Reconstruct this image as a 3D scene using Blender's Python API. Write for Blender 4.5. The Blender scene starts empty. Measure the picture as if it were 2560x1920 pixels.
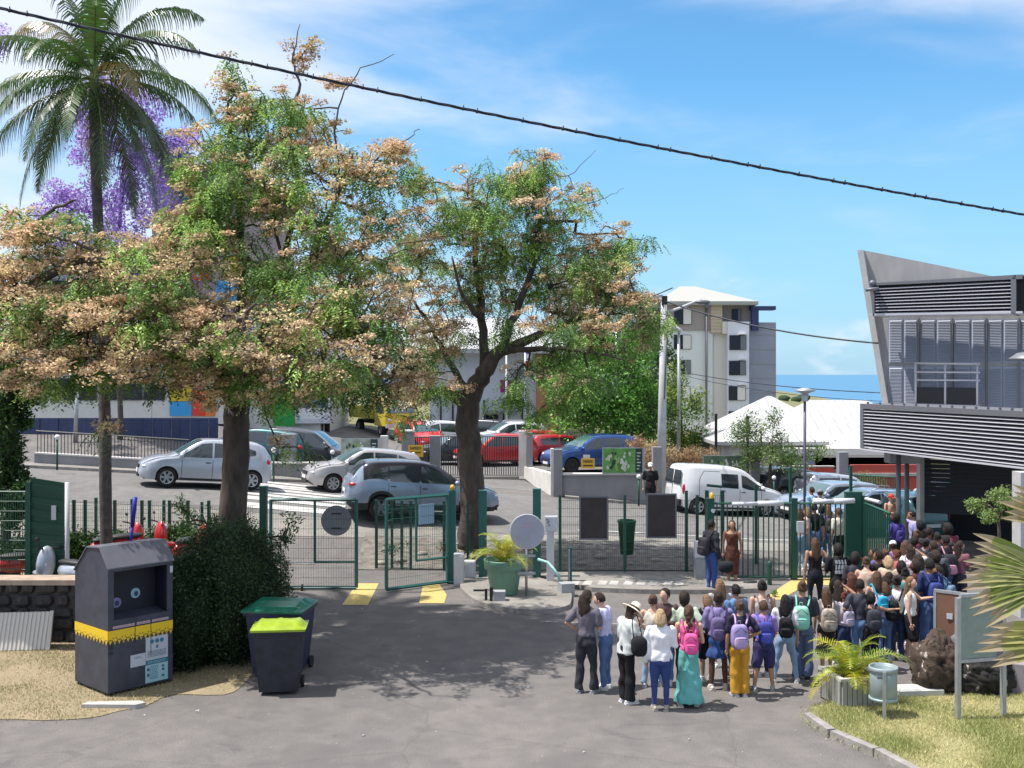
import bpy, bmesh, math, random
import numpy as np
from mathutils import Vector, Matrix, noise, Euler
R = math.radians
PI = math.pi
rnd = random.Random(7)
SC = bpy.context.scene
COL = SC.collection
F = 2700.0            # focal length in photo pixels (2560 wide)
CX, HY = 1280.0, 935.0  # image centre column, horizon row
CH = 5.2              # camera height
cam = bpy.data.cameras.new("camera")
camo = bpy.data.objects.new("camera", cam)
COL.objects.link(camo)
camo.location = (0, 0, CH)
camo.rotation_euler = (R(90), 0, 0)
cam.sensor_width = 36
cam.lens = 36 * F / 2560
cam.shift_y = -25.0 / 2560
cam.clip_start = 0.2
cam.clip_end = 120000
SC.camera = camo
SUN_EL = 66.0
SHD = Vector((1, 0.02, 0)).normalized()      # direction the shadows fall
wo = bpy.data.worlds.new("World")
SC.world = wo
wo.use_nodes = True
nt = wo.node_tree
nt.nodes.clear()
def WN(t, **k):
 n = nt.nodes.new(t)
 for a, b in k.items():
  setattr(n, a, b)
 return n
wout = WN('ShaderNodeOutputWorld'); bg = WN('ShaderNodeBackground')
sky = WN('ShaderNodeTexSky', sky_type='NISHITA', sun_disc=False)
sky.sun_elevation = R(SUN_EL); sky.sun_rotation = R(270)
sky.altitude = 300; sky.air_density = 1.0; sky.dust_density = 0.0; sky.ozone_density = 4.0
bg.inputs[1].default_value = 0.078
tc = WN('ShaderNodeTexCoord')
mp = WN('ShaderNodeMapping'); mp.inputs['Scale'].default_value = (1.6, 1.6, 6.5); mp.inputs['Location'].default_value = (8.2, 5.1, 0.3)
mp.inputs['Rotation'].default_value = (0, R(9), 0)
nz = WN('ShaderNodeTexNoise'); nz.inputs['Scale'].default_value = 1.9; nz.inputs['Detail'].default_value = 7; nz.inputs['Roughness'].default_value = 0.52; nz.inputs['Distortion'].default_value = 0.35
sp = WN('ShaderNodeSeparateXYZ')
def MATH(op, a, b=None, c=None, clamp=False):
 n = WN('ShaderNodeMath', operation=op, use_clamp=clamp)
 for i, v in enumerate((a, b, c)):
  if v is None: continue
  if isinstance(v, (int, float)): n.inputs[i].default_value = v
  else: nt.links.new(v, n.inputs[i])
 return n.outputs[0]
L = nt.links.new
L(tc.outputs['Generated'], mp.inputs[0]); L(mp.outputs[0], nz.inputs[0]); L(tc.outputs['Generated'], sp.inputs[0])
leftness = MATH('MULTIPLY', MATH('SUBTRACT', 0.03, sp.outputs[0]), 0.75)
high = MATH('MULTIPLY', MATH('SUBTRACT', MATH('ADD', sp.outputs[2], MATH('MULTIPLY', sp.outputs[0], 0.25)), 0.348), 5.0)
cov = MATH('ADD', nz.outputs[0], MATH('ADD', MATH('MINIMUM', MATH('MAXIMUM', leftness, -0.05), 0.24), MATH('MINIMUM', MATH('MAXIMUM', high, -0.03), 0.27)))
mr = WN('ShaderNodeMapRange', interpolation_type='SMOOTHSTEP'); mr.inputs['From Min'].default_value = 0.385; mr.inputs['From Max'].default_value = 0.84
mr.inputs['To Max'].default_value = 0.88
L(cov, mr.inputs[0])
nz2 = WN('ShaderNodeTexNoise'); nz2.inputs['Scale'].default_value = 9; nz2.inputs['Detail'].default_value = 6
mp2 = WN('ShaderNodeMapping'); mp2.inputs['Scale'].default_value = (1, 1, 2.4); mp2.inputs['Location'].default_value = (0.2, 0, 0.1)
L(tc.outputs['Generated'], mp2.inputs[0]); L(mp2.outputs[0], nz2.inputs[0])
band = MATH('SUBTRACT', 0.055, MATH('ABSOLUTE', MATH('SUBTRACT', sp.outputs[2], 0.02)))
mr2 = WN('ShaderNodeMapRange', interpolation_type='SMOOTHSTEP'); mr2.inputs['From Min'].default_value = 0.60; mr2.inputs['From Max'].default_value = 0.70; mr2.inputs['To Max'].default_value = 0.4
L(MATH('ADD', nz2.outputs[0], MATH('MULTIPLY', band, 1.6)), mr2.inputs[0])
cf = MATH('MAXIMUM', mr.outputs[0], mr2.outputs[0])
mx = WN('ShaderNodeMix', data_type='RGBA')
hsv = WN('ShaderNodeHueSaturation'); hsv.inputs['Saturation'].default_value = 1.0; hsv.inputs['Value'].default_value = 1.0
tnt = WN('ShaderNodeMix', data_type='RGBA', blend_type='MULTIPLY'); tnt.inputs[0].default_value = 1; tnt.inputs[7].default_value = (1.02, 1.62, 1.74, 1)
L(sky.outputs[0], tnt.inputs[6]); L(tnt.outputs[2], hsv.inputs['Color'])
hz_ = WN('ShaderNodeMix', data_type='RGBA'); hz_.inputs[7].default_value = (3.6, 5.75, 8.0, 1)
L(MATH('MULTIPLY', MATH('SUBTRACT', 0.26, MATH('ABSOLUTE', sp.outputs[2]), clamp=True), 3.4, clamp=True), hz_.inputs[0]); L(hsv.outputs[0], hz_.inputs[6])
L(cf, mx.inputs[0]); L(hz_.outputs[2], mx.inputs[6]); mx.inputs[7].default_value = (8.8, 9.2, 10.3, 1)
L(mx.outputs[2], bg.inputs[0]); L(bg.outputs[0], wout.inputs[0])
sun = bpy.data.lights.new("sun", 'SUN')
suno = bpy.data.objects.new("sun", sun); COL.objects.link(suno)
sun.energy = 5.0; sun.angle = R(0.55); sun.color = (1.0, 0.955, 0.89)
sd = Vector((SHD.x * math.cos(R(SUN_EL)), SHD.y * math.cos(R(SUN_EL)), -math.sin(R(SUN_EL))))
suno.rotation_euler = sd.to_track_quat('-Z', 'Y').to_euler()
suno.location = (-20, 0, 50)
SC.view_settings.view_transform = 'Standard'
SC.view_settings.look = 'None'
SC.view_settings.exposure = 0.5
SC.view_settings.gamma = 1
SC.view_settings.use_curve_mapping = False
SC.cycles.max_bounces = 6
SC.cycles.transparent_max_bounces = 8
SC.cycles.use_adaptive_sampling = True
SC.cycles.adaptive_threshold = 0.02
def lerp_table(xs, zs, x):
 if x <= xs[0]: return zs[0]
 for i in range(1, len(xs)):
  if x <= xs[i]:
   t = (x - xs[i-1]) / (xs[i] - xs[i-1])
   return zs[i-1] + (zs[i] - zs[i-1]) * t
 return zs[-1]
def sstep(a, b, x):
 t = min(1, max(0, (x - a) / (b - a)))
 return t * t * (3 - 2 * t)
HRX = [-60, -30, -17, -10, -4, 2, 8, 14, 30, 60]
HRZ = [3.0, 2.6, 2.1, 1.62, 1.02, 0.5, -0.05, -0.3, -0.8, -1.5]
HLX = [-60, -17, -9, -4, 6, 9, 14, 30]
HLZ = [3.0, 2.6, 1.9, 0.85, 0.7, 0.0, -0.5, -1.0]
def h(x, y):
 road = lerp_table(HRX, HRZ, x)
 lot = lerp_table(HLX, HLZ, x)
 far = min(0.0223 * y - 0.15 * x, -0.01 * y)
 z = road * sstep(28, 33.5, y)
 z = z + (lot - z) * sstep(41.5, 46, y)
 z = z + (far - z) * sstep(75, 300, y)
 return max(z, -58 if y < 1500 else -75)
def PT(px, py, y):
 return Vector(((px - CX) / F * y, y, CH - (py - HY) / F * y))
def G(px, py, dz=0.0):
 k = (py - HY) / F
 y = 4.0; prev = CH - k * y - h((px - CX) / F * y, y) - dz
 while y < 200:
  y2 = y + 0.2
  c = CH - k * y2 - h((px - CX) / F * y2, y2) - dz
  if c <= 0:
   y = y + 0.2 * prev / (prev - c)
   break
  prev = c; y = y2
 x = (px - CX) / F * y
 return Vector((x, y, h(x, y) + dz))
def XZ(px, py, y):
 p = PT(px, py, y); return p.x, p.z
MATS = {}
def M(name, col, rough=0.7, metal=0.0, bump=0.0, bscale=30.0, var=0.0, vscale=4.0, spec=0.5, coat=0.0, alpha=None, trans=0.0, col2=None, attr=None, stretch=None, detail=5.0):
 if name in MATS: return MATS[name]
 m = bpy.data.materials.new(name); m.use_nodes = True
 t = m.node_tree; b = t.nodes['Principled BSDF']
 if len(col) == 3: col = (*col, 1)
 b.inputs['Base Color'].default_value = col
 b.inputs['Roughness'].default_value = rough
 b.inputs['Metallic'].default_value = metal
 b.inputs['Specular IOR Level'].default_value = spec
 b.inputs['Coat Weight'].default_value = coat
 b.inputs['Coat Roughness'].default_value = 0.05
 b.inputs['Transmission Weight'].default_value = trans
 m.diffuse_color = col
 co = None
 def coord(sc):
  nonlocal co
  if co is None:
   co = t.nodes.new('ShaderNodeTexCoord')
  src = co.outputs['Object']
  if stretch:
   mm = t.nodes.new('ShaderNodeMapping'); mm.inputs['Scale'].default_value = stretch
   t.links.new(src, mm.inputs[0]); src = mm.outputs[0]
  n = t.nodes.new('ShaderNodeTexNoise'); n.inputs['Scale'].default_value = sc; n.inputs['Detail'].default_value = detail; n.inputs['Roughness'].default_value = 0.62
  t.links.new(src, n.inputs['Vector'])
  return n
 base = None
 if attr:
  a = t.nodes.new('ShaderNodeAttribute'); a.attribute_name = attr; base = a.outputs['Color']
 if var > 0 or col2:
  n = coord(vscale)
  mixn = t.nodes.new('ShaderNodeMix'); mixn.data_type = 'RGBA'
  c2 = col2 or tuple(max(0, c * (1 - var)) for c in col[:3])
  c1 = col if col2 else tuple(min(1, c * (1 + var)) for c in col[:3])
  mixn.inputs[6].default_value = (*c1[:3], 1); mixn.inputs[7].default_value = (*c2[:3], 1)
  rmp = t.nodes.new('ShaderNodeMapRange'); rmp.inputs['From Min'].default_value = 0.33; rmp.inputs['From Max'].default_value = 0.67
  t.links.new(n.outputs[0], rmp.inputs[0]); t.links.new(rmp.outputs[0], mixn.inputs[0])
  if base is not None:
   m2 = t.nodes.new('ShaderNodeMix'); m2.data_type = 'RGBA'; m2.blend_type = 'MULTIPLY'; m2.inputs[0].default_value = 1
   t.links.new(base, m2.inputs[6]); t.links.new(mixn.outputs[2], m2.inputs[7]); base = m2.outputs[2]
  else: base = mixn.outputs[2]
 if base is not None: t.links.new(base, b.inputs['Base Color'])
 if bump > 0:
  n = coord(bscale)
  bp = t.nodes.new('ShaderNodeBump'); bp.inputs['Strength'].default_value = min(1, bump); bp.inputs['Distance'].default_value = 0.02
  t.links.new(n.outputs[0], bp.inputs['Height']); t.links.new(bp.outputs[0], b.inputs['Normal'])
 MATS[name] = m
 return m
def leaf_mat(name, col, trans=0.35, rough=0.5, spec=0.35):
 if name in MATS: return MATS[name]
 m = bpy.data.materials.new(name); m.use_nodes = True
 t = m.node_tree; b = t.nodes['Principled BSDF']; out = t.nodes['Material Output']
 b.inputs['Roughness'].default_value = rough; b.inputs['Specular IOR Level'].default_value = spec
 a = t.nodes.new('ShaderNodeAttribute'); a.attribute_name = 'tint'
 mul = t.nodes.new('ShaderNodeMix'); mul.data_type = 'RGBA'; mul.blend_type = 'MULTIPLY'; mul.inputs[0].default_value = 1
 mul.inputs[6].default_value = (*col, 1); t.links.new(a.outputs['Color'], mul.inputs[7])
 t.links.new(mul.outputs[2], b.inputs['Base Color'])
 tr = t.nodes.new('ShaderNodeBsdfTranslucent')
 t.links.new(mul.outputs[2], tr.inputs[0])
 ms = t.nodes.new('ShaderNodeMixShader'); ms.inputs[0].default_value = trans
 t.links.new(b.outputs[0], ms.inputs[1]); t.links.new(tr.outputs[0], ms.inputs[2]); t.links.new(ms.outputs[0], out.inputs[0])
 m.diffuse_color = (*col, 1)
 MATS[name] = m
 return m
class MB:
 def __init__(s):
  s.v = []; s.f = []; s.mi = []; s.sm = []
 def add(s, vs, fs, mi=0, smooth=False):
  o = len(s.v)
  s.v.extend([tuple(p) for p in vs])
  for f in fs:
   s.f.append(tuple(i + o for i in f)); s.mi.append(mi); s.sm.append(smooth)
  return s
 def box(s, c, d, rot=0.0, mi=0, M4=None, taper=None):
  cx, cy, cz = c; dx, dy, dz = d[0] / 2, d[1] / 2, d[2] / 2
  vs = []
  for z in (-dz, dz):
   k = 1.0 if (taper is None or z < 0) else taper
   for x, y in ((-dx, -dy), (dx, -dy), (dx, dy), (-dx, dy)):
    x *= k; y *= k
    X = x * math.cos(rot) - y * math.sin(rot); Y = x * math.sin(rot) + y * math.cos(rot)
    p = Vector((cx + X, cy + Y, cz + z))
    vs.append(M4 @ p if M4 else p)
  return s.add(vs, [(3, 2, 1, 0), (4, 5, 6, 7), (0, 1, 5, 4), (1, 2, 6, 5), (2, 3, 7, 6), (3, 0, 4, 7)], mi)
 def cyl(s, p0, p1, r0, r1=None, n=10, mi=0, caps=True, smooth=True):
  p0 = Vector(p0); p1 = Vector(p1); r1 = r0 if r1 is None else r1
  d = (p1 - p0)
  if d.length < 1e-6: return s
  q = d.to_track_quat('Z', 'Y')
  vs = []
  for p, r in ((p0, r0), (p1, r1)):
   for i in range(n):
    a = 2 * PI * i / n
    vs.append(p + q @ Vector((r * math.cos(a), r * math.sin(a), 0)))
  fs = [(i, (i + 1) % n, n + (i + 1) % n, n + i) for i in range(n)]
  s.add(vs, fs, mi, smooth)
  if caps:
   o = len(s.v) - 2 * n
   s.f.append(tuple(o + i for i in reversed(range(n)))); s.mi.append(mi); s.sm.append(False)
   s.f.append(tuple(o + n + i for i in range(n))); s.mi.append(mi); s.sm.append(False)
  return s
 def tube(s, pts, rad, n=8, mi=0, smooth=True, caps=True):
  pts = [Vector(p) for p in pts]
  if not hasattr(rad, '__len__'): rad = [rad] * len(pts)
  o = len(s.v); k = len(pts)
  up = Vector((0, 0, 1)); last = None
  for i, p in enumerate(pts):
   t = (pts[min(i + 1, k - 1)] - pts[max(i - 1, 0)])
   if t.length < 1e-9: t = Vector((0, 0, 1))
   t.normalize()
   if last is None:
    a = t.cross(up)
    if a.length < 0.05: a = t.cross(Vector((1, 0, 0)))
    a.normalize()
   else:
    a = last - t * last.dot(t)
    if a.length < 1e-6: a = t.orthogonal()
    a.normalize()
   last = a; b = t.cross(a)
   for j in range(n):
    an = 2 * PI * j / n
    s.v.append(tuple(p + (a * math.cos(an) + b * math.sin(an)) * rad[i]))
  for i in range(k - 1):
   for j in range(n):
    j2 = (j + 1) % n
    s.f.append((o + i * n + j, o + i * n + j2, o + (i + 1) * n + j2, o + (i + 1) * n + j)); s.mi.append(mi); s.sm.append(smooth)
  if caps:
   s.f.append(tuple(o + j for j in reversed(range(n)))); s.mi.append(mi); s.sm.append(False)
   s.f.append(tuple(o + (k - 1) * n + j for j in range(n))); s.mi.append(mi); s.sm.append(False)
  return s
 def ball(s, c, r, nu=12, nv=8, mi=0, fn=None, q=None):
  c = Vector(c)
  if not hasattr(r, '__len__'): r = (r, r, r)
  vs = []
  for j in range(nv + 1):
   th = PI * j / nv
   for i in range(nu):
    a = 2 * PI * i / nu
    d = Vector((math.sin(th) * math.cos(a), math.sin(th) * math.sin(a), math.cos(th)))
    k = fn(d) if fn else 1.0
    p = Vector((d.x * r[0], d.y * r[1], d.z * r[2])) * k
    if q is not None: p = q @ p
    vs.append(c + p)
  fs = []
  for j in range(nv):
   for i in range(nu):
    a = j * nu + i; b = j * nu + (i + 1) % nu
    fs.append((a, a + nu, b + nu, b))
  return s.add(vs, fs, mi, True)
 def lathe(s, c, prof, n=24, mi=0, smooth=True):
  cx, cy, cz = c; vs = []
  for r, z in prof:
   for i in range(n):
    a = 2 * PI * i / n
    vs.append((cx + r * math.cos(a), cy + r * math.sin(a), cz + z))
  fs = []
  for j in range(len(prof) - 1):
   for i in range(n):
    i2 = (i + 1) % n
    fs.append((j * n + i, j * n + i2, (j + 1) * n + i2, (j + 1) * n + i))
  return s.add(vs, fs, mi, smooth)
 def prism(s, poly, off, mi=0):
  """extrude a 3D polygon by vector off"""
  off = Vector(off); n = len(poly); vs = [Vector(p) for p in poly] + [Vector(p) + off for p in poly]
  fs = [tuple(reversed(range(n))), tuple(range(n, 2 * n))] + [(i, (i + 1) % n, n + (i + 1) % n, n + i) for i in range(n)]
  return s.add(vs, fs, mi)
 def quad(s, a, b, c, d, mi=0):
  return s.add([a, b, c, d], [(0, 1, 2, 3)], mi)
 def mesh(s, name):
  me = bpy.data.meshes.new(name)
  me.from_pydata(s.v, [], s.f)
  me.polygons.foreach_set('material_index', s.mi)
  me.polygons.foreach_set('use_smooth', s.sm)
  me.update()
  return me
 def build(s, name, mats, parent=None, **k):
  me = s.mesh(name)
  if not isinstance(mats, (list, tuple)): mats = [mats]
  for m in mats: me.materials.append(m)
  return link(name, me, parent, **k)
def link(name, me, parent=None, loc=None, rot=None, label=None, cat=None, group=None, kind=None):
 o = bpy.data.objects.new(name, me); COL.objects.link(o)
 if parent is not None: o.parent = parent
 if loc is not None: o.location = loc
 if rot is not None: o.rotation_euler = rot
 return tag(o, label, cat, group, kind)
def tag(o, label=None, cat=None, group=None, kind=None):
 if label: o['label'] = label
 if cat: o['category'] = cat
 if group: o['group'] = group
 if kind: o['kind'] = kind
 return o
def thing(name, label, cat, loc=(0, 0, 0), rz=0.0, group=None):
 o = bpy.data.objects.new(name, None); COL.objects.link(o)
 o.empty_display_size = 0.2
 o.location = loc; o.rotation_euler = (0, 0, rz)
 return tag(o, label, cat, group)
def dup(root, loc=None, rz=None, label=None, group=None, scale=None):
 def cp(o, par):
  c = o.copy(); COL.objects.link(c)
  if par is not None: c.parent = par
  for ch in list(o.children): cp(ch, c)
  return c
 r = cp(root, None)
 if loc is not None: r.location = loc
 if rz is not None: r.rotation_euler = (0, 0, rz)
 if scale is not None: r.scale = scale
 if label: r['label'] = label
 if group: r['group'] = group
 return r
def np_mesh(name, verts, faces, mat, tint=None, smooth=False):
 """verts (N,3), faces (M,k) arrays -> mesh; tint (M,3) per-face colour"""
 me = bpy.data.meshes.new(name)
 nv, nf, k = len(verts), len(faces), faces.shape[1]
 me.vertices.add(nv); me.vertices.foreach_set('co', verts.astype(np.float32).ravel())
 me.loops.add(nf * k); me.loops.foreach_set('vertex_index', faces.astype(np.int32).ravel())
 me.polygons.add(nf)
 me.polygons.foreach_set('loop_start', np.arange(0, nf * k, k, dtype=np.int32))
 try: me.polygons.foreach_set('loop_total', np.full(nf, k, dtype=np.int32))
 except Exception: pass
 if smooth: me.polygons.foreach_set('use_smooth', np.ones(nf, dtype=bool))
 me.update(calc_edges=True)
 if tint is not None:
  at = me.color_attributes.new('tint', 'FLOAT_COLOR', 'CORNER')
  c = np.ones((nf, k, 4), dtype=np.float32); c[:, :, :3] = tint[:, None, :]
  at.data.foreach_set('color', c.ravel())
 me.materials.append(mat)
 return me
GLYPH = {'A': "010101111101101", 'B': "110101110101110", 'C': "111100100100111", 'D': "110101101101110", 'E': "111100110100111",
'F': "111100110100100", 'G': "111100101101111", 'H': "101101111101101", 'I': "111010010010111", 'K': "101110100110101", 'L': "100100100100111",
'M': "101111111101101", 'N': "111101101101101", 'O': "111101101101111", 'P': "111101111100100", 'R': "110101110101101", 'S': "111100111001111",
'T': "111010010010010", 'U': "101101101101111", 'X': "101101010101101", 'Z': "111001010100111", ' ': "0" * 15}
def letters(mb, text, o, ux, uz, w, hgt, mi=0, dn=Vector((0, -0.004, 0))):
 """block letters filling a w x hgt strip from o, drawn as small raised boxes"""
 n = len(text); cw = w / n
 for i, ch in enumerate(text):
  g = GLYPH.get(ch, "0" * 15)
  for k, b in enumerate(g):
   if b == '1':
    cx = (i + 0.08 + (k % 3) * 0.28) * cw; cz = (4 - k // 3) * hgt / 5
    a = o + ux * cx + uz * cz + dn
    mb.quad(a, a + ux * cw * 0.285, a + ux * cw * 0.285 + uz * hgt / 5 * 1.01, a + uz * hgt / 5 * 1.01, mi)
# ================================================================== SETTING
def asphalt(name, c, c2, crack=0.5, vs=0.35):
 m = bpy.data.materials.new(name); m.use_nodes = True; t = m.node_tree; b = t.nodes['Principled BSDF']
 b.inputs['Roughness'].default_value = 0.88; b.inputs['Specular IOR Level'].default_value = 0.3
 co = t.nodes.new('ShaderNodeTexCoord')
 def N(sc, det=6, ro=0.6, dist=0.0):
  n = t.nodes.new('ShaderNodeTexNoise'); n.inputs['Scale'].default_value = sc; n.inputs['Detail'].default_value = det; n.inputs['Roughness'].default_value = ro; n.inputs['Distortion'].default_value = dist
  t.links.new(co.outputs['Object'], n.inputs['Vector']); return n
 def MR(src, a, bb, c0=0.0, c1=1.0):
  n = t.nodes.new('ShaderNodeMapRange'); n.inputs[1].default_value = a; n.inputs[2].default_value = bb; n.inputs[3].default_value = c0; n.inputs[4].default_value = c1
  t.links.new(src, n.inputs[0]); return n.outputs[0]
 def MX(f, a, bb, mode='MIX'):
  n = t.nodes.new('ShaderNodeMix'); n.data_type = 'RGBA'; n.blend_type = mode
  for i, v in ((0, f), (6, a), (7, bb)):
   if isinstance(v, (int, float)): n.inputs[i].default_value = v
   elif isinstance(v, tuple): n.inputs[i].default_value = (*v, 1)
   else: t.links.new(v, n.inputs[i])
  return n.outputs[2]
 base = MX(MR(N(vs, 5, 0.6, 0.6).outputs[0], 0.35, 0.65), c, c2)
 base = MX(1.0, base, MX(MR(N(2.2, 4).outputs[0], 0.4, 0.62), (0.9, 0.9, 0.9), (1.08, 1.07, 1.05)), 'MULTIPLY')
 base = MX(1.0, base, MX(MR(N(60, 3, 0.7).outputs[0], 0.35, 0.65), (0.66, 0.66, 0.67), (1.36, 1.35, 1.33)), 'MULTIPLY')
 vo = t.nodes.new('ShaderNodeTexVoronoi'); vo.feature = 'DISTANCE_TO_EDGE'; vo.inputs['Scale'].default_value = 0.33
 nd = N(1.4, 5); ad = t.nodes.new('ShaderNodeMix'); ad.data_type = 'RGBA'; ad.inputs[0].default_value = 0.22
 t.links.new(co.outputs['Object'], ad.inputs[6]); t.links.new(nd.outputs['Color'], ad.inputs[7]); t.links.new(ad.outputs[2], vo.inputs['Vector'])
 cr = MR(vo.outputs[0], 0.0, 0.006, crack, 0.0)
 base = MX(cr, base, tuple(x * 0.45 for x in c))
 base = MX(MR(N(0.9, 3, 0.5, 1.5).outputs[0], 0.62, 0.80, 0.0, 0.22), base, tuple(x * 0.55 for x in c2))
 base = MX(MR(N(0.55, 2, 0.4, 0.2).outputs[0], 0.62, 0.66, 0.0, 0.16), base, tuple(x * 0.72 for x in c))
 base = MX(MR(N(0.9, 3, 0.5, 1.5).outputs[0], 0.62, 0.80, 0.0, 0.22), base, tuple(x * 0.55 for x in c2))
 base = MX(MR(N(0.55, 2, 0.4, 0.2).outputs[0], 0.62, 0.66, 0.0, 0.16), base, tuple(x * 0.72 for x in c))
 base = MX(MR(N(0.9, 3, 0.5, 1.5).outputs[0], 0.62, 0.80, 0.0, 0.22), base, tuple(x * 0.55 for x in c2))
 base = MX(MR(N(0.55, 2, 0.4, 0.2).outputs[0], 0.62, 0.66, 0.0, 0.16), base, tuple(x * 0.72 for x in c))
 base = MX(MR(N(0.9, 3, 0.5, 1.5).outputs[0], 0.62, 0.80, 0.0, 0.22), base, tuple(x * 0.55 for x in c2))
 base = MX(MR(N(0.55, 2, 0.4, 0.2).outputs[0], 0.62, 0.66, 0.0, 0.16), base, tuple(x * 0.72 for x in c))
 sp_ = MR(N(16, 2, 0.5).outputs[0], 0.755, 0.775)
 base = MX(sp_, base, (0.5, 0.47, 0.42))
 t.links.new(base, b.inputs['Base Color'])
 bp = t.nodes.new('ShaderNodeBump'); bp.inputs['Strength'].default_value = 0.35; bp.inputs['Distance'].default_value = 0.01
 t.links.new(N(70, 4, 0.7).outputs[0], bp.inputs['Height']); t.links.new(bp.outputs[0], b.inputs['Normal'])
 MATS[name] = m
 return m
m_yard = asphalt('yard_asphalt', (0.155, 0.143, 0.138), (0.125, 0.117, 0.115), 0.3)
m_road = asphalt('road_asphalt', (0.17, 0.166, 0.162), (0.145, 0.141, 0.138), 0.3)
m_walk = asphalt('pavement_surface', (0.25, 0.235, 0.215), (0.205, 0.195, 0.18), 0.4, 0.8)
m_conc = M('pale_concrete', (0.40, 0.385, 0.36), 0.85, var=0.22, vscale=1.6, bump=0.3, bscale=25)
m_kerb = M('kerb_concrete', (0.27, 0.25, 0.235), 0.9, var=0.3, vscale=5, bump=0.5, bscale=40)
m_hill = M('hill_grass', (0.11, 0.135, 0.045), 0.95, col2=(0.20, 0.17, 0.08), vscale=0.012)
m_soil = M('dry_soil', (0.29, 0.225, 0.145), 0.95, col2=(0.21, 0.175, 0.10), vscale=1.3, bump=0.6, bscale=18)
m_turf = M('dry_turf', (0.32, 0.28, 0.14), 0.95, col2=(0.21, 0.21, 0.09), vscale=1.1, bump=0.6, bscale=22)
m_yellow = M('yellow_road_paint', (0.60, 0.44, 0.115), 0.75, col2=(0.36, 0.29, 0.13), vscale=14, bump=0.2, bscale=60)
m_white_paint = M('white_road_paint', (0.60, 0.59, 0.57), 0.75, col2=(0.40, 0.39, 0.38), vscale=3)
def axis(lo, hi, step, reach, g=1.35):
 a = list(np.arange(lo, hi + 1e-6, step)); s = step
 while a[-1] < reach: s *= g; a.append(a[-1] + s)
 s = step
 while a[0] > -reach: s *= g; a.insert(0, a[0] - s)
 return a
gx = axis(-20, 20, 0.5, 6000); gy = [v for v in axis(0, 62, 0.5, 9000) if v > -60]
mb = MB(); nx = len(gx)
for y in gy:
 for x in gx: mb.v.append((x, y, h(x, y)))
for j in range(len(gy) - 1):
 for i in range(nx - 1):
  yc = (gy[j] + gy[j+1]) / 2
  mb.f.append((j * nx + i, j * nx + i + 1, (j + 1) * nx + i + 1, (j + 1) * nx + i)); mb.mi.append(1 if yc > 68 else 0); mb.sm.append(True)
mb.build('ground', [m_yard, m_hill], kind='structure')
m_sea = M('sea_water', (0.05, 0.17, 0.30), 0.7, bump=0.1, bscale=0.05, spec=0.5)
sb = MB(); sb.quad((-60000, 300, -60), (60000, 300, -60), (60000, 90000, -60), (-60000, 90000, -60)); sb.build('sea', m_sea, kind='structure')
def sheet(name, rows, dz, mat, kind='structure', sub=6, parent=None):
 """rows: list of (near point, far point) pairs in ground coordinates; follows the terrain"""
 mb = MB(); n = sub + 1
 P = []
 for (a, b) in rows:
  for k in range(n):
   t = k / sub; x = a[0] + (b[0] - a[0]) * t; y = a[1] + (b[1] - a[1]) * t
   P.append((x, y, h(x, y) + dz))
 fs = [(j * n + k, (j + 1) * n + k, (j + 1) * n + k + 1, j * n + k + 1) for j in range(len(rows) - 1) for k in range(sub)]
 mb.add(P, fs, 0, True)
 return mb.build(name, mat, parent, kind=kind)
def interp_rows(a, b, xs):
 """a,b polylines as (x,y) functions sampled at xs"""
 return [((x, lerp_table([p[0] for p in a], [p[1] for p in a], x)), (x, lerp_table([p[0] for p in b], [p[1] for p in b], x))) for x in xs]
NEAR = [(-40, 31.5), (-14, 31.8), (-4, 32), (0, 31.6), (6, 33), (12, 34.5), (24, 40), (45, 60)]
FARK = [(-40, 36), (-17, 36), (-9, 37.2), (-4, 40), (0, 40.6), (4, 40.6), (8, 43.8), (14, 49), (24, 58), (45, 90)]
xs = list(np.arange(-40, 45.1, 1.0))
sheet('road', interp_rows(NEAR, FARK, xs), 0.012, m_road, sub=12)
FARK2 = [(p[0], p[1] + (0.9 if p[0] < -5 else 1.2)) for p in FARK]
def raised(name, rows, top, mat, kmat):
 mb = MB(); sub = 3; n = sub + 1; P = []
 for (a, b) in rows:
  for k in range(n):
   t = k / sub; x = a[0] + (b[0] - a[0]) * t; y = a[1] + (b[1] - a[1]) * t
   P.append((x, y, h(x, y) + top))
 mb.add(P, [(j * n + k, (j + 1) * n + k, (j + 1) * n + k + 1, j * n + k + 1) for j in range(len(rows) - 1) for k in range(sub)], 0, True)
 for side in (0, 1):
  Q = []
  for r in rows:
   p = r[side]; Q += [(p[0], p[1], h(p[0], p[1]) - 0.1), (p[0], p[1], h(p[0], p[1]) + top)]
  mb.add(Q, [(2 * j, 2 * j + 2, 2 * j + 3, 2 * j + 1) for j in range(len(rows) - 1)], 1)
 return mb.build(name, [mat, kmat], kind='structure')
raised('far_pavement', interp_rows(FARK, FARK2, [x for x in xs if x <= -2.6]), 0.11, m_walk, m_kerb)
raised('far_pavement', interp_rows(FARK, FARK2, [x for x in xs if x >= 1.4]), 0.11, m_walk, m_kerb)
sheet('parking_lot', interp_rows([(-8, 42.2), (-3, 42.2), (1.4, 42.2), (6, 43)], [(-8, 74), (6, 74)], list(np.arange(-8, 8.6, 1.0))), 0.008, m_road, sub=24)
NEARV = [(-40, 29.6), (-7.5, 29.8), (-7.4, 30.6), (6, 31.4), (12, 32.8), (24, 37), (45, 56)]
sheet('near_pavement', interp_rows(NEARV, [(p[0], p[1] - 0.02) for p in NEAR], xs), 0.01, m_walk, sub=6)
m_litter_shade = M('leaf_litter_and_shade', (0.10, 0.085, 0.068), 0.95, col2=(0.22, 0.20, 0.175), vscale=5, bump=0.7, bscale=25)  # mottle mixes leaf litter with dappled tree shade, both put into the colour
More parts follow.
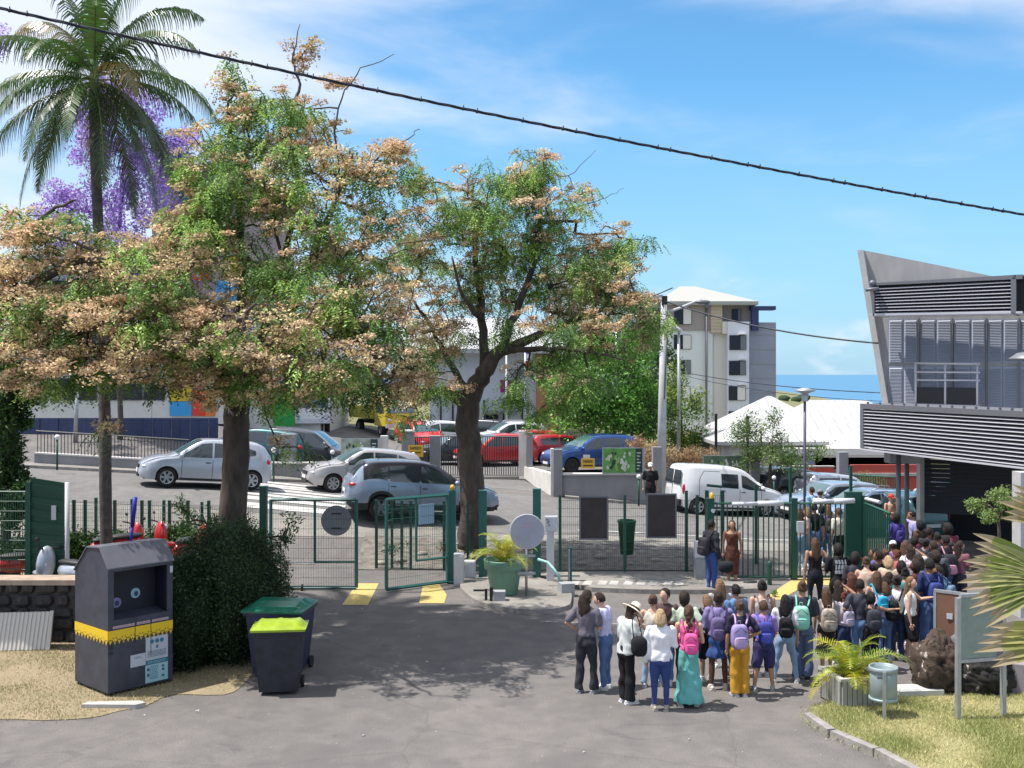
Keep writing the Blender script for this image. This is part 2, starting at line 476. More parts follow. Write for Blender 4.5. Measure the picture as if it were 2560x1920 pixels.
sheet('planting_strip', [((x, 28.5), (x, 30.9)) for x in np.arange(-4.2, 4.9, 0.7)], 0.02, m_litter_shade)
for i in range(8):
 y0 = 32.2 + i * 0.72;
 if i > 5 : y0 = 32.2 + i * 0.68
 x0 = -8.6 - i * 0.12; x1 = -5.0 - i * 0.12
 sheet('zebra_stripe', [((x, y0), (x, y0 + 0.40)) for x in np.linspace(x0, x1, 8)], 0.020, m_white_paint, sub=2)
sheet('road_line', [((x, lerp_table([p[0] for p in NEAR], [p[1] for p in NEAR], x) + 0.5), (x, lerp_table([p[0] for p in NEAR], [p[1] for p in NEAR], x) + 0.62)) for x in np.arange(2, 14, 1.0)], 0.02, m_white_paint, sub=1)
def gpoly(name, pix, dz, mat, thick=0.0, kmat=None, kind='structure', close=True):
 pts = [G(px, py) for px, py in pix]
 mb = MB(); n = len(pts)
 mb.add([p + Vector((0, 0, dz)) for p in pts], [tuple(range(n))], 0)
 if thick > 0:
  for i in range(n):
   a = pts[i]; b = pts[(i + 1) % n]
   mb.quad(a + Vector((0, 0, -0.05)), b + Vector((0, 0, -0.05)), b + Vector((0, 0, dz)), a + Vector((0, 0, dz)), 1)
 o = mb.build(name, [mat, kmat or mat], kind=kind)
 return o
def smooth_pix(pts, n=4):
 out = []
 for i in range(len(pts)):
  p0 = pts[i - 1]; p1 = pts[i]; p2 = pts[(i + 1) % len(pts)]; p3 = pts[(i + 2) % len(pts)]
  for k in range(n):
   t = k / n
   out.append(tuple(0.5 * ((2 * p1[d]) + (-p0[d] + p2[d]) * t + (2 * p0[d] - 5 * p1[d] + 4 * p2[d] - p3[d]) * t * t + (-p0[d] + 3 * p1[d] - 3 * p2[d] + p3[d]) * t ** 3) for d in (0, 1)))
 return out
gpoly('yellow_marking', [(855, 1513), (920, 1513), (947, 1459), (893, 1459)], 0.008, m_yellow)
gpoly('yellow_marking', [(1048, 1508), (1110, 1509), (1117, 1488), (1098, 1461), (1058, 1461)], 0.008, m_yellow)
gpoly('yellow_marking', [(1905, 1500), (1985, 1446), (2110, 1446), (2100, 1462), (2010, 1466), (1950, 1500)], 0.008, m_yellow)
gpoly('yellow_marking', [(690, 1476), (760, 1476), (768, 1466), (700, 1466)], 0.008, m_yellow)
isl = [(1150, 1465), (1240, 1450), (1340, 1452), (1420, 1480), (1428, 1512), (1415, 1526), (1360, 1535), (1290, 1533), (1228, 1522), (1180, 1505)]
gpoly('traffic_island', smooth_pix(isl, 3), 0.10, m_walk, 0.1, m_kerb)
isl2 = [(1340, 1446), (1400, 1440), (1740, 1440), (1905, 1466), (1900, 1482), (1800, 1486), (1600, 1485), (1480, 1480), (1400, 1462)]
gpoly('fence_pavement', isl2, 0.11, m_walk, 0.1, m_kerb)
for i in range(9):
 x = 1425 + i * 33 + rnd.uniform(-4, 4)
 gpoly('pale_stain', [(x, 1473), (x + 22, 1474), (x + 27, 1464), (x + 7, 1463)], 0.114, m_conc)
for i in range(8):
 a = 1352 + i * 48
 gpoly('drain_joint', [(a, 1553 + i * 1.5), (a + 47, 1554.5 + i * 1.5), (a + 47, 1556.5 + i * 1.5), (a, 1555 + i * 1.5)], 0.006, m_kerb)
LAWN_L = [(-420, 1812), (0, 1800), (110, 1802), (230, 1795), (300, 1778), (365, 1765), (430, 1738), (560, 1738), (610, 1710), (640, 1660), (600, 1600), (400, 1570), (180, 1560), (-400, 1560)]
LAWN_R = [(2016, 1798), (2045, 1772), (2110, 1757), (2250, 1746), (2300, 1738), (2420, 1738), (2560, 1740), (2760, 1740), (2900, 2200), (2500, 2120), (2330, 1965), (2230, 1905), (2110, 1856), (2040, 1822)]
gpoly('lawn', smooth_pix(LAWN_L, 3), 0.010, m_soil)
gpoly('lawn', LAWN_R, 0.05, m_turf, 0.05, m_turf)
def in_poly(x, y, poly):
 c = False; n = len(poly); j = n - 1
 for i in range(n):
  if ((poly[i][1] > y) != (poly[j][1] > y)) and (x < (poly[j][0] - poly[i][0]) * (y - poly[i][1]) / (poly[j][1] - poly[i][1]) + poly[i][0]): c = not c
  j = i
 return c
def grass(name, pix, dz, n, hgt, cols, seed, dens=None):
 rg = np.random.default_rng(seed)
 poly = [tuple(G(*p)[:2]) for p in pix]
 xs_ = [p[0] for p in poly]; ys_ = [p[1] for p in poly]
 pts = []
 while len(pts) < n:
  x = rg.uniform(min(xs_), max(xs_)); y = rg.uniform(max(min(ys_), 10.5), max(ys_))
  if abs(x) > y * 0.55 or not in_poly(x, y, poly): continue
  nn = noise.noise((x * 1.1, y * 1.1, seed))
  if rg.uniform(-0.75, 0.6) > nn + 0.15: continue
  pts.append((x + rg.normal(0, .09), y + rg.normal(0, .09), nn))
 p = np.array(pts); k = len(p)
 a = rg.uniform(0, 2 * PI, k); w = rg.uniform(0.004, 0.009, k); hh = hgt * rg.uniform(0.4, 1.3, k) * (1 + 0.5 * p[:, 2])
 lean = rg.normal(0, 0.55, (k, 2)) * hh[:, None]
 base = np.c_[p[:, 0], p[:, 1], np.full(k, dz)]
 ux = np.c_[np.cos(a) * w, np.sin(a) * w, np.zeros(k)]
 tip = base + np.c_[lean, hh]
 V = np.stack([base - ux, base + ux, tip], 1).reshape(-1, 3)
 Fc = np.arange(3 * k).reshape(-1, 3)
 t = np.clip(0.5 + p[:, 2] * 0.9 + rg.normal(0, 0.25, k), 0, 1)[:, None]
 tint = np.array(cols[0]) * t + np.array(cols[1]) * (1 - t)
 tint *= rg.uniform(0.75, 1.3, (k, 1))
 me = np_mesh(name, V, Fc, leaf_mat('grass_blades', (1, 1, 1), 0.3), tint)
 return link(name, me, kind='stuff', label=None)
go = grass('dry_grass', LAWN_L, 0.008, 34000, 0.035, [(0.25, 0.24, 0.11), (0.50, 0.41, 0.25)], 3)
tag(go, 'sparse dry grass on the left bank round the clothing bin', 'grass')
go = grass('green_grass', LAWN_R, 0.045, 60000, 0.05, [(0.27, 0.31, 0.10), (0.56, 0.50, 0.26)], 5)
tag(go, 'short yellow green turf round the planter and noticeboards', 'grass')
kp = [G(px, py) for px, py in [(2016, 1800), (2040, 1824), (2110, 1858), (2230, 1907), (2330, 1967), (2500, 2122)]]
pts = []
for a, b in zip(kp[:-1], kp[1:]):
 for k in range(10): pts.append(a.lerp(b, k / 10))
d = 0; seg = [pts[0]]; stones = []
for a, b in zip(pts[:-1], pts[1:]):
 d += (b - a).length; seg.append(b)
 if d > 0.8: stones.append(seg); seg = [b]; d = 0
lawn_kerb = thing('lawn_kerb', 'curved row of worn kerbstones edging the lawn at bottom right', 'kerb')
for sg in stones:
 a = sg[0]; b = sg[-1]; dr = (b - a).normalized(); nn = Vector((dr.y, -dr.x, 0))
 L_ = (b - a).length - 0.02
 mb = MB(); mb.box((0, 0, 0.04 + rnd.uniform(-.006, .006)), (L_, 0.13, 0.16), math.atan2(dr.y, dr.x) + rnd.uniform(-.02, .02), taper=0.97)
 c = (a + b) / 2
 mb.build('kerb_stone', m_kerb, lawn_kerb, loc=c)
mb = MB(); p = G(360, 1768)
mb.prism([(p.x - 0.95, p.y - 0.08, 0.0), (p.x - 0.1, p.y - 0.1, 0), (p.x + 0.02, p.y + 0.02, 0), (p.x - 0.1, p.y + 0.12, 0), (p.x - 0.9, p.y + 0.06, 0)], (0, 0, 0.07))
mb.build('broken_kerb', m_conc, label='broken slab of pale kerb lying below the clothing bin', cat='kerb')
# ================================================================== BUILDINGS
class Wall:
 """vertical plane through two photo columns at given depths"""
 def __init__(s, px0, y0, px1, y1):
  s.a = Vector(((px0 - CX) / F * y0, y0, 0)); s.b = Vector(((px1 - CX) / F * y1, y1, 0))
  s.d = (s.b - s.a).normalized(); s.n = Vector((s.d.y, -s.d.x, 0))
  if s.n.y > 0: s.n = -s.n
 def pt(s, px, py, out=0.0):
  r = Vector(((px - CX) / F, 1, -(py - HY) / F)); o = Vector((0, 0, CH))
  a = s.a + s.n * out
  t = (a - o).dot(s.n) / r.dot(s.n)
  return o + r * t
 def rect(s, mb, x0, y0, x1, y1, out=0.0, th=0.1, mi=0):
  a = s.pt(x0, y0, out); b = s.pt(x1, y1, out)
  z0, z1 = max(a.z, b.z), min(a.z, b.z)
  poly = [Vector((a.x, a.y, z1)), Vector((b.x, b.y, z1)), Vector((b.x, b.y, z0)), Vector((a.x, a.y, z0))]
  mb.prism(poly, -s.n * th, mi)
 def poly(s, mb, pix, out=0.0, th=0.1, mi=0):
  mb.prism([s.pt(x, y, out) for x, y in pix], -s.n * th, mi)
 def line(s, mb, x0, y0, x1, y1, r, out=0.0, mi=0, n=6):
  mb.cyl(s.pt(x0, y0, out), s.pt(x1, y1, out), r, n=n, mi=mi)
m_bconc = M('board_marked_concrete', (0.33, 0.325, 0.33), 0.85, var=0.16, vscale=1.2, bump=0.2, bscale=12, stretch=(1, 1, 0.25))
m_bedge = M('light_concrete_edge', (0.42, 0.41, 0.41), 0.85, var=0.1)
m_alu = M('aluminium_louvre', (0.50, 0.50, 0.55), 0.5, 0.1)
m_frame = M('grey_metal_frame', (0.16, 0.165, 0.185), 0.5, 0.3)
m_dark = M('recess_shade', (0.012, 0.012, 0.016), 0.8)  # near-black stands in for shade behind louvres and inside the entrance
m_shut = M('grey_blue_shutter', (0.27, 0.30, 0.38), 0.6, var=0.06)
m_shut2 = M('shutter_slat', (0.36, 0.39, 0.47), 0.55)
m_black = M('black_metal', (0.015, 0.016, 0.02), 0.5)
m_roller = M('roller_shutter', (0.035, 0.038, 0.048), 0.7)
m_glass = M('window_glass', (0.02, 0.022, 0.035), 0.2, spec=0.25)
m_wht = M('white_wall', (0.66, 0.66, 0.65), 0.8, var=0.08, vscale=0.6)
m_wroof = M('white_metal_roof', (0.40, 0.40, 0.41), 0.85, var=0.08, vscale=2, spec=0.2)
sb_ = thing('school_building', 'grey concrete school building with louvred canopies and a slanted fin wall', 'building')
WU = Wall(2155, 35.4, 2560, 33.0)
mb = MB(); WU.poly(mb, [(2156, 625), (2490, 692), (2700, 692), (2700, 1040), (2219, 1012)], 0, 0.35); mb.build('wall', m_bconc, sb_)
mb = MB(); WU.poly(mb, [(2143, 625), (2158, 625), (2221, 1012), (2206, 1012)], 0.22, 0.62); mb.build('fin_lit_edge', m_bedge, sb_)  # paler added strip imitates the sunlit end face of the fin
mb = MB(); a = WU.pt(2260, 720, -0.4); b = WU.pt(2700, 720, -0.4); bk = -WU.n * 7
mb.prism([Vector((a.x, a.y, 3.0)), Vector((b.x, b.y, 3.0)), Vector((b.x, b.y, 7.9)), Vector((a.x, a.y, 7.9))], bk); mb.build('rear_block', m_bconc, sb_)
cols = [(2221, 2257), (2259, 2294), (2301, 2339), (2341, 2379), (2385, 2426), (2428, 2463), (2469, 2506), (2508, 2546), (2550, 2590)]
for (x0, x1) in cols:
 for (y0, y1) in ((797, 908), (916, 1014 + (x0 - 2219) * 0.05)):
  mb = MB(); WU.rect(mb, x0, y0, x1, y1, 0.05, 0.04); p = mb.build('shutter', m_shut, sb_)
  sm = MB(); a = WU.pt(x0 + 3, y0 + 4, 0.055); b = WU.pt(x1 - 3, y1 - 4, 0.055); n = 26
  for i in range(n):
   z = b.z + (a.z - b.z) * (i + 0.5) / n; dz = (a.z - b.z) / n
   sm.prism([Vector((a.x, a.y, z + dz * .3)), Vector((b.x, b.y, z + dz * .3)), Vector((b.x, b.y, z - dz * .3)) + WU.n * 0.035, Vector((a.x, a.y, z - dz * .3)) + WU.n * 0.035], WU.n * -0.008)
  sm.build('slats', m_shut2, p, kind='stuff')
for x in (2297, 2381, 2466, 2548):
 mb = MB(); WU.rect(mb, x - 1.5, 795, x + 1.5, 1020, 0.13, 0.1); mb.build('mullion', m_frame, sb_)
WL = Wall(2190, 33.4, 2538, 31.3)
up = thing('louvre_box', 'upper box of horizontal metal louvres over the grey shutters of the school building', 'louvre')
mb = MB(); WL.rect(mb, 2176, 704, 2560, 716, 0.0, 1.3); a = WL.pt(2176, 702, 0)
mb2 = MB(); WL.poly(mb2, [(2176, 708), (2556, 686), (2556, 697), (2176, 714)], 0.02, 1.4); mb2.build('frame_top', m_frame, up)
mb = MB(); WL.poly(mb, [(2176, 784), (2556, 778), (2556, 783), (2176, 789)], 0.02, 1.5); mb.build('frame_bottom', m_alu, up)
mb = MB(); WL.poly(mb, [(2174, 706), (2186, 706), (2186, 789), (2182, 789)], 0.02, 1.3); mb.build('frame_side', m_frame, up)
mb = MB(); WL.poly(mb, [(2527, 688), (2540, 687), (2540, 783), (2527, 784)], 0.02, 1.5); mb.build('frame_side', m_frame, up)
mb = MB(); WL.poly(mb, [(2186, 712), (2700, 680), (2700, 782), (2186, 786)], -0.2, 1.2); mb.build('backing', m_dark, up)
def blades(W, xa, xb, ya0, ya1, yb0, yb1, n, par, mat, w=0.085):
 for i in range(n):
  t = (i + 0.5) / n
  A = W.pt(xa, ya0 + (ya1 - ya0) * t, 0); B = W.pt(xb, yb0 + (yb1 - yb0) * t, 0)
  mb = MB(); dn = Vector((0, 0, -w * 0.4))
  a1 = A - W.n * w; b1 = B - W.n * w
  mb.prism([a1, b1, B + dn, A + dn], Vector((0, 0, -0.012)));
  mb.build('louvre_blade', mat, par)
blades(WL, 2188, 2527, 716, 786, 698, 780, 9, up, m_alu)
mb = MB(); mb.cyl(WL.pt(2164, 725, 0.25), WL.pt(2197, 721, 0.1), 0.055, n=10); mb.ball(WL.pt(2181, 708, 0.1), 0.1); mb.build('lamp', m_frame, up)
WC = Wall(2150, 31.0, 2700, 23.0)
lo = thing('louvre_canopy', 'long lower canopy band of striped metal louvres above the crowd entrance', 'louvre')
za = WC.pt(2150, 1009).z; zb = WC.pt(2150, 1124).z
def cz(px, z, out=0.0):
 p = WC.pt(px, 1000, out); return Vector((p.x, p.y, z))
H_ = za - zb
def cbar(x0, x1, z0, z1, out, th, name, mat):
 mb = MB(); mb.prism([cz(x0, z0, out), cz(x1, z0, out), cz(x1, z1, out), cz(x0, z1, out)], -WC.n * th); return mb.build(name, mat, lo)
cbar(2150, 2700, za - 0.14, za, 0.03, 1.5, 'frame_top', m_frame)
cbar(2150, 2700, zb, zb + 0.045, 0.03, 0.2, 'frame_bottom', m_alu)
cbar(2150, 2158, zb + 0.05, za - 0.145, 0.03, 0.25, 'frame_side', m_frame)
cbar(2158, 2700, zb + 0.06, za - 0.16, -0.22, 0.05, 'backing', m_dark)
for i in range(12):
 z = zb + 0.09 + (H_ - 0.25) * i / 11.5; w = 0.075
 mb = MB(); mb.prism([cz(2159, z + w * .42, -0.09), cz(2700, z + w * .42, -0.09), cz(2700, z, 0.02), cz(2159, z, 0.02)], Vector((0, 0, -0.012)))
 mb.build('louvre_blade', m_alu, lo)
for i in range(14):
 x = 2170 + i * 30; p = cz(x, za + 0.03, -0.05); mb = MB(); mb.box(p, (0.05, 0.05, 0.06)); mb.build('bolt', m_frame, lo)
mb = MB(); q = [cz(2160, zb + .05, -0.3), cz(2700, zb + .05, -0.3)]
mb.prism([q[0], q[1], q[1] + Vector((6, 4, 0)), q[0] + Vector((3.2, 6.0, 0))], (0, 0, 0.25)); mb.build('soffit', m_bconc, lo)
mb = MB(); p = PT(2255, 1150, 30.8); mb.box((p.x, p.y, zb - 0.15), (0.85, 0.5, 0.42)); mb.build('beam', m_bconc, sb_)
m_col = M('steel_column', (0.16, 0.17, 0.19), 0.45, 0.4)
for px, y in ((2246, 30.2), (2267, 31.0)):
 p = PT(px, 1200, y); mb = MB(); mb.cyl((p.x, p.y, h(p.x, p.y)), (p.x, p.y, zb + 0.02), 0.065, n=14); mb.build('column', m_col, sb_)
mb = MB(); p = PT(2301, 1200, 32); mb.box((p.x, p.y, 1.5), (0.12, 0.3, 3.2)); mb.build('door_jamb', m_bedge, sb_)
WR = Wall(2306, 32.2, 2700, 30.5)
mb = MB(); z1 = 3.2; a = WR.pt(2306, 1180); b = WR.pt(2700, 1180); zt = WR.pt(2306, 1282).z
n = 16
for i in range(n):
 za_ = zt + (z1 - zt) * i / n; zb_ = zt + (z1 - zt) * (i + 1) / n
 mb.prism([Vector((a.x, a.y, za_)), Vector((b.x, b.y, za_)), Vector((b.x, b.y, zb_ - .01)) + WR.n * -0.03, Vector((a.x, a.y, zb_ - .01)) + WR.n * -0.03], -WR.n * 0.04)
mb.build('roller_shutter', m_roller, sb_)
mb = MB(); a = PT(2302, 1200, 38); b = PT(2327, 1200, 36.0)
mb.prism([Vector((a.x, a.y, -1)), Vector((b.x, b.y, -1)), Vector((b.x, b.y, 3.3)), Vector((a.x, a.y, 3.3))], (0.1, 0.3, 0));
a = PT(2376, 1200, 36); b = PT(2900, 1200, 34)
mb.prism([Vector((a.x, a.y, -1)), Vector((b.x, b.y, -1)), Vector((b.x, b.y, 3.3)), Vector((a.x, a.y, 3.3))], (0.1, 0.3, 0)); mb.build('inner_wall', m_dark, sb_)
mb = MB(); p = PT(2556, 1200, 23.2); mb.box((p.x + 0.12, p.y, 1.55), (0.5, 0.4, 3.1)); mb.build('pillar', m_bedge, sb_)
mb = MB(); p = PT(2560, 890, 24); mb.lathe((p.x + .12, p.y, p.z), [(0.02, 0.1), (0.25, 0.07), (0.42, -0.05), (0.43, -0.08), (0, -0.06)], 20)
mb.cyl((p.x + .12, p.y, p.z - .1), (p.x + .12, p.y, 3.2), 0.05, n=10)
mb.build('lamp_head', m_frame, label='grey mushroom lamp head cut by the right edge of the photo', cat='street lamp')
bal = thing('balcony_railing', 'steel tube balcony railing with a dark mesh infill in front of the shutters', 'railing')
mb = MB()
for x in (2289, 2363, 2443): WU.line(mb, x, 908, x, 1014 + (x - 2289) * .04, 0.035, 0.75);
mb.build('posts', m_alu, bal, label=None)['kind'] = 'stuff'
for y0, y1 in ((908, 910), (930, 931), (950, 951), (1011, 1016)):
 mb = MB(); WU.line(mb, 2286, y0, 2450, y1, 0.03, 0.78); mb.build('rail', m_alu, bal)
mb = MB(); WU.poly(mb, [(2290, 968), (2441, 969), (2441, 1012), (2290, 1008)], 0.76, 0.02); mb.build('mesh_infill', m_black, bal)
ap = thing('apartment_block', 'pale five storey apartment block with a hipped roof behind the utility pole', 'building')
AY = 110.0
def flat(par, name, mat, x0, y0, x1, y1, Y, th=0.6):
 a = PT(x0, y0, Y); b = PT(x1, y1, Y); mb = MB()
 mb.box(((a.x + b.x) / 2, Y + th / 2, (a.z + b.z) / 2), (abs(b.x - a.x), th, abs(a.z - b.z)))
 return mb.build(name, mat, par)
m_ap1 = M('pale_green_render', (0.70, 0.72, 0.72), 0.85, var=0.05, vscale=0.3)
m_ap2 = M('taupe_render', (0.33, 0.285, 0.27), 0.85)
m_ap3 = M('lilac_white_render', (0.62, 0.63, 0.70), 0.85)
m_ap4 = M('blue_grey_wall_and_shade', (0.27, 0.29, 0.36), 0.8, var=0.06, vscale=0.4)
m_tan = M('tan_cladding', (0.52, 0.42, 0.32), 0.8)
m_cream = M('cream_render', (0.68, 0.65, 0.61), 0.85)
m_ash = M('apartment_roof', (0.34, 0.34, 0.32), 0.8)
m_navy = M('navy_panel', (0.03, 0.035, 0.12), 0.6)
flat(ap, 'wall', m_ap1, 1655, 826, 1782, 1150, AY, 9)
flat(ap, 'upper_wall', m_ap2, 1655, 752, 1778, 825.5, AY - 0.2, 9)
flat(ap, 'wall', m_ap1, 1480, 750, 1654.5, 1150, AY + 1.5, 7)
flat(ap, 'wall', m_cream, 1783, 833, 1819.5, 1150, AY + 0.3, 8)
flat(ap, 'cladding', m_tan, 1777, 758, 1806, 833, AY - 0.3, 8)
for i in range(9): flat(ap, 'cladding_board', m_tan, 1777, 760 + i * 8, 1806, 766.5 + i * 8, AY - 0.36, 0.05)
flat(ap, 'upper_wall', m_ap2, 1806.5, 757, 1880, 804, AY + 1.0, 8)
flat(ap, 'stair_tower', m_ap3, 1820, 804, 1873, 1150, AY - 1.0, 8)
flat(ap, 'tower_parapet', m_cream, 1807, 804, 1820, 834, AY - 0.6, 6)
flat(ap, 'side_block', m_ap4, 1873.5, 806, 1940, 1150, AY + 0.5, 8)  # blue grey colour carries the shade on this side of the block
for i in range(5):
 flat(ap, 'tile_joint', m_ap2, 1874, 838 + i * 36, 1939.5, 838.7 + i * 36, AY + 0.46, 0.05)
flat(ap, 'lattice_screen', m_navy, 1880, 772, 1897, 826, AY - 0.2, 0.6)
flat(ap, 'roof_beam', m_navy, 1879, 765, 1940, 774.5, AY - 0.3, 1.5)
def win(par, x0, y0, x1, y1, Y, half=0):
 f = flat(par, 'window', m_black, x0, y0, x1, y1, Y - 0.12, 0.1)
 w = (x1 - x0)
 mid = x0 + w * (0.52 if half else 0.65)
 c = (m_glass, m_cream) if half else (m_glass, m_frame)
 flat(f, 'pane', c[0], x0 + 1, y0 + 1.2, mid - .3, y1 - 1, Y - 0.17, 0.05)
 flat(f, 'pane', c[1], mid + .3, y0 + 1.2, x1 - 1, y1 - 1, Y - 0.17, 0.05)
win(ap, 1686, 770, 1729, 811, AY - .2, 1); win(ap, 1685, 837, 1728, 873, AY, 1); win(ap, 1684, 900, 1727, 936, AY); win(ap, 1684, 965, 1726, 1000, AY, 1)
win(ap, 1824, 838, 1866, 875, AY - 1); win(ap, 1823, 902, 1865, 938, AY - 1); win(ap, 1822, 965, 1864, 1001, AY - 1, 1); win(ap, 1822, 1028, 1864, 1064, AY - 1)
win(ap, 1830, 772, 1853, 803, AY + 1)
for (x0, x1) in ((1598, 1618), (1632, 1648)): win(ap, x0, 770, x1, 815, AY + 1.5)
flat(ap, 'balcony', m_cream, 1580, 816, 1655, 832, AY + 0.4, 1.2)
for i in range(3): flat(ap, 'sun_canopy', m_cream, 1848, 834 + 63 * i, 1866, 836 + 63 * i, AY - 1.4, 0.6)
mb = MB(); p0 = PT(1766, 757, AY - .35); p1 = PT(1766, 1100, AY - .35); mb.cyl(p0, p1, 0.12, n=6); mb.build('downpipe', m_frame, ap)
mb = MB(); a = PT(1655, 753, AY - 1); b = PT(1896, 757, AY - 1); r0 = PT(1700, 716, AY + 5); r1 = PT(1738, 716, AY + 5)
zz = a.z
A = [Vector((a.x, AY - 1, zz)), Vector((b.x, AY - 1, zz)), Vector((b.x + .3, AY + 10, zz)), Vector((a.x, AY + 10, zz))]
mb.add(A + [r0, r1] + [v + Vector((0, 0, -0.35)) for v in A], [(0, 1, 5, 4), (1, 2, 5), (2, 3, 4, 5), (3, 0, 4), (6, 9, 8, 7), (0, 6, 7, 1), (1, 7, 8, 2), (2, 8, 9, 3), (3, 9, 6, 0)])
mb.build('roof', m_ash, ap)
mb = MB(); a = PT(1480, 745, AY + 1); b = PT(1654, 751, AY + 1); mb.box(((a.x + b.x) / 2, AY + 4, a.z), (b.x - a.x, 8, 0.5)); mb.build('roof', m_ash, ap)
ap2 = thing('far_apartment', 'second pale roofed block showing over the tree tops, left of the apartment block', 'building')
flat(ap2, 'wall', m_ap1, 1380, 683, 1560, 1150, 140, 10)
mb = MB(); A = [PT(1370, 684, 139), PT(1566, 684, 139)]; A += [A[1] + Vector((0, 11, 0)), A[0] + Vector((0, 11, 0))]; r0 = PT(1430, 655, 145); r1 = PT(1470, 655, 145)
mb.add(A + [r0, r1], [(0, 1, 5, 4), (1, 2, 5), (2, 3, 4, 5), (3, 0, 4), (0, 3, 2, 1)]); mb.build('roof', m_ash, ap2)
flat(ap2, 'window_band', m_glass, 1490, 706, 1552, 722, 139.9, 0.1)
cb = thing('civic_building', 'white public building with a long pale roof and orange end wall behind the parked cars', 'building')
BY = 74.0
m_bw = M('blue_white_render', (0.55, 0.58, 0.64), 0.85, var=0.06, vscale=0.5)
m_or = M('orange_render', (0.36, 0.19, 0.09), 0.85)
flat(cb, 'wall', m_bw, 1075, 880, 1340, 1112, BY, 9)
flat(cb, 'end_wall', m_or, 1340.5, 872, 1393, 1112, BY - 0.4, 9)
flat(cb, 'end_wall', m_ap2, 1393.5, 872, 1424, 1112, BY + 0.4, 8)
mb = MB(); a = PT(960, 872, BY - 1.5); b = PT(1418, 872, BY - 1.5); r0 = PT(1010, 795, BY + 7); r1 = PT(1290, 795, BY + 7)
A = [a, b, b + Vector((0, 16, 0)), a + Vector((0, 16, 0))]
mb.add(A + [r0, r1] + [v - Vector((0, 0, .3)) for v in A], [(0, 1, 5, 4), (1, 2, 5), (2, 3, 4, 5), (3, 0, 4), (6, 9, 8, 7), (0, 6, 7, 1), (1, 7, 8, 2), (2, 8, 9, 3), (3, 9, 6, 0)]); mb.build('roof', m_wroof, cb)
m_mag = M('magenta_panel', (0.30, 0.02, 0.13), 0.6)
flat(cb, 'window', m_mag, 1251, 950, 1264, 981, BY - 0.05, 0.1); flat(cb, 'window', m_mag, 1267, 950, 1283, 981, BY - 0.05, 0.1)
flat(cb, 'door', m_glass, 1214, 1037, 1246, 1075, BY - 0.05, 0.1); flat(cb, 'canopy', m_frame, 1206, 1028, 1296, 1032, BY - 1.2, 1.2)
for x in (1208, 1257, 1304, 1100, 1130): flat(cb, 'drainpipe', m_black, x, 1000, x + 4, 1075, BY - 0.15, 0.1)
flat(cb, 'window', m_glass, 1356, 1028, 1370, 1056, BY - 0.5, 0.1); flat(cb, 'window', m_glass, 1352, 920, 1372, 945, BY - 0.5, 0.1)
m_polew = M('white_pole', (0.68, 0.68, 0.70), 0.45)
m_fb = M('flag_blue', (0.02, 0.04, 0.30), 0.8); m_fr = M('flag_red', (0.55, 0.02, 0.03), 0.8); m_fw = M('flag_white', (0.75, 0.75, 0.75), 0.8)
for i, (x, yt, lb) in enumerate(((1266, 860, 'left of two white flagpoles, without a visible flag'), (1313, 842, 'right white flagpole carrying a limp blue white and red flag'))):
 fp = thing('flagpole', lb, 'flagpole'); mb = MB(); a = PT(x, yt, 68); mb.cyl((a.x, a.y, h(a.x, a.y)), a, 0.07, 0.05, n=8); mb.build('pole', m_polew, fp)
 if i:
  for k, m in enumerate((m_fb, m_fw, m_fr)):
   mb = MB(); b = PT(x + 1, 866 + k * 18, 67.9)
   mb.prism([b, b + Vector((0.38, 0.05, -.05)), b + Vector((0.3, 0.02, -0.47)), b + Vector((0.02, 0, -0.46))], (0, 0.05, 0)); mb.build('flag_stripe', m, fp)
ps = thing('panel_building', 'large building with bright coloured facade panels behind the trees on the left', 'building')
PY = 57.0
m_pw = M('offwhite_facade', (0.60, 0.60, 0.56), 0.85, var=0.05)
flat(ps, 'wall', M('mauve_facade', (.30, .22, .23), .85), 380, 425, 612, 900, PY, 12); flat(ps, 'wall', m_pw, 380, 900.5, 612, 1060, PY, 12); flat(ps, 'wall', M('grey_blue_facade', (.28, .31, .38), .8), 60, 640, 379, 940, PY, 12); flat(ps, 'wall', m_pw, 60, 940.5, 379, 1060, PY, 12)
flat(ps, 'wall', m_pw, 612.5, 780, 800, 1100, PY + 0.5, 10)
pc = {'yellow': (0.55, 0.42, 0.02), 'blue': (0.03, 0.30, 0.62), 'magenta': (0.36, 0.02, 0.16), 'red': (0.62, 0.04, 0.02), 'orange': (0.62, 0.17, 0.03), 'green': (0.01, 0.28, 0.04), 'purple': (0.12, 0.04, 0.25), 'navy': (0.02, 0.06, 0.28)}
for k, v in pc.items(): M(k + '_facade_panel', v, 0.6)
def fp_(c, x0, y0, x1, y1): flat(ps, 'facade_panel', MATS[c + '_facade_panel'], x0, y0, x1, y1, PY - 0.12, 0.1)
for a in [('yellow', 424, 955, 479, 1003), ('blue', 424, 1004, 479, 1040), ('magenta', 480, 938, 510, 975), ('red', 480, 976, 512, 1040), ('orange', 513, 976, 536, 1040), ('navy', 556, 955, 580, 990),
  ('green', 684, 980, 736, 1065), ('purple', 556, 905, 596, 950), ('red', 556, 545, 604, 620), ('green', 556, 435, 611, 475), ('yellow', 478, 470, 520, 540), ('navy', 445, 470, 476, 500), ('blue', 540, 700, 600, 760),
  ('red', 470, 640, 520, 700), ('yellow', 560, 640, 600, 690), ('magenta', 420, 560, 470, 620), ('orange', 380, 690, 430, 760), ('green', 430, 780, 480, 850), ('blue', 575, 860, 611, 900), ('purple', 300, 660, 350, 700)]:
 fp_(*a)
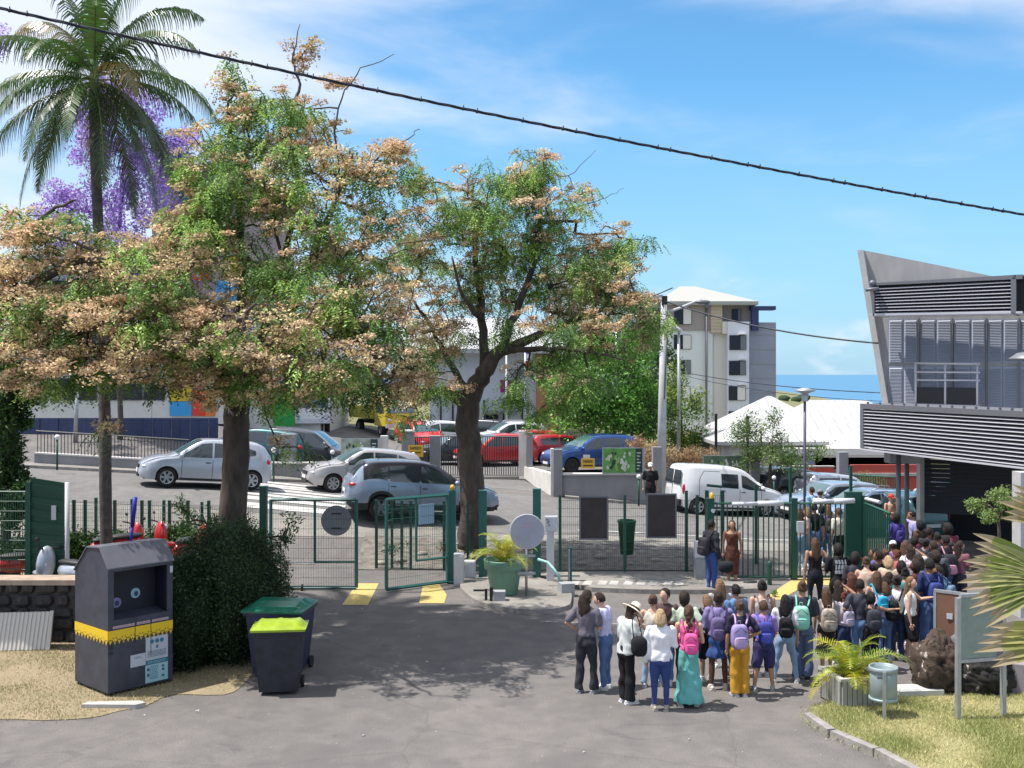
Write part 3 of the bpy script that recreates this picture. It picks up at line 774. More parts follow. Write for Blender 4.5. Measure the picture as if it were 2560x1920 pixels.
for r, y in enumerate((700, 820, 945)):
 x = 130
 while x < 400:
  w = 54; g = flat(ps, 'window', m_frame, x, y, x + w, y + 56, PY - 0.06, 0.05); flat(g, 'pane', m_glass, x + 1.5, y + 1.5, x + w - 1.5, y + 54.5, PY - 0.1, 0.04)
  x += w + 3
mb = MB(); a = PT(370, 422, PY - .5); b = PT(625, 422, PY - .5); mb.box(((a.x + b.x) / 2, PY + 5.5, a.z), (b.x - a.x, 13, 0.35)); mb.build('roof', m_frame, ps)
m_bluewall = M('navy_screen_wall', (0.035, 0.05, 0.12), 0.7, var=0.15, vscale=1.5)
sw = thing('screen_wall', 'dark navy corrugated screen wall under the coloured panels, behind the silver car', 'wall')
a = PT(30, 1045, 46); b = PT(545, 1045, 46); n = 22
for i in range(n):
 x0 = a.x + (b.x - a.x) * i / n; x1 = a.x + (b.x - a.x) * (i + 1) / n
 mb = MB(); mb.box(((x0 + x1) / 2, 46 + (0.03 if i % 2 else 0), (a.z + 1.0) / 2), (x1 - x0 - 0.02, 0.08, a.z - 1.0)); mb.build('panel', m_bluewall, sw)
def hip_house(name, label, X, Y, w, d, z0, ze, zr, ridge, wallm, roofm, rz=0.0, ov=0.4):
 t = thing(name, label, 'house', (X, Y, 0), rz)
 mb = MB(); mb.box((0, 0, (z0 + ze) / 2), (w, d, ze - z0)); mb.build('wall', wallm, t)
 w2 = w / 2 + ov; d2 = d / 2 + ov; r = ridge / 2; mb = MB()
 V = [(-w2, -d2, ze), (w2, -d2, ze), (w2, d2, ze), (-w2, d2, ze), (-r, 0, zr), (r, 0, zr)]
 V += [(x, y, z - 0.18) for x, y, z in V[:4]]
 mb.add(V, [(0, 1, 5, 4), (1, 2, 5), (2, 3, 4, 5), (3, 0, 4), (6, 9, 8, 7), (0, 6, 7, 1), (1, 7, 8, 2), (2, 8, 9, 3), (3, 9, 6, 0)]); rf = mb.build('roof', roofm, t)
 sm = MB(); k = max(4, int(w / 0.6))
 for i in range(k + 1):
  u = i / k; x = -w2 + 2 * w2 * u
  if x < -r: xt = x; tt = (x + w2) / max(w2 - r, .01)
  elif x > r: xt = x; tt = (w2 - x) / max(w2 - r, .01)
  else: xt = x; tt = 1
  sm.cyl((x, -d2, ze + .02), (x, -d2 + d2 * tt, ze + (zr - ze) * tt + .02), 0.03, n=4, caps=False)
 sm.build('roof_seams', roofm, rf, kind='stuff')
 return t
def hh(px, py, Y): return PT(px, py, Y)
a = hh(1923, 990, 78); e = hh(1800, 1072, 78)
hip_house('white_house', 'white house with a tall pyramid roof in front of the blue grey apartment side', a.x, 78, 7.0, 8, -3, e.z, a.z, 0.3, m_wht, m_wroof)
a = hh(1840, 1055, 60); e = hh(1760, 1095, 60)
hip_house('white_house', 'low white house with grey wall partly hidden behind the small leafy tree', a.x + 1.2, 60, 5.2, 6, -1.5, e.z, a.z, 1.5, m_conc, m_wroof)
a = hh(2095, 1000, 95); e = hh(2095, 1068, 95)
hip_house('white_house', 'farthest white ribbed roof below the green hillside', a.x, 95, 10.5, 10, -6, e.z, a.z, 5.0, m_wht, m_wroof)
a = hh(2020, 1030, 70); e = hh(1990, 1125, 70)
hip_house('white_house', 'broad white roofed house beside the lamp post, left of the louvre canopy', a.x + .4, 70, 9.0, 10, -4, e.z, a.z, 0.8, m_wht, m_wroof)
a = hh(2115, 1086, 60); e = hh(2115, 1122, 60)
hip_house('flat_house', 'low house with a shallow tan roof and wide grey fascia above the red wall', a.x, 60, 5.4, 7, -1.5, e.z, a.z, 0.6, m_frame, M('tan_white_roof', (0.66, 0.62, 0.58), 0.8))
fs_ = thing('fascia_building', 'long low grey building with a flat fascia behind the red walls', 'building')
flat(fs_, 'fascia', m_cream, 1962, 1121, 2260, 1138, 56, 5); flat(fs_, 'wall', m_ap4, 1985, 1138.5, 2255, 1172, 56.5, 4)
m_redw = M('red_wall', (0.42, 0.07, 0.05), 0.8, var=0.12, vscale=1)
rw = thing('red_wall', 'brick red boundary wall left of the grey gate pillar', 'wall'); flat(rw, 'wall_panel', m_redw, 1955, 1168, 2085, 1215, 53, 0.2); flat(rw, 'coping', m_conc, 1953, 1165, 2087, 1168, 52.95, 0.3)
rw = thing('red_wall', 'brick red boundary wall behind green railings, right of the grey pillar', 'wall'); flat(rw, 'wall_panel', m_redw, 2128, 1162, 2330, 1225, 50, 0.2); flat(rw, 'coping', m_conc, 2126, 1183, 2330, 1190, 49.9, 0.15)
# ================================================================== FENCES, GATES, WALLS, POLES
m_green = M('dark_green_paint', (0.012, 0.075, 0.05), 0.45, spec=0.5)
m_teal = M('teal_green_paint', (0.02, 0.11, 0.10), 0.42)
m_wire = M('green_wire', (0.03, 0.07, 0.065), 0.5)
m_cab = M('white_cabinet', (0.55, 0.56, 0.60), 0.6, var=0.06)
m_gcab = M('grey_cabinet', (0.30, 0.31, 0.33), 0.7, var=0.1)
m_galv = M('galvanised_steel', (0.42, 0.43, 0.45), 0.45, 0.6, var=0.15, vscale=6)
m_wallg = M('grey_render_wall', (0.27, 0.27, 0.29), 0.9, col2=(0.19, 0.19, 0.20), vscale=1.1, bump=0.3, bscale=15, stretch=(1, 1, 0.4))
m_wallw = M('pale_render_wall', (0.60, 0.57, 0.54), 0.9, var=0.15, vscale=1.3)
def V3(x, y, z): return Vector((x, y, z))
def mesh_panel(par, a, b, z0, z1, sx=0.05, sz=0.2, r=0.0028, mat=None, name='mesh_panel'):
 """welded wire panel between ground points a, b"""
 mb = MB(); d = Vector((b.x - a.x, b.y - a.y, 0)); L_ = d.length; d.normalize(); n = Vector((-d.y, d.x, 0))
 k = int(L_ / sx)
 for i in range(k + 1):
  p = Vector((a.x, a.y, 0)) + d * (L_ * i / k)
  mb.add([p - d * r + V3(0, 0, z0), p + d * r + V3(0, 0, z0), p + n * r * 1.5 + V3(0, 0, z0), p - d * r + V3(0, 0, z1), p + d * r + V3(0, 0, z1), p + n * r * 1.5 + V3(0, 0, z1)], [(0, 1, 4, 3), (1, 2, 5, 4), (2, 0, 3, 5)])
 k = max(1, int((z1 - z0) / sz))
 for i in range(k + 1):
  z = z0 + (z1 - z0) * i / k; rr = r * 1.5
  p = Vector((a.x, a.y, z)); q = p + d * L_
  mb.add([p + V3(0, 0, -rr), p + V3(0, 0, rr), p - n * rr * 1.5, q + V3(0, 0, -rr), q + V3(0, 0, rr), q - n * rr * 1.5], [(0, 1, 4, 3), (1, 2, 5, 4), (2, 0, 3, 5)])
 return mb.build(name, mat or m_wire, par, kind='stuff')
def post(par, p, z0, z1, w=0.06, mat=None, name='post', d=None):
 mb = MB(); mb.box((p.x, p.y, (z0 + z1) / 2), (w, d or w, z1 - z0)); mb.box((p.x, p.y, z1 + .006), (w * 1.08, (d or w) * 1.08, 0.012)); return mb.build(name, mat or m_green, par)
def bar(par, a, b, w, mat, name='rail'):
 mb = MB(); mb.cyl(a, b, w / 2 * 1.2, n=4, smooth=False); return mb.build(name, mat, par)
def bars(par, a, b, z0, z1, n, w, mat, name='bar'):
 base = MB(); base.box((0, 0, 0.5), (w, w, 1.0)); me = base.mesh(name); me.materials.append(mat)
 for i in range(n):
  t = (i + 0.5) / n; p = a.lerp(b, t)
  zz0 = z0(t) if callable(z0) else z0; zz1 = z1(t) if callable(z1) else z1
  o = link(name, me, par, loc=(p.x, p.y, zz0)); o.scale = (1, 1, zz1 - zz0)
def fence(label, x0, y0, x1, y1, hgt, posts, z=None, group='green mesh fences along the school boundary', pw=0.07, mat=None, name='mesh_fence', tops=None):
 t = thing(name, label, 'fence', group=group)
 a = PT(x0, HY, y0); b = PT(x1, HY, y1)
 n = max(1, round((b - a).length / 2.5))
 for i in range(n):
  p = a.lerp(b, i / n); q = a.lerp(b, (i + 1) / n); zz = (h(p.x, p.y) if z is None else z)
  mesh_panel(t, p, q, zz + .05, zz + hgt, mat=mat)
 for k, px in enumerate(posts):
  f = (px - x0) / (x1 - x0); Y = y0 + (y1 - y0) * f; p = PT(px, HY, Y); zz = (h(p.x, p.y) if z is None else z)
  top = CH - ((tops[k] if tops else None) or HY) / 1 if False else zz + hgt + 0.12
  post(t, p, zz, top, pw)
 return t
fence('green mesh fence left of the double gate, behind the hedge and palm trunk', 168, 27.6, 655, 27.4, 1.85, [185, 213, 287, 355, 374, 424, 470, 522, 560, 610])
fence('low second mesh fence along the road edge on the left', 170, 30.3, 640, 30.2, 0.95, [240, 330, 410, 505, 600], mat=m_black)
f2 = fence('green mesh fence stub between gate leaf and leaning tree trunk', 940, 28.6, 1200, 28.4, 1.7, [941, 980, 1005, 1027, 1110, 1170])
f3 = fence('green mesh fence carrying two dark noticeboards right of the round sign', 1395, 27.8, 1745, 27.8, 1.95, [1400, 1562, 1743])
for px, Y, zt, w, lb in ((659, 26.4, 2.45, 0.17, 'thick green gate post beside the leafy twigs, left end of the double gate'), (1131, 26.9, 2.3, 0.17, 'thick teal gate post with a yellow warning beacon on top'),
     (1207, 27.3, 2.25, 0.2, 'thick dark teal post behind the potted palm'), (1342, 27.2, 2.3, 0.2, 'thick dark teal post behind the round white sign')):
 t = thing('gate_post', lb, 'post', group='thick square gate posts'); p = PT(px, HY, Y); post(t, p, 0, zt, w, m_teal if px > 1000 else m_green)
 mb = MB(); mb.box((p.x, p.y, 0.03), (w + .1, w + .1, 0.03)); mb.build('base_plate', m_teal, t)
 if px == 1131:
  mb = MB(); mb.lathe((p.x, p.y, zt), [(0.05, 0), (0.05, 0.03), (0.06, 0.03), (0.055, 0.1), (0.03, 0.14), (0, 0.145)], 12); mb.build('warning_beacon', M('amber_plastic', (0.75, 0.42, 0.02), 0.3), t)
def leaf_gate(label, W, x0, x1, ytl, ytr, ybl, ybr, midl, midr, vx, mat, group='tall mesh gate leaves'):
 t = thing('gate_leaf', label, 'gate', group=group); a = W.pt(x0, ytl); b = W.pt(x1, ytr); c = W.pt(x0, ybl); d = W.pt(x1, ybr)
 zt = (a.z + b.z) / 2; zb = (c.z + d.z) / 2
 def at(px, z): p = W.pt(px, 1300); return V3(p.x, p.y, z)
 w = 0.07
 for nm, p, q in (('top_rail', at(x0, zt), at(x1, zt)), ('bottom_rail', at(x0, zb), at(x1, zb)), ('side_rail', at(x0, zb), at(x0, zt)), ('side_rail', at(x1, zb), at(x1, zt))):
  bar(t, p, q, w, mat, nm)
 zm = (W.pt(x0, midl).z + W.pt(x1, midr).z) / 2
 bar(t, at(vx if vx < (x0 + x1) / 2 + 5 else x0, zm), at(x1, zm), 0.05, mat, 'middle_rail')
 if vx: bar(t, at(vx, zm), at(vx, zt), 0.05, mat, 'upright')
 mesh_panel(t, at(x0, 0), at(x1, 0), zb, zt, sx=0.06, sz=0.22, mat=mat)
 return t, at, zt, zb, zm
WL_ = Wall(672, 26.0, 896, 26.0)
t, at, zt, zb, zm = leaf_gate('closed left mesh gate leaf with a round grey sign plate wired to it', WL_, 677, 891, 1250, 1247, 1470, 1468, 1405, 1405, 787, m_teal)
bar(t, at(705, zm - .03), at(787, zm - .03), 0.05, m_galv, 'bolt_bar')
p = at(840, 0); mb = MB(); mb.cyl((p.x, p.y + 0.03, WL_.pt(840, 1302).z), (p.x, p.y + 0.05, WL_.pt(840, 1302).z), 0.365, n=36)
m_signback = M('sign_back_grey', (0.25, 0.235, 0.25), 0.6, 0.1, var=0.1, vscale=3)
rs = mb.build('round_sign', m_signback, label='round grey sign plate wired behind the left mesh gate leaf', cat='sign')
mb = MB()
for dz in (-0.18, 0.17): mb.box((p.x, p.y + 0.02, WL_.pt(840, 1302).z + dz), (0.24, 0.02, 0.025))
mb.build('bracket', m_black, rs)
mb = MB(); q = PT(755, HY, 25.9); mb.cyl((q.x, q.y, 0), (q.x, q.y, 0.16), 0.03, n=8); mb.build('drop_bolt', m_black, t)
WR_ = Wall(962, 25.7, 1122, 26.75)
t, at, zt, zb, zm = leaf_gate('right mesh gate leaf swung open with a light blue notice panel', WR_, 966, 1119, 1252, 1234, 1472, 1455, 1408, 1395, 1040, m_teal)
mb = MB(); WR_.rect(mb, 1048, 1262, 1085, 1308, -0.04, 0.02); mb.build('notice_panel', M('pale_blue_notice', (0.30, 0.42, 0.55), 0.5), t)
def cab(label, px, Y, w, d, z0, z1, mat, name='cabinet', cat='cabinet'):
 p = PT(px, HY, Y); t = thing(name, label, cat)
 mb = MB(); mb.box((p.x, p.y, (z0 + z1) / 2), (w, d, z1 - z0)); mb.build('body', mat, t)
 mb = MB(); mb.box((p.x, p.y - d / 2 - .008, (z0 + z1) / 2), (w * 0.84, 0.014, (z1 - z0) * 0.88)); mb.build('door', mat, t)
 return t
cab('tall pale cabinet with cap at the hinge of the open gate leaf', 1147, 26.6, 0.24, 0.3, 0.0, 0.78, m_cab)
cab('short pale cabinet low behind the potted palm', 1175, 27.2, 0.28, 0.25, 0.08, 0.5, m_cab)
t = cab('white keypad box high on a grey post right of the round sign', 1378, 26.6, 0.31, 0.14, 1.33, 1.70, m_cab, 'keypad_box', 'keypad')
p = PT(1376, HY, 26.65); mb = MB(); mb.box((p.x, p.y, 0.665), (0.18, 0.12, 1.33)); mb.build('stand', m_cab, t)
mb = MB();
for dx, dz in ((-.1, .1), (-.06, .06), (-.08, .02), (-.05, -.04)): mb.box((PT(1378, HY, 26.5).x + dx, 26.5, 1.53 + dz), (0.025, 0.01, 0.03))
mb.build('keypad', m_black, t)
cab('two tone grey cabinet with a white top at the start of the barred gate', 1749, 27.0, 0.26, 0.26, 0.0, 0.62, m_gcab)
cab('white box on top of the grey cabinet at the barred gate', 1749, 26.99, 0.25, 0.25, 0.625, 1.02, m_cab)
p = PT(1344, HY, 26.0); q = PT(1397, HY, 25.6)
mb = MB(); mb.tube([(p.x, p.y, 0.74), (p.x + .25, p.y, 0.66), (q.x - .1, q.y, 0.55), (q.x, q.y, 0.42), (q.x + .02, q.y, 0.1)], 0.035, n=8)
mb.build('handrail', M('mint_paint', (0.25, 0.50, 0.46), 0.5, var=0.2), label='short curved pale green handrail ending at a concrete block', cat='handrail')
mb = MB(); p = PT(1416, HY, 25.3); mb.box((p.x, p.y, 0.14), (0.32, 0.3, 0.34), 0.25); mb.build('concrete_block', m_gcab, label='squat concrete block below the slim teal post', cat='block')
t = thing('slim_post', 'slim teal post behind the squat concrete block', 'post'); post(t, PT(1425, HY, 26.0), 0, 1.02, 0.09, m_teal); mb = MB(); p = PT(1423, HY, 25.94); mb.box((p.x, p.y, .55), (0.03, .01, .9)); mb.build('reflector_strip', m_galv, t)
t = thing('barrier_stub', 'black folding barrier stub with a concrete foot left of the green pot', 'barrier'); p = G(1228, 1516); mb = MB(); mb.box((p.x, p.y + .1, .2), (0.07, .07, 0.42)); mb.build('post', m_black, t)
mb = MB(); mb.box((p.x - .12, p.y + .2, .2), (0.06, .06, 0.3)); mb.box((p.x - .28, p.y + .2, .32), (0.25, .03, 0.04)); mb.build('arm', m_black, t)
mb = MB(); mb.box((p.x + .18, p.y + .2, .16), (0.27, .25, 0.3)); mb.build('concrete_foot', m_gcab, t)
for px0, px1, y0, y1, lb in ((1448, 1521, 1240, 1350, 'left of two dark noticeboards hung on the green mesh fence'), (1616, 1692, 1234, 1346, 'right of two dark noticeboards hung on the green mesh fence')):
 W = Wall(px0, 27.7, px1, 27.7); t = thing('fence_board', lb, 'noticeboard', group='dark boards on the fence')
 mb = MB(); W.rect(mb, px0, y0, px1, y1, 0.0, 0.05); mb.build('panel', M('brown_black_board', (0.04, 0.03, 0.032), 0.7, var=0.2), t)
 for r in ((px0, y0, px1, y0 + 4), (px0, y1 - 4, px1, y1), (px0, y0 + 4.2, px0 + 4, y1 - 4.2), (px1 - 4, y0 + 4.2, px1, y1 - 4.2)):
  mb = MB(); W.rect(mb, *r, 0.02, 0.06); mb.build('frame', m_frame, t)
p = G(1567, 1396); mb = MB(); mb.lathe((p.x, 28.6, 0.05), [(0, 0), (0.17, 0), (0.24, 0.85), (0.255, 0.86), (0.25, 0.9), (0.22, 0.9), (0.2, 0.6), (0, 0.6)], 20)
p.y = 28.6; p.x = (1567 - CX) / F * 28.6
mb = MB(); mb.lathe((p.x, p.y, h(p.x, p.y) + .42), [(0, 0), (0.17, 0), (0.235, 0.83), (0.255, 0.84), (0.25, 0.9), (0.22, 0.9), (0.2, 0.6), (0, 0.6)], 20); t_ = mb.build('litter_bin', M('bin_green', (0.01, 0.13, 0.05), 0.4), label='green plastic litter bin hung behind the mesh fence between noticeboards', cat='bin')
mb = MB(); mb.cyl((p.x, p.y + .3, h(p.x, p.y)), (p.x, p.y + .3, 1.3), 0.03, n=8); mb.build('bin_post', m_green, t_)
def barred(label, x0, Y0, x1, Y1, z0, z1, n, name='barred_gate', mat=None, w=0.028, group='green barred gate sections', rail=0.05):
 t = thing(name, label, 'gate', group=group); a = PT(x0, HY, Y0); b = PT(x1, HY, Y1); a.z = b.z = 0; mat = mat or m_green
 bars(t, a, b, z0, z1, n, w, mat)
 for z, nm in ((z0, 'bottom_rail'), (z1, 'top_rail')): bar(t, a + V3(0, 0, z), b + V3(0, 0, z), rail, mat, nm)
 return t
barred('long barred gate section behind the couple, left of the middle post', 1786, 27.3, 1980, 27.3, 0.08, 1.93, 15)
barred('barred gate section between the middle post and thick green post', 1994, 27.3, 2108, 27.3, 0.08, 1.93, 9)
barred('barred gate leaf angled toward the crowd on the right', 2162, 27.2, 2226, 25.2, 0.1, 1.95, 14, w=0.03)
for px, Y, w, zt, lb in ((1776, 27.3, 0.18, 2.05, 'green post with a small amber lamp at the left end of the barred gate'), (1985, 27.3, 0.15, 2.05, 'middle post of the barred gate carrying a white lock box'), (2133, 27.4, 0.42, 2.2, 'very thick dark green post right of the barred gate'), (2158, 27.4, 0.12, 2.1, 'narrow green post hinging the angled gate leaf')):
 t = thing('gate_post', lb, 'post', group='posts of the barred gate'); p = PT(px, HY, Y); post(t, p, 0, zt, w, m_green, d=0.15)
 if px == 1776:
  mb = MB(); mb.lathe((p.x + .03, p.y, zt), [(0.05, 0), (0.055, 0.08), (0.03, 0.15), (0, 0.155)], 10); mb.build('warning_beacon', MATS['amber_plastic'], t)
  mb = MB(); mb.cyl((p.x + .05, p.y - .09, 1.75), (p.x + .05, p.y - .12, 1.75), 0.05, n=12); mb.build('photocell', m_cab, t)
 if px == 1985:
  mb = MB(); mb.box((p.x + .13, p.y - .1, 1.35), (0.17, 0.08, 0.28)); mb.build('lock_box', m_cab, t)
for x0, x1, yy, lb in ((1830, 1958, 1259, 'left white gate motor tube on top of the barred gate'), (2032, 2136, 1253, 'right white gate motor tube on top of the barred gate')):
 mb = MB(); mb.cyl(PT(x0, yy + 1, 27.2), PT((x0 + x1) / 2, yy, 27.2), 0.05, n=10); mb.cyl(PT((x0 + x1) / 2, yy, 27.2), PT(x1, yy - 1, 27.2), 0.07, n=10)
 mb.build('gate_motor', m_cab, label=lb, cat='gate motor', group='gate motor tubes')
mb = MB(); mb.cyl(PT(2165, 1247, 27.1), PT(2200, 1256, 26.3), 0.045, n=10); mb.build('gate_motor', m_cab, label='short white motor tube on the angled gate leaf', cat='gate motor', group='gate motor tubes')
t = fence('small framed mesh panel in front of the white van', 1765, 28.6, 1808, 28.6, 1.98, [1767, 1806], pw=0.09); bar(t, PT(1767, 1213, 28.6), PT(1806, 1217, 28.6), 0.06, m_green, 'top_rail')
for px, y0, y1, Y, lb in ((1716, 1228, 1410, 28.2, 'slim green fence post with white fixing left of the couple'), (1890, 1212, 1330, 29.5, 'slim green post seen through the barred gate'), (1976, 1170, 1290, 29.8, 'tall green post rising above the barred gate'), (2127, 1165, 1280, 28.4, 'tall green post rising behind the thick post')):
 t = thing('fence_post', lb, 'post', group='slim green posts'); p = PT(px, HY, Y); post(t, p, h(p.x, p.y), PT(px, y0, Y).z, 0.07)
for px, py, lb in ((1924, 1462, 'black corrugated bollard with weeds in front of the barred gate'), (2236, 1428, 'pale round post at the end of the angled gate leaf')):
 p = G(px, py); mb = MB(); r = 0.06
 mb.lathe((p.x, p.y, 0), [(r, 0)] + [(r * (1.1 if i % 2 else 0.9), 0.1 + i * 0.05) for i in range(10)] + [(0, 0.6)], 12) if px < 2000 else mb.cyl((p.x, p.y, 0), (p.x, p.y, 1.05), 0.08, n=12)
 mb.build('bollard', m_green if px < 2000 else m_cab, label=lb, cat='bollard')
def block(par, name, mat, x0, x1, yt, yb, Y, d=0.3, Y1=None):
 a = PT(x0, yt, Y); b = PT(x1, yb, Y); mb = MB()
 if Y1 is None: mb.box(((a.x + b.x) / 2, Y + d / 2, (a.z + b.z) / 2), (b.x - a.x, d, a.z - b.z))
 return mb.build(name, mat, par)
lw = thing('boundary_wall', 'low concrete wall topped by a black railing left of the silver car', 'wall')
a = PT(86, HY, 36.9); b = PT(470, HY, 37.5)
mb = MB(); ra = []
for i in range(13):
 t_ = i / 12; p = a.lerp(b, t_); ra.append((p.x, p.y))
for (x0, y0), (x1, y1) in zip(ra[:-1], ra[1:]):
 z0 = h(x0, y0) - .3; z1 = h(x1, y1) - .3; t0 = h(x0, y0) + .42; t1 = h(x1, y1) + .42
 mb.prism([V3(x0, y0, z0), V3(x1, y1, z1), V3(x1, y1, t1), V3(x0, y0, t0)], (0, .25, 0))
mb.build('wall', m_wallg, lw)
mb = MB()
for (x0, y0), (x1, y1) in zip(ra[:-1], ra[1:]): mb.prism([V3(x0, y0 - .03, h(x0, y0) + .42), V3(x1, y1 - .03, h(x1, y1) + .42), V3(x1, y1 - .03, h(x1, y1) + .47), V3(x0, y0 - .03, h(x0, y0) + .47)], (0, .31, 0))
mb.build('coping', m_wallw, lw)
a2 = a + V3(0, .12, 0); b2 = b + V3(0, .12, 0)
hz = lambda t_: h((a2.lerp(b2, t_)).x, (a2.lerp(b2, t_)).y)
bars(lw, a2, b2, lambda t_: hz(t_) + .47, lambda t_: hz(t_) + 1.22, 46, 0.02, m_black)
bar(lw, V3(a2.x, a2.y, hz(0) + 1.2), V3(b2.x, b2.y, hz(1) + 1.2), 0.04, m_black)
lw = thing('boundary_wall', 'low grey boundary wall with grey pillars between the two silver cars', 'wall')
block(lw, 'wall', m_wallg, 648, 1000, 1160, 1206, 38.6); block(lw, 'pillar', m_wallg, 697, 736, 1086, 1160, 38.7, .4); block(lw, 'pillar', m_wallw, 950, 968, 1090, 1160, 39.4, .4)
block(lw, 'coping', m_wallw, 645, 1000, 1156, 1160, 38.55, .36)
lw = thing('boundary_wall', 'grey pillar pair with a short barred panel left of the driveway gate', 'wall')
block(lw, 'pillar', m_wallg, 1004, 1034, 1080, 1205, 41.2, .45); block(lw, 'pillar', m_wallg, 1074, 1100, 1090, 1205, 42.5, .45); block(lw, 'wall', m_wallg, 1034.5, 1073.5, 1157, 1205, 42)
bars(lw, PT(1036, HY, 42.1), PT(1073, HY, 42.2), PT(1, 1157, 42).z, PT(1, 1093, 42).z, 7, 0.03, m_black); bar(lw, PT(1035, 1093, 42.1), PT(1074, 1093, 42.1), 0.05, m_black)
block(lw, 'pillar_cap', m_wallw, 1001, 1037, 1076, 1080, 41.1, .6)
dg = thing('driveway_gate', 'black barred driveway gate in front of the parked red car', 'gate')
a = PT(1101, HY, 45.6); b = PT(1297, HY, 45.2); a.z = b.z = 0
z0 = PT(0, 1190, 45.4).z; z1 = PT(0, 1091, 45.4).z
bars(dg, a, b, z0, z1, 34, 0.035, m_black); bar(dg, a + V3(0, 0, z0), b + V3(0, 0, z0), .09, m_black, 'bottom_rail'); bar(dg, a + V3(0, 0, z1), b + V3(0, 0, z1), .05, m_black, 'top_rail')
block(dg, 'threshold', m_walk, 1100, 1298, 1192, 1206, 45.1, .2)
lw = thing('boundary_wall', 'white angled wall and grey wall with open top in front of the blue car', 'wall')
block(lw, 'pillar', m_wallw, 1297, 1316, 1078, 1190, 45.0, .4); block(lw, 'pillar', m_wallg, 1317, 1332, 1081, 1180, 44.7, .3)
a = PT(1310, HY, 45); b = PT(1383, HY, 41.2); mb = MB()
mb.prism([V3(a.x, a.y, PT(0, 1195, 45).z), V3(b.x, b.y, PT(0, 1252, 41.2).z), V3(b.x, b.y, PT(0, 1186, 41.2).z), V3(a.x, a.y, PT(0, 1167, 45).z)], (0.25, .1, 0)); mb.build('angled_wall', m_wallw, lw)
block(lw, 'pillar', m_wallw, 1377, 1384, 1122, 1250, 41.1, .35); block(lw, 'pillar', m_wallg, 1384.3, 1406, 1124, 1250, 41.0, .35)
block(lw, 'wall', m_wallg, 1406.5, 1632, 1188, 1264, 41.1, .3); block(lw, 'coping', m_wallw, 1406.5, 1632, 1184, 1188, 41.0, .4)
block(lw, 'pillar', m_wallg, 1632.5, 1655, 1118, 1264, 41.3, .4)
lw = thing('boundary_wall', 'grey wall section with a pillar behind the white van', 'wall')
block(lw, 'wall', m_wallg, 1672, 2100, 1192, 1260, 46.5, .3); block(lw, 'pillar', m_wallg, 1878, 1900, 1135, 1250, 46.2, .4)
lw = thing('boundary_wall', 'isolated grey gate pillar between two red walls on the right', 'wall'); block(lw, 'pillar', m_wallg, 2098, 2121, 1131, 1240, 48, .45)
grn = thing('railing', 'green railing with upright bars in front of the red wall', 'railing'); a = PT(2122, HY, 47.5); b = PT(2242, HY, 44.5)
bars(grn, a, b, lambda t_: -0.4, lambda t_: CH - (1186 + t_ * 8 - HY) / F * (47.5 - 3 * t_), 20, 0.03, m_green); bar(grn, PT(2122, 1187, 47.5), PT(2242, 1193, 44.5), .05, m_green)
m_signy = M('sign_yellow', (0.66, 0.38, 0.03), 0.5)
m_ink = M('black_ink', (0.02, 0.02, 0.02), 0.6)
def danger(x0, x1, y0, y1, Y, lb):
 t = thing('danger_sign', lb, 'sign', group='yellow danger signs'); W = Wall(x0, Y, x1, Y)
 mb = MB(); W.rect(mb, x0, y0, x1, y1, 0, .03); mb.build('panel', m_signy, t)
 mb = MB(); o = W.pt(x0 + 5, y0 + 11, 0.0); e = W.pt(x1 - 5, y0 + 4, 0.0); letters(mb, 'DANGER', o, Vector((1, 0, 0)), Vector((0, 0, 1)), e.x - o.x, e.z - o.z)
 for i in range(9):
  q = W.pt(x0 + 5 + i * (x1 - x0 - 10) / 9, y0 + 20, 0.0) + V3(0, -.004, 0); mb.quad(q, q + V3(.035, 0, 0), q + V3(.035, 0, .06), q + V3(0, 0, .06))
 mb.build('lettering', m_ink, t)
danger(1020, 1058, 1113, 1142, 40.9, 'yellow DANGER sign on the grey pillar left of the driveway gate')
danger(1453, 1487, 1146, 1171, 40.9, 'yellow DANGER sign on top of the wall in front of the blue car')
mb = MB(); W = Wall(1458, 41, 1475, 41); W.rect(mb, 1458, 1137, 1475, 1145.7, 0, .02); mb.build('small_notice', m_cab, label='small white notice standing above the right DANGER sign', cat='sign')
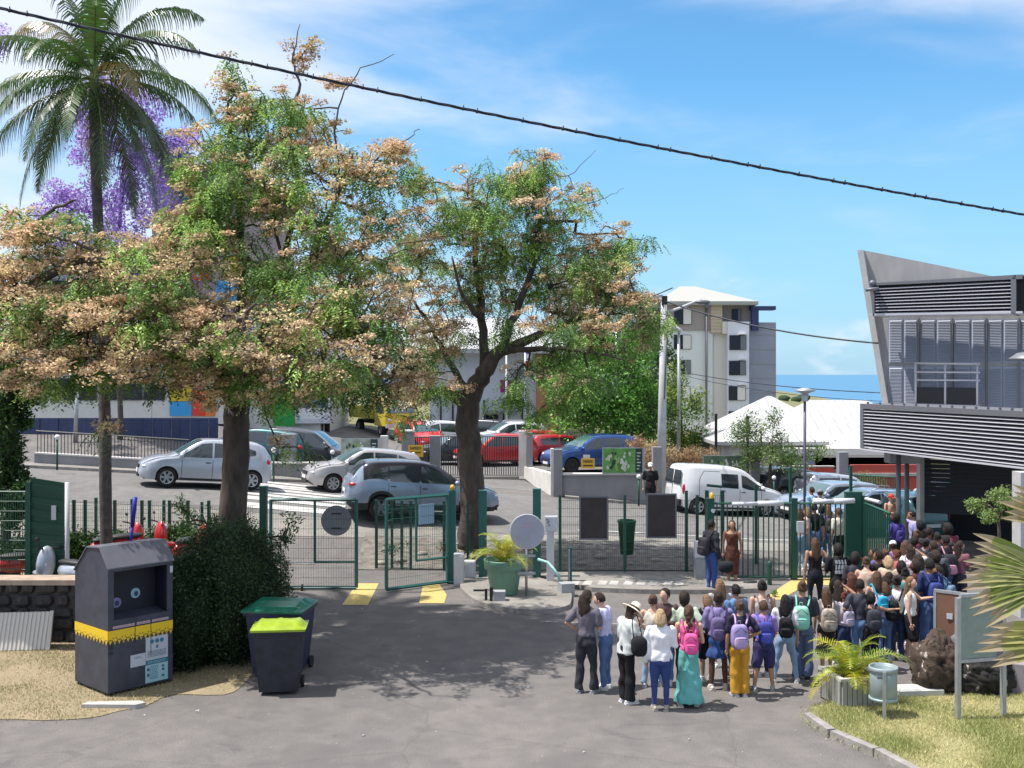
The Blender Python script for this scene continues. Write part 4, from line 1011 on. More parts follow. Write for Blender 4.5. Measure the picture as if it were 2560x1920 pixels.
def poster(x0, x1, y0, y1, Y, lb, seed, bgc, strip=True):
 t = thing('banner', lb, 'banner', group='printed banners on the boundary walls'); W = Wall(x0, Y, x1, Y); rg = random.Random(seed)
 mb = MB(); W.rect(mb, x0, y0, x1, y1, 0, .03); mb.build('backing', m_galv, t)
 mb = MB(); k = 12; xe = x1 - (24 if strip else 2)
 gm = M(lb[:14] + '_print', bgc, 0.6, var=0.35, vscale=2.5); W.rect(mb, x0 + 2, y0 + 2, xe, y1 - 2, 0.012, .01); mb.build('print', gm, t)
 if strip: mb = MB(); W.rect(mb, xe + .5, y0 + 2, x1 - 6, y1 - 2, 0.012, .01); mb.build('text_strip', M('banner_dark_strip', (0.02, 0.04, 0.035), 0.6), t)
 if strip:
  mb = MB()
  for j in range(6): W.rect(mb, xe + 4, y0 + 12 + j * 8, x1 - 10 - (j % 3) * 2, y0 + 14.5 + j * 8, 0.017, .003)
  mb.build('text_lines', m_cab, t)
 cols = [(0.5, 0.55, 0.4), (0.02, 0.05, 0.02), (0.25, 0.4, 0.12), (0.6, 0.6, 0.55)]
 for q in range(5):
  cx = x0 + 18 + (xe - x0 - 30) * q / 5 + rg.uniform(-3, 3); cy = (y0 + y1) / 2
  m = M('banner_figure_%s' % 'abcd'[q % 4], cols[q % 4], 0.6); mb = MB()
  for k_ in range(7):
   s_ = (y1 - y0) / 66; ox = rg.uniform(-9, 9) * s_; oy = rg.uniform(-20, 22) * s_; n_ = 7; rr_ = rg.uniform(2.5, 6) * s_
   mb.add([W.pt(cx + ox + math.cos(6.283 * a_ / n_) * rr_ * rg.uniform(.5, 1), cy + oy + math.sin(6.283 * a_ / n_) * rr_ * rg.uniform(.8, 1.7), 0.018 + (q * 7 + k_) * .0004) for a_ in range(n_)], [tuple(reversed(range(n_)))])
  mb.build('print_figure', m, t)
poster(1506, 1612, 1119, 1184, 40.9, 'green sports banner with printed players on the grey wall', 4, (0.10, 0.27, 0.06))
poster(1757, 1864, 1138, 1192, 46.1, 'smaller green and grey photo banner behind the white van', 8, (0.10, 0.16, 0.10), False)
poster(852, 950, 1096, 1156, 39.3, 'pale green mural banner with orange marks behind the silver hatchback', 11, (0.28, 0.33, 0.28))
mb = MB(); W = Wall(1667, 44, 1684, 44); W.rect(mb, 1664, 1200, 1684, 1245, 0, .3); mb.build('utility_box', M('sage_box', (0.25, 0.33, 0.30), 0.6), label='small sage green utility box at the left of the van', cat='cabinet')
def bollard(px, py, lb, Y=None):
 p = G(px, py) if Y is None else PT(px, HY, Y); z = h(p.x, p.y) + .1
 t = thing('ball_bollard', lb, 'bollard', (p.x, p.y, z), group='bollards with white ball tops'); mb = MB(); mb.cyl((0, 0, 0), (0, 0, 1.0), 0.035, n=8); mb.build('post', m_green, t)
 mb = MB(); mb.ball((0, 0, 1.08), 0.085); mb.build('ball', M('white_ball', (0.75, 0.75, 0.78), 0.4), t)
bollard(143, 1183, 'leftmost white ball bollard beside the low railing wall')
bollard(684, 1212, 'white ball bollard behind the rear of the silver car')
bollard(831, 1220, 'white ball bollard behind the nose of the silver hatchback', 38.2)
bollard(1033, 1200, 'white ball bollard below the left DANGER sign', 40.6)
bollard(1597, 1265, 'white ball bollard left of the man in black', 39.6)
bollard(1682, 1250, 'white ball bollard directly left of the white van', 42.5)
bollard(1935, 1270, 'white ball bollard above the bonnet of the white van', 43.5)
def obj_pole(label, px, ytop, Y, r0, r1, mat, name='utility_pole', cat='pole'):
 t = thing(name, label, cat); p = PT(px, ytop, Y); z0 = h(p.x, Y); mb = MB(); mb.cyl((p.x - 0.12 * (cat == 'pole'), Y, z0), p, r0, r1, n=12); mb.build('shaft', mat, t); return t, p
m_pole = M('concrete_pole', (0.46, 0.46, 0.48), 0.8, var=0.12, vscale=2)
t, p = obj_pole('tall grey concrete utility pole with cross pin behind the grey wall', 1660, 742, 43.2, 0.20, 0.12, m_pole)
mb = MB(); mb.cyl(p + V3(-.45, 0, .02), p + V3(.35, 0, .36), 0.025, n=6); mb.build('cross_pin', m_black, t)
mb = MB(); mb.box(p + V3(0, -.1, -.15), (0.22, 0.2, 0.35)); mb.build('cable_clamp', m_black, t)
mb = MB(); mb.cyl(p + V3(.12, -.15, -.6), V3(p.x, 43.05, 4.2), 0.03, n=6); mb.build('cable_conduit', m_frame, t)
a = PT(1664, 782, 43.1); mb = MB(); mb.tube([a, PT(1700, 770, 43), PT(1742, 753, 42.9), PT(1755, 751, 42.9)], 0.055, n=8); t2 = mb.build('lamp_arm', m_pole, t)
mb = MB(); mb.ball(PT(1757, 755, 42.8), (0.32, 0.18, 0.09)); mb.cyl(PT(1768, 757, 42.8), PT(1768, 770, 42.8), 0.09, n=8); mb.build('lamp_head', m_frame, t2)
t, p = obj_pole('street lamp with a tilted oval head right of the utility pole', 1697, 828, 60, 0.13, 0.07, m_galv, 'street_lamp', 'street lamp')
mb = MB(); mb.ball(p + V3(-.15, 0, .15), (0.42, .25, .14), q=Euler((0, R(28), 0)).to_quaternion()); mb.build('lamp_head', m_cab, t)
t, p = obj_pole('purple grey lamp post with a flat disc head in front of the white houses', 2012, 985, 36, 0.055, 0.045, M('violet_steel', (0.13, 0.11, 0.17), 0.5, .3), 'street_lamp', 'street lamp')
mb = MB(); mb.lathe(p, [(0.1, -.25), (0.12, 0), (0.1, .02), (0.34, .1), (0.35, .12), (0.1, .2), (0, .21)], 20); mb.build('lamp_head', m_galv, t)
for px, yt, Y, lb in ((1542, 810, 55, 'slim blue grey pole among the green trees left of the utility pole'), (1407, 830, 62, 'thin pale pole in front of the orange end wall'), (195, 945, 44, 'thin grey pole before the navy screen wall'),):
 obj_pole(lb, px, yt, Y, 0.09, 0.06, m_galv, 'thin_pole', 'pole')
for px, yt, yb, Y, lb in ((1790, 1035, 1180, 50, 'left of two stout black posts above the van banner'), (1869, 1040, 1185, 50, 'right of two stout black posts beside the small leafy tree'), (1406, 905, 1085, 58, 'black fence post before the orange brown wall'), (1516, 980, 1085, 55, 'black sports fence post over the green trees'), (1580, 1000, 1095, 55, 'black sports fence post near the green trees'), (1650, 1000, 1120, 52, 'black post half hidden behind the utility pole')):
 a = PT(px, yt, Y); t = thing('black_post', lb, 'post', group='black posts of the sports fence'); post(t, a, h(a.x, a.y) - .1, a.z, 0.11, m_black)
t = thing('sports_fence', 'dark tall mesh sports fence in front of the green trees behind the blue car', 'fence')
mesh_panel(t, PT(1395, HY, 57), PT(1640, HY, 54), 0.5, 4.0, sx=0.14, sz=0.2, r=0.008, mat=m_black)
def cable(label, pts, r, mat, name='overhead_cable'):
 mb = MB(); mb.tube(pts, r, n=6); return mb.build(name, mat, label=label, cat='cable')
def sag(a, b, s, n=24): return [a.lerp(b, i / n) - V3(0, 0, s * 4 * (i / n) * (1 - i / n)) for i in range(n + 1)]
m_cable = M('cable_black', (0.02, 0.022, 0.035), 0.5)
fg = thing('foreground_cable', 'thick twisted bundle of power cables crossing the whole sky', 'cable')
a = PT(-200, -25, 11.0); b = PT(2700, 560, 15.0); base = sag(a, b, 0.11, 260)
for s_ in range(3):
 pts = []
 for i, p in enumerate(base):
  an = i * 0.42 + s_ * 2.094; pts.append(p + V3(0.0, math.cos(an) * .011, math.sin(an) * .011))
 mb = MB(); mb.tube(pts, 0.0085, n=6); mb.build('strand', m_cable, fg)
tie = MB(); tie.cyl((-.01, 0, 0), (.01, 0, 0), 0.023, n=8); tie.box((0, -.01, .026), (.01, .01, .022)); tm = tie.mesh('cable_tie'); tm.materials.append(m_cable)
for i in [int(6 + 7.3 * q + 2.5 * math.sin(q * 2.1)) for q in range(34)]:
 p = base[i]; d = base[i + 1] - p; o = link('cable_tie', tm, fg, loc=p); o.rotation_euler = d.to_track_quat('X', 'Z').to_euler()
tp = PT(1660, 752, 43.1)
cable('black wire from the utility pole top to the right over the apartment block', sag(tp, PT(2195, 858, 34), .25), 0.03, m_cable)
cable('upper thin wire from the pole toward the school building', sag(PT(1705, 930, 50), PT(2205, 982, 36), .15), 0.018, m_cable)
cable('lower thin wire from the pole toward the school building', sag(PT(1705, 938, 50), PT(2205, 1003, 36), .2), 0.012, m_cable)
cable('wire running left from the utility pole into the tree', sag(PT(1655, 752, 43.1), PT(1500, 700, 30), .2), 0.02, m_cable)
cable('short wire dropping left of the utility pole into the branches', sag(PT(1655, 772, 43.1), PT(1590, 742, 36), .1), 0.015, m_cable)
# ================================================================== VEHICLES
m_tyre = M('tyre_rubber', (0.015, 0.015, 0.016), 0.85)
m_rim = M('alloy_rim', (0.50, 0.51, 0.54), 0.3, 0.8)
m_cglass = M('car_glass', (0.018, 0.028, 0.035), 0.06, spec=0.9, coat=0.3)
m_wglass = M('windscreen_glass', (0.05, 0.11, 0.12), 0.08, spec=0.9, coat=0.5)
m_trim = M('black_trim', (0.018, 0.018, 0.02), 0.6)
m_tail = M('tail_lamp_red', (0.45, 0.01, 0.015), 0.25, coat=0.6)
m_head = M('headlamp', (0.62, 0.66, 0.70), 0.12, 0.3, coat=1.0)
m_plate = M('number_plate', (0.70, 0.70, 0.68), 0.5)
m_cabin = M('cabin_dark', (0.03, 0.03, 0.035), 0.8)
def paint(name, c, met=0.35): return M(name, c, 0.32, met, coat=0.9, spec=0.5)
def interp(tab, x): return lerp_table([p[0] for p in tab], [p[1] for p in tab], x)
def csmooth(tab, x):
 n = len(tab)
 if x <= tab[0][0]: return tab[0][1]
 if x >= tab[-1][0]: return tab[-1][1]
 for i in range(1, n):
  if x <= tab[i][0]:
   x0, y0 = tab[i-1]; x1, y1 = tab[i]
   m0 = (y1 - (tab[i-2][1] if i > 1 else y0)) / (x1 - (tab[i-2][0] if i > 1 else x0))
   m1 = ((tab[i+1][1] if i < n - 1 else y1) - y0) / ((tab[i+1][0] if i < n - 1 else x1) - x0)
   d = x1 - x0; t = (x - x0) / d
   return (2*t**3 - 3*t*t + 1) * y0 + (t**3 - 2*t*t + t) * d * m0 + (-2*t**3 + 3*t*t) * y1 + (t**3 - t*t) * d * m1
WHEEL_CACHE = {}
def wheel(par, x, y, r, side, rim=None, spokes=6, w=0.2):
 key = (round(r, 3), id(rim), spokes, side)
 if key not in WHEEL_CACHE:
  mb = MB(); prof = [(r * .66, -w / 2), (r * .9, -w / 2), (r, -w / 2 + .03), (r, w / 2 - .03), (r * .9, w / 2), (r * .66, w / 2 - .01)]
  n = 24; vs = []
  for rr, yy in prof:
   for i in range(n): a = 2 * PI * i / n; vs.append((rr * math.cos(a), yy, rr * math.sin(a)))
  mb.add(vs, [(j * n + i, j * n + (i + 1) % n, (j + 1) * n + (i + 1) % n, (j + 1) * n + i) for j in range(5) for i in range(n)], 0, True)
  ty = mb.mesh('tyre'); ty.materials.append(m_tyre)
  mb = MB(); s = side; yo = s * (w / 2 - .035)
  mb.cyl((0, yo - s * .04, 0), (0, yo - s * .03, 0), r * .66, n=24)   # dark disc behind the spokes, shade inside the rim put into its colour
  dk = mb.mesh('dark_rim_disc'); dk.materials.append(m_trim)
  mb = MB()
  mb.cyl((0, yo - s * .015, 0), (0, yo + s * .02, 0), r * .17, n=12)
  for k in range(spokes):
   a = 2 * PI * k / spokes; d = Vector((math.cos(a), 0, math.sin(a))); pn = Vector((-math.sin(a), 0, math.cos(a)))
   q = [d * r * .1 - pn * r * .085, d * r * .1 + pn * r * .085, d * r * .64 + pn * r * .13, d * r * .64 - pn * r * .13]
   q = [v + Vector((0, yo, 0)) for v in q]
   if s > 0: q.reverse()
   mb.prism(q, (0, -s * .02, 0))
  vs = []
  for rr, yy in ((r * .68, yo + s * .02), (r * .6, yo + s * .015), (r * .6, yo - s * .02)):
   for i in range(n): a = 2 * PI * i / n; vs.append((rr * math.cos(a), yy, rr * math.sin(a)))
  mb.add(vs, [(j * n + i, j * n + (i + 1) % n, (j + 1) * n + (i + 1) % n, (j + 1) * n + i) for j in range(2) for i in range(n)], 0, True)
  rm = mb.mesh('rim'); rm.materials.append(rim or m_rim)
  WHEEL_CACHE[key] = (ty, dk, rm)
 ty, dk, rm = WHEEL_CACHE[key]
 wl = link('wheel', ty, par, loc=(x, y, r))
 link('dark_rim_disc', dk, wl); link('rim', rm, wl)
 return wl
STY = {
'hatch': dict(L=4.07, W=1.72, H=1.52, wb=(1.22, -1.37), r=0.305, zs=0.22,
 top=[(-2.03, .78), (-2.0, 1.0), (-1.93, 1.12), (-1.75, 1.36), (-1.5, 1.47), (-0.9, 1.515), (-0.1, 1.515), (0.25, 1.47), (0.6, 1.27), (1.02, 1.0), (1.4, .93), (1.75, .83), (1.97, .68), (2.03, .5)],
 belt=[(-2.03, .80), (-1.6, .98), (-0.5, .95), (0.9, .90), (1.4, .84), (2.03, .58)],
 wins=[dict(x=(-1.45, -0.98), lo=[(-1.45, 1.10), (-0.98, 1.02)], hi=[(-1.45, 1.24), (-0.98, 1.39)]),
  dict(x=(-0.93, -0.16), lo=[(-0.93, 1.01), (-0.16, .97)], hi=[(-0.93, 1.40), (-0.16, 1.42)]),
  dict(x=(-0.10, 0.84), lo=[(-0.10, .965), (0.84, .95)], hi=[(-0.10, 1.42), (0.22, 1.385), (0.84, .99)])],
 ws=(0.95, 0.22), rw=(-1.9, -1.55)),
'suv': dict(L=4.62, W=1.86, H=1.70, wb=(1.40, -1.32), r=0.35, zs=0.28,
 top=[(-2.31, .85), (-2.28, 1.06), (-2.18, 1.18), (-1.98, 1.45), (-1.75, 1.63), (-1.1, 1.69), (-0.2, 1.69), (0.2, 1.62), (0.6, 1.43), (1.1, 1.13), (1.6, 1.05), (2.0, .96), (2.25, .8), (2.31, .6)],
 belt=[(-2.31, .95), (-1.6, 1.12), (-0.5, 1.07), (0.9, 1.02), (1.5, .97), (2.31, .72)],
 wins=[dict(x=(-1.72, -1.16), lo=[(-1.72, 1.28), (-1.16, 1.14)], hi=[(-1.72, 1.40), (-1.16, 1.55)]),
  dict(x=(-1.10, -0.22), lo=[(-1.10, 1.13), (-0.22, 1.10)], hi=[(-1.10, 1.56), (-0.22, 1.575)]),
  dict(x=(-0.16, 0.92), lo=[(-0.16, 1.095), (0.92, 1.08)], hi=[(-0.16, 1.575), (0.2, 1.53), (0.92, 1.12)])],
 ws=(1.02, 0.18), rw=(-2.14, -1.8)),
'van': dict(L=4.38, W=1.81, H=1.80, wb=(1.22, -1.50), r=0.315, zs=0.24,
 top=[(-2.19, .9), (-2.18, 1.2), (-2.13, 1.55), (-2.02, 1.74), (-1.6, 1.80), (-0.4, 1.80), (0.2, 1.74), (0.55, 1.58), (1.15, 1.14), (1.5, 1.05), (1.9, .92), (2.12, .72), (2.19, .5)],
 belt=[(-2.19, 1.05), (-1.0, 1.06), (0.3, 1.03), (1.2, .97), (1.6, .9), (2.19, .6)],
 wins=[dict(x=(-0.62, 0.06), lo=[(-0.62, 1.05), (0.06, 1.02)], hi=[(-0.62, 1.54), (0.06, 1.54)]),
  dict(x=(0.20, 1.16), lo=[(0.20, 1.08), (0.45, 1.0), (1.16, 0.98)], hi=[(0.20, 1.53), (0.42, 1.47), (1.16, 1.04)])],
 ws=(1.13, 0.42), rw=(-2.165, -2.09)),
'mini': dict(L=3.85, W=1.72, H=1.43, wb=(1.28, -1.22), r=0.31, zs=0.2,
 top=[(-1.92, .72), (-1.90, .95), (-1.82, 1.06), (-1.62, 1.33), (-1.4, 1.40), (-0.6, 1.43), (0.1, 1.41), (0.45, 1.33), (0.92, .99), (1.3, .93), (1.65, .86), (1.86, .7), (1.92, .5)],
 belt=[(-1.92, .78), (-1.5, .92), (0.0, .90), (1.2, .85), (1.92, .6)],
 wins=[dict(x=(-1.4, -0.42), lo=[(-1.4, 1.0), (-0.42, .95)], hi=[(-1.4, 1.26), (-0.42, 1.32)]),
  dict(x=(-0.36, 0.76), lo=[(-0.36, .95), (0.76, .94)], hi=[(-0.36, 1.32), (0.3, 1.28), (0.76, 1.0)])],
 ws=(0.86, 0.42), rw=(-1.78, -1.55)),
}
def car(label, style, px, Y, rz, pmat, roofm=None, name='parked_car', group=None, cat='car', z=None, rim=None, lower=None, spokes=6, headr=False, rack=False):
 S = STY[style]; Lh = S['L'] / 2; W = S['W'] / 2; r = S['r']; zs = S['zs']
 X = (px - CX) / F * Y; z = h(X, Y) if z is None else z
 t = thing(name, label, cat, (X, Y, z), 0, group)
 ca, sa = math.cos(rz), math.sin(rz)
 g1 = h(X + ca * 1.3, Y + sa * 1.3); g0 = h(X - ca * 1.3, Y - sa * 1.3)
 t.rotation_euler = (0, -math.atan2(g1 - g0, 2.6), rz)
 def halfw(x):
  a = abs(x) / Lh
  k = 1.0 if a < 0.72 else 1 - 0.30 * ((a - 0.72) / 0.28) ** 2.2
  return W * k
 top = lambda x: csmooth(S['top'], x)
 bel = lambda x: min(csmooth(S['belt'], x), top(x) - 0.03)
 def side_y(x, zz):
  hw = halfw(x); b = bel(x); tp = top(x)
  if zz <= b:
   u = (zz - zs) / max(b - zs, .05); u = min(max(u, 0), 1)
   return hw * (0.955 + 0.045 * math.sin(min(1, u * 1.35) * PI / 2) - 0.035 * max(0, u - .7) / .3)
  u = (zz - b) / max(tp - b, .05)
  tum = 0.24 if tp - b > 0.3 else 0.10
  return hw * 0.965 * (1 - tum * min(u, 1) ** 1.25)
 N = 74; xs_ = [-Lh + 2 * Lh * i / N for i in range(N + 1)]
 for xw in S['wb']: xs_ += [xw - r * 1.16, xw + r * 1.16]
 xs_ = sorted(xs_); mb = MB(); rows = []
 for x in xs_:
  zb = zs + (0.14 * max(0, (abs(x) / Lh - .9) / .1))
  for xw in S['wb']:
   d = abs(x - xw); R_ = r * 1.15
   if d < R_: zb = max(zb, r + math.sqrt(max(0, R_ * R_ - d * d)))
  b = bel(x); tp = top(x); zb = min(zb, b - .06)
  zl = [zb, zb + (b - zb) * .25, zb + (b - zb) * .5, zb + (b - zb) * .75, zb + (b - zb) * .93, b, b + (tp - b) * .12, b + (tp - b) * .5, b + (tp - b) * .82, tp - 0.035 * min(1, (tp - b) / .1)]
  row = [(side_y(x, q), q) for q in zl]
  y9 = row[-1][0]
  row += [(y9 * 0.93, tp - .008 + 0), (y9 * 0.6, tp + .012), (0, tp + .02)]
  rows.append((x, row))
 n = len(rows[0][1]); vs = []
 for x, row in rows:
  for sgn in (1, -1):
   for (y, zz) in row: vs.append((x, y * sgn, zz))
 m2 = 2 * n; fs = []; mi = []
 roof_x = (S['ws'][1], S['rw'][1])
 for i in range(len(rows) - 1):
  for k in range(n - 1):
   a = i * m2 + k; f = (a, a + 1, a + m2 + 1, a + m2); g = (a + n, a + m2 + n, a + m2 + n + 1, a + n + 1)
   xm = (rows[i][0] + rows[i+1][0]) / 2
   c = 0
   if k == 0 and lower: c = 1
   if roofm and k >= 6 and S['rw'][1] - .1 < xm < S['ws'][0]: c = 2
   elif roofm and k >= 6 and xm < roof_x[0] + .1 and xm > S['wins'][0]['x'][0] and k >= 8: c = 2
   fs += [f, g]; mi += [c, c]
 o0 = len(mb.v); mb.v.extend(vs)
 for f, c in zip(fs, mi): mb.f.append(f); mb.mi.append(c); mb.sm.append(True)
 for e in (0, len(rows) - 1):   # end caps
  base = e * m2
  for k in range(n - 1):
   q = (base + k, base + n + k, base + n + k + 1, base + k + 1)
   mb.f.append(q if e == 0 else tuple(reversed(q))); mb.mi.append(0); mb.sm.append(True)
 body = mb.build('body', [pmat, lower or m_trim, roofm or pmat], t)
 mb = MB(); mb.box((0, 0, (zs + r * 2) / 2 + .02), (S['L'] * .93, S['W'] * .80, r * 2 - zs + .04)); mb.build('underbody', m_trim, t)
 def side_patch(w, sgn, out, nx_=14, nz_=5):
  P = []; x0, x1 = w['x']
  for i in range(nx_ + 1):
   x = x0 + (x1 - x0) * i / nx_; lo = interp(w['lo'], x); hi = interp(w['hi'], x)
   for j in range(nz_ + 1):
    zz = lo + (hi - lo) * j / nz_; P.append((x, sgn * (side_y(x, zz) + out), zz))
  k = nz_ + 1; fs = [(i * k + j, (i + 1) * k + j, (i + 1) * k + j + 1, i * k + j + 1) for i in range(nx_) for j in range(nz_)]
  if sgn > 0: fs = [tuple(reversed(f)) for f in fs]
  return P, fs
 for sgn in (1, -1):
  for w in S['wins']:
   P, fs = side_patch(w, sgn, 0.006); mb = MB(); mb.add(P, fs, 0, True); sw_ = mb.build('side_window', m_cglass, t)
 def top_patch(x0, x1, mat, name, k0=.86, k1=.80, out=.012):
  P = []; nx_ = 8; ny_ = 10
  for i in range(nx_ + 1):
   x = x0 + (x1 - x0) * i / nx_; kk = k0 + (k1 - k0) * i / nx_; tp = top(x); yw = side_y(x, tp - .035) * kk
   for j in range(ny_ + 1):
    u = -1 + 2 * j / ny_; ay = abs(u * yw) / max(side_y(x, tp - .035), .1)
    zt_ = tp + .02 - .008 * (ay / .6 if ay < .6 else 1 + (ay - .6) / .33 * 2.5)
    P.append((x, u * yw, zt_ + out))
  k = ny_ + 1; fs = [(i * k + j, i * k + j + 1, (i + 1) * k + j + 1, (i + 1) * k + j) for i in range(nx_) for j in range(ny_)]
  mb = MB(); mb.add(P, fs if x1 < x0 else [tuple(reversed(f)) for f in fs], 0, True); return mb.build(name, mat, t)
 wsg = top_patch(S['ws'][0], S['ws'][1], m_wglass, 'windscreen', .93, .93)
 if style != 'van': top_patch(S['rw'][0], S['rw'][1], m_cglass, 'rear_window', .86, .86)
 else:
  for sy in (-1, 1):
   mb = MB(); P = [(-2.20, sy * .06, 1.10), (-2.20, sy * .68, 1.10), (-2.135, sy * .60, 1.60), (-2.135, sy * .06, 1.60)]
   mb.prism([Vector(q) + V3(-.012, 0, 0) for q in P], (0.02, 0, 0)); mb.build('rear_window', m_cglass, t)
  mb = MB(); mb.box((-2.195, 0, 0.95), (0.02, 0.012, 1.2)); mb.build('door_gap', m_trim, t)
 if style == 'van':
  for sgn in (1, -1):
   P = []
   for q in range(21):
    u = q / 20; x = -1.52 + .86 * min(1, u * 1.6) ; zz = .42 + (1.20) * min(1, u * 1.25) if u < .5 else min(1.62, .42 + 1.2 * u * 1.25)
    x = -1.52 + (.22 * (1 - math.cos(min(1, max(0, (zz - 1.2) / .42)) * PI / 2)) if u < .8 else .22 + .62 * (u - .8) / .2)
    yy = side_y(x, zz) + .004; P += [(x, sgn * yy, zz), (x + .018, sgn * yy, zz - .016)]
   fs = [(2*q, 2*q+2, 2*q+3, 2*q+1) for q in range(20)]; mb = MB(); mb.add(P, fs if sgn > 0 else [tuple(reversed(f)) for f in fs]); mb.build('door_seam', m_trim, t)
  mb = MB(); mb.box((-2.20, 0, .45), (.10, 1.6, .20)); mb.build('rear_bumper', m_trim, t)
 tw = 0.2
 for xw in S['wb']:
  for sgn in (1, -1): wheel(t, xw, sgn * (W - tw / 2 - .015), r, sgn, rim, spokes)
 def lamp(name, x, y, zz, d, mat, rzz=0):
  mb = MB(); mb.ball((x, y, zz), d, 12, 8, q=Euler((0, 0, rzz)).to_quaternion()); return mb.build(name, mat, t)
 xf = Lh - .13; hy = halfw(xf) * .78; zf = min(top(xf) - .13, .68 if style != 'suv' else .80)
 for sgn in (1, -1):
  if headr: lamp('headlight', xf - .02, sgn * hy, zf + .02, (.1, .12, .13), m_head)
  else: lamp('headlight', xf - .08, sgn * (hy + .03), zf, (.17, .16, .075), m_head, -sgn * .5)
  xr = -Lh + .12
  if style == 'van': lamp('tail_light', xr + .02, sgn * (halfw(xr) * .97), 0.92, (.06, .05, .2), m_tail)
  elif style == 'suv': lamp('tail_light', xr + .08, sgn * (halfw(xr) * .92), 1.0, (.2, .1, .07), m_tail, sgn * .35)
  else: lamp('tail_light', xr + .07, sgn * (halfw(xr) * .93), .88, (.13, .08, .11), m_tail, sgn * .4)
  mb = MB(); xm = S['ws'][0] - .12; ym = side_y(xm, 1.0) + .09; zm_ = bel(xm) + .10
  mb.ball((xm, sgn * ym, zm_), (.07, .11, .075), 10, 6); mb.cyl((xm, sgn * (ym - .12), zm_ - .05), (xm, sgn * ym, zm_ - .03), .02, n=6); mb.build('wing_mirror', pmat, t)
 mb = MB(); mb.box((Lh - .005, 0, .58), (.05, halfw(Lh) * 1.1, .10)); mb.box((Lh - .01, 0, .33), (.06, halfw(Lh) * 1.3, .12)); mb.build('grille', m_trim, t)
 mb = MB(); mb.box((Lh + .02, 0, .44), (.015, .52, .11)); mb.build('number_plate', m_plate, t)
 mb = MB(); mb.box((-Lh - .01, 0, .62 if style != 'suv' else .78), (.015, .52, .11)); mb.build('number_plate', m_plate, t)
 gaps = [w['x'][1] + .03 for w in S['wins'][:-1]] + [S['wins'][-1]['x'][1] - .04]
 if style == 'van': gaps = [-.68, .12, 1.0]
 for sgn in (1, -1):
  mb = MB()
  for gxx in gaps[-3:]:
   P = []
   for q in range(7):
    zz = zs + .06 + (bel(gxx) - zs - .1) * q / 6; yy = side_y(gxx, zz) + .003
    P += [(gxx - .007, sgn * yy, zz), (gxx + .007, sgn * yy, zz)]
   fs = [(2*q, 2*q+1, 2*q+3, 2*q+2) for q in range(6)]
   mb.add(P, fs if sgn < 0 else [tuple(reversed(f)) for f in fs])
  P = []
  for q in range(21):
   x = S['wb'][1] + r * 1.2 + (S['wb'][0] - S['wb'][1] - r * 2.4) * q / 20; yy = side_y(x, zs + .1) + .006
   P += [(x, sgn * yy, zs + .02), (x, sgn * yy, zs + .09)]
  fs = [(2*q, 2*q+2, 2*q+3, 2*q+1) for q in range(20)]
  mb.add(P, fs if sgn < 0 else [tuple(reversed(f)) for f in fs])
  mb.build('seams', m_trim, t, kind='stuff')
  for gxx in gaps[-3:-1]:
   xh = gxx + .14; zz = bel(xh) - .13; mb = MB(); mb.box((xh, sgn * (side_y(xh, zz) + .012), zz), (.15, .025, .028)); mb.build('door_handle', m_trim, t)
 if rack:
  for sgn in (1, -1): mb = MB(); mb.tube([(-1.5, sgn * .6, top(-1.5) + .02), (-1.3, sgn * .62, top(-1.3) + .08), (0, sgn * .62, top(0) + .08), (.2, sgn * .6, top(.2) + .02)], .018, n=6); mb.build('roof_rail', m_galv, t)
 mb = MB(); mb.cyl((S['rw'][1] + .5, 0, top(S['rw'][1] + .5)), (S['rw'][1] + .38, 0, top(S['rw'][1] + .5) + .18), .008, n=5); mb.build('aerial', m_trim, t)
 return t
p_silver = paint('silver_blue_paint', (0.46, 0.49, 0.56)); p_beige = paint('silver_beige_paint', (0.48, 0.46, 0.46)); p_white = paint('white_car_paint', (0.72, 0.73, 0.75), 0.0)
p_red = paint('red_car_paint', (0.55, 0.018, 0.02), 0.1); p_dred = paint('crimson_car_paint', (0.42, 0.015, 0.03), 0.1); p_blue = paint('blue_car_paint', (0.015, 0.07, 0.26), 0.4); p_dark = paint('dark_navy_paint', (0.015, 0.02, 0.03), 0.2)
p_ice = paint('ice_grey_paint', (0.27, 0.33, 0.43)); p_roof = paint('black_roof_paint', (0.02, 0.018, 0.03), 0.2); p_lb = paint('light_blue_paint', (0.25, 0.33, 0.48)); p_teal = paint('dark_teal_paint', (0.02, 0.09, 0.10))
car('silver blue hatchback driving left in front of the navy screen wall', 'hatch', 508, 34.6, R(203), p_silver, name='moving_car')
car('silver beige hatchback behind the black roofed crossover', 'hatch', 905, 37.2, R(202), p_beige, name='moving_car', spokes=7)
car('pale blue crossover with black roof and red tail lamp behind the tree trunk', 'suv', 1048, 32.8, R(16), p_ice, roofm=p_roof, name='moving_car', rim=m_frame, lower=m_trim)
car('white panel van with blue side window on the road at right', 'van', 1812, 40.6, R(15), p_white, name='panel_van', cat='van')
car('light blue estate car, nearest of the cars behind the barred gate', 'hatch', 2160, 36.6, R(196), p_lb, name='parked_car', rack=True)
car('blue grey saloon behind the tall green post at the right', 'mini', 2075, 40.0, R(198), p_ice)
car('small silver car close to the red wall', 'mini', 2095, 46.0, R(15), p_silver)
car('dark car under the small leafy tree by the red wall', 'mini', 1990, 47.0, R(20), p_dark)
car('teal car seen low behind the school building columns', 'hatch', 2238, 36.5, R(105), p_teal)
car('pale vehicle glimpsed in the gap below the roller shutter', 'suv', 2362, 39.5, R(90), p_silver)
car('blue crossover parked nose left behind the low grey wall', 'suv', 1480, 49.5, R(201), p_blue, rim=m_trim, headr=True)
car('small red car with white pillar behind the blue crossover', 'mini', 1400, 54.0, R(22), p_dred)
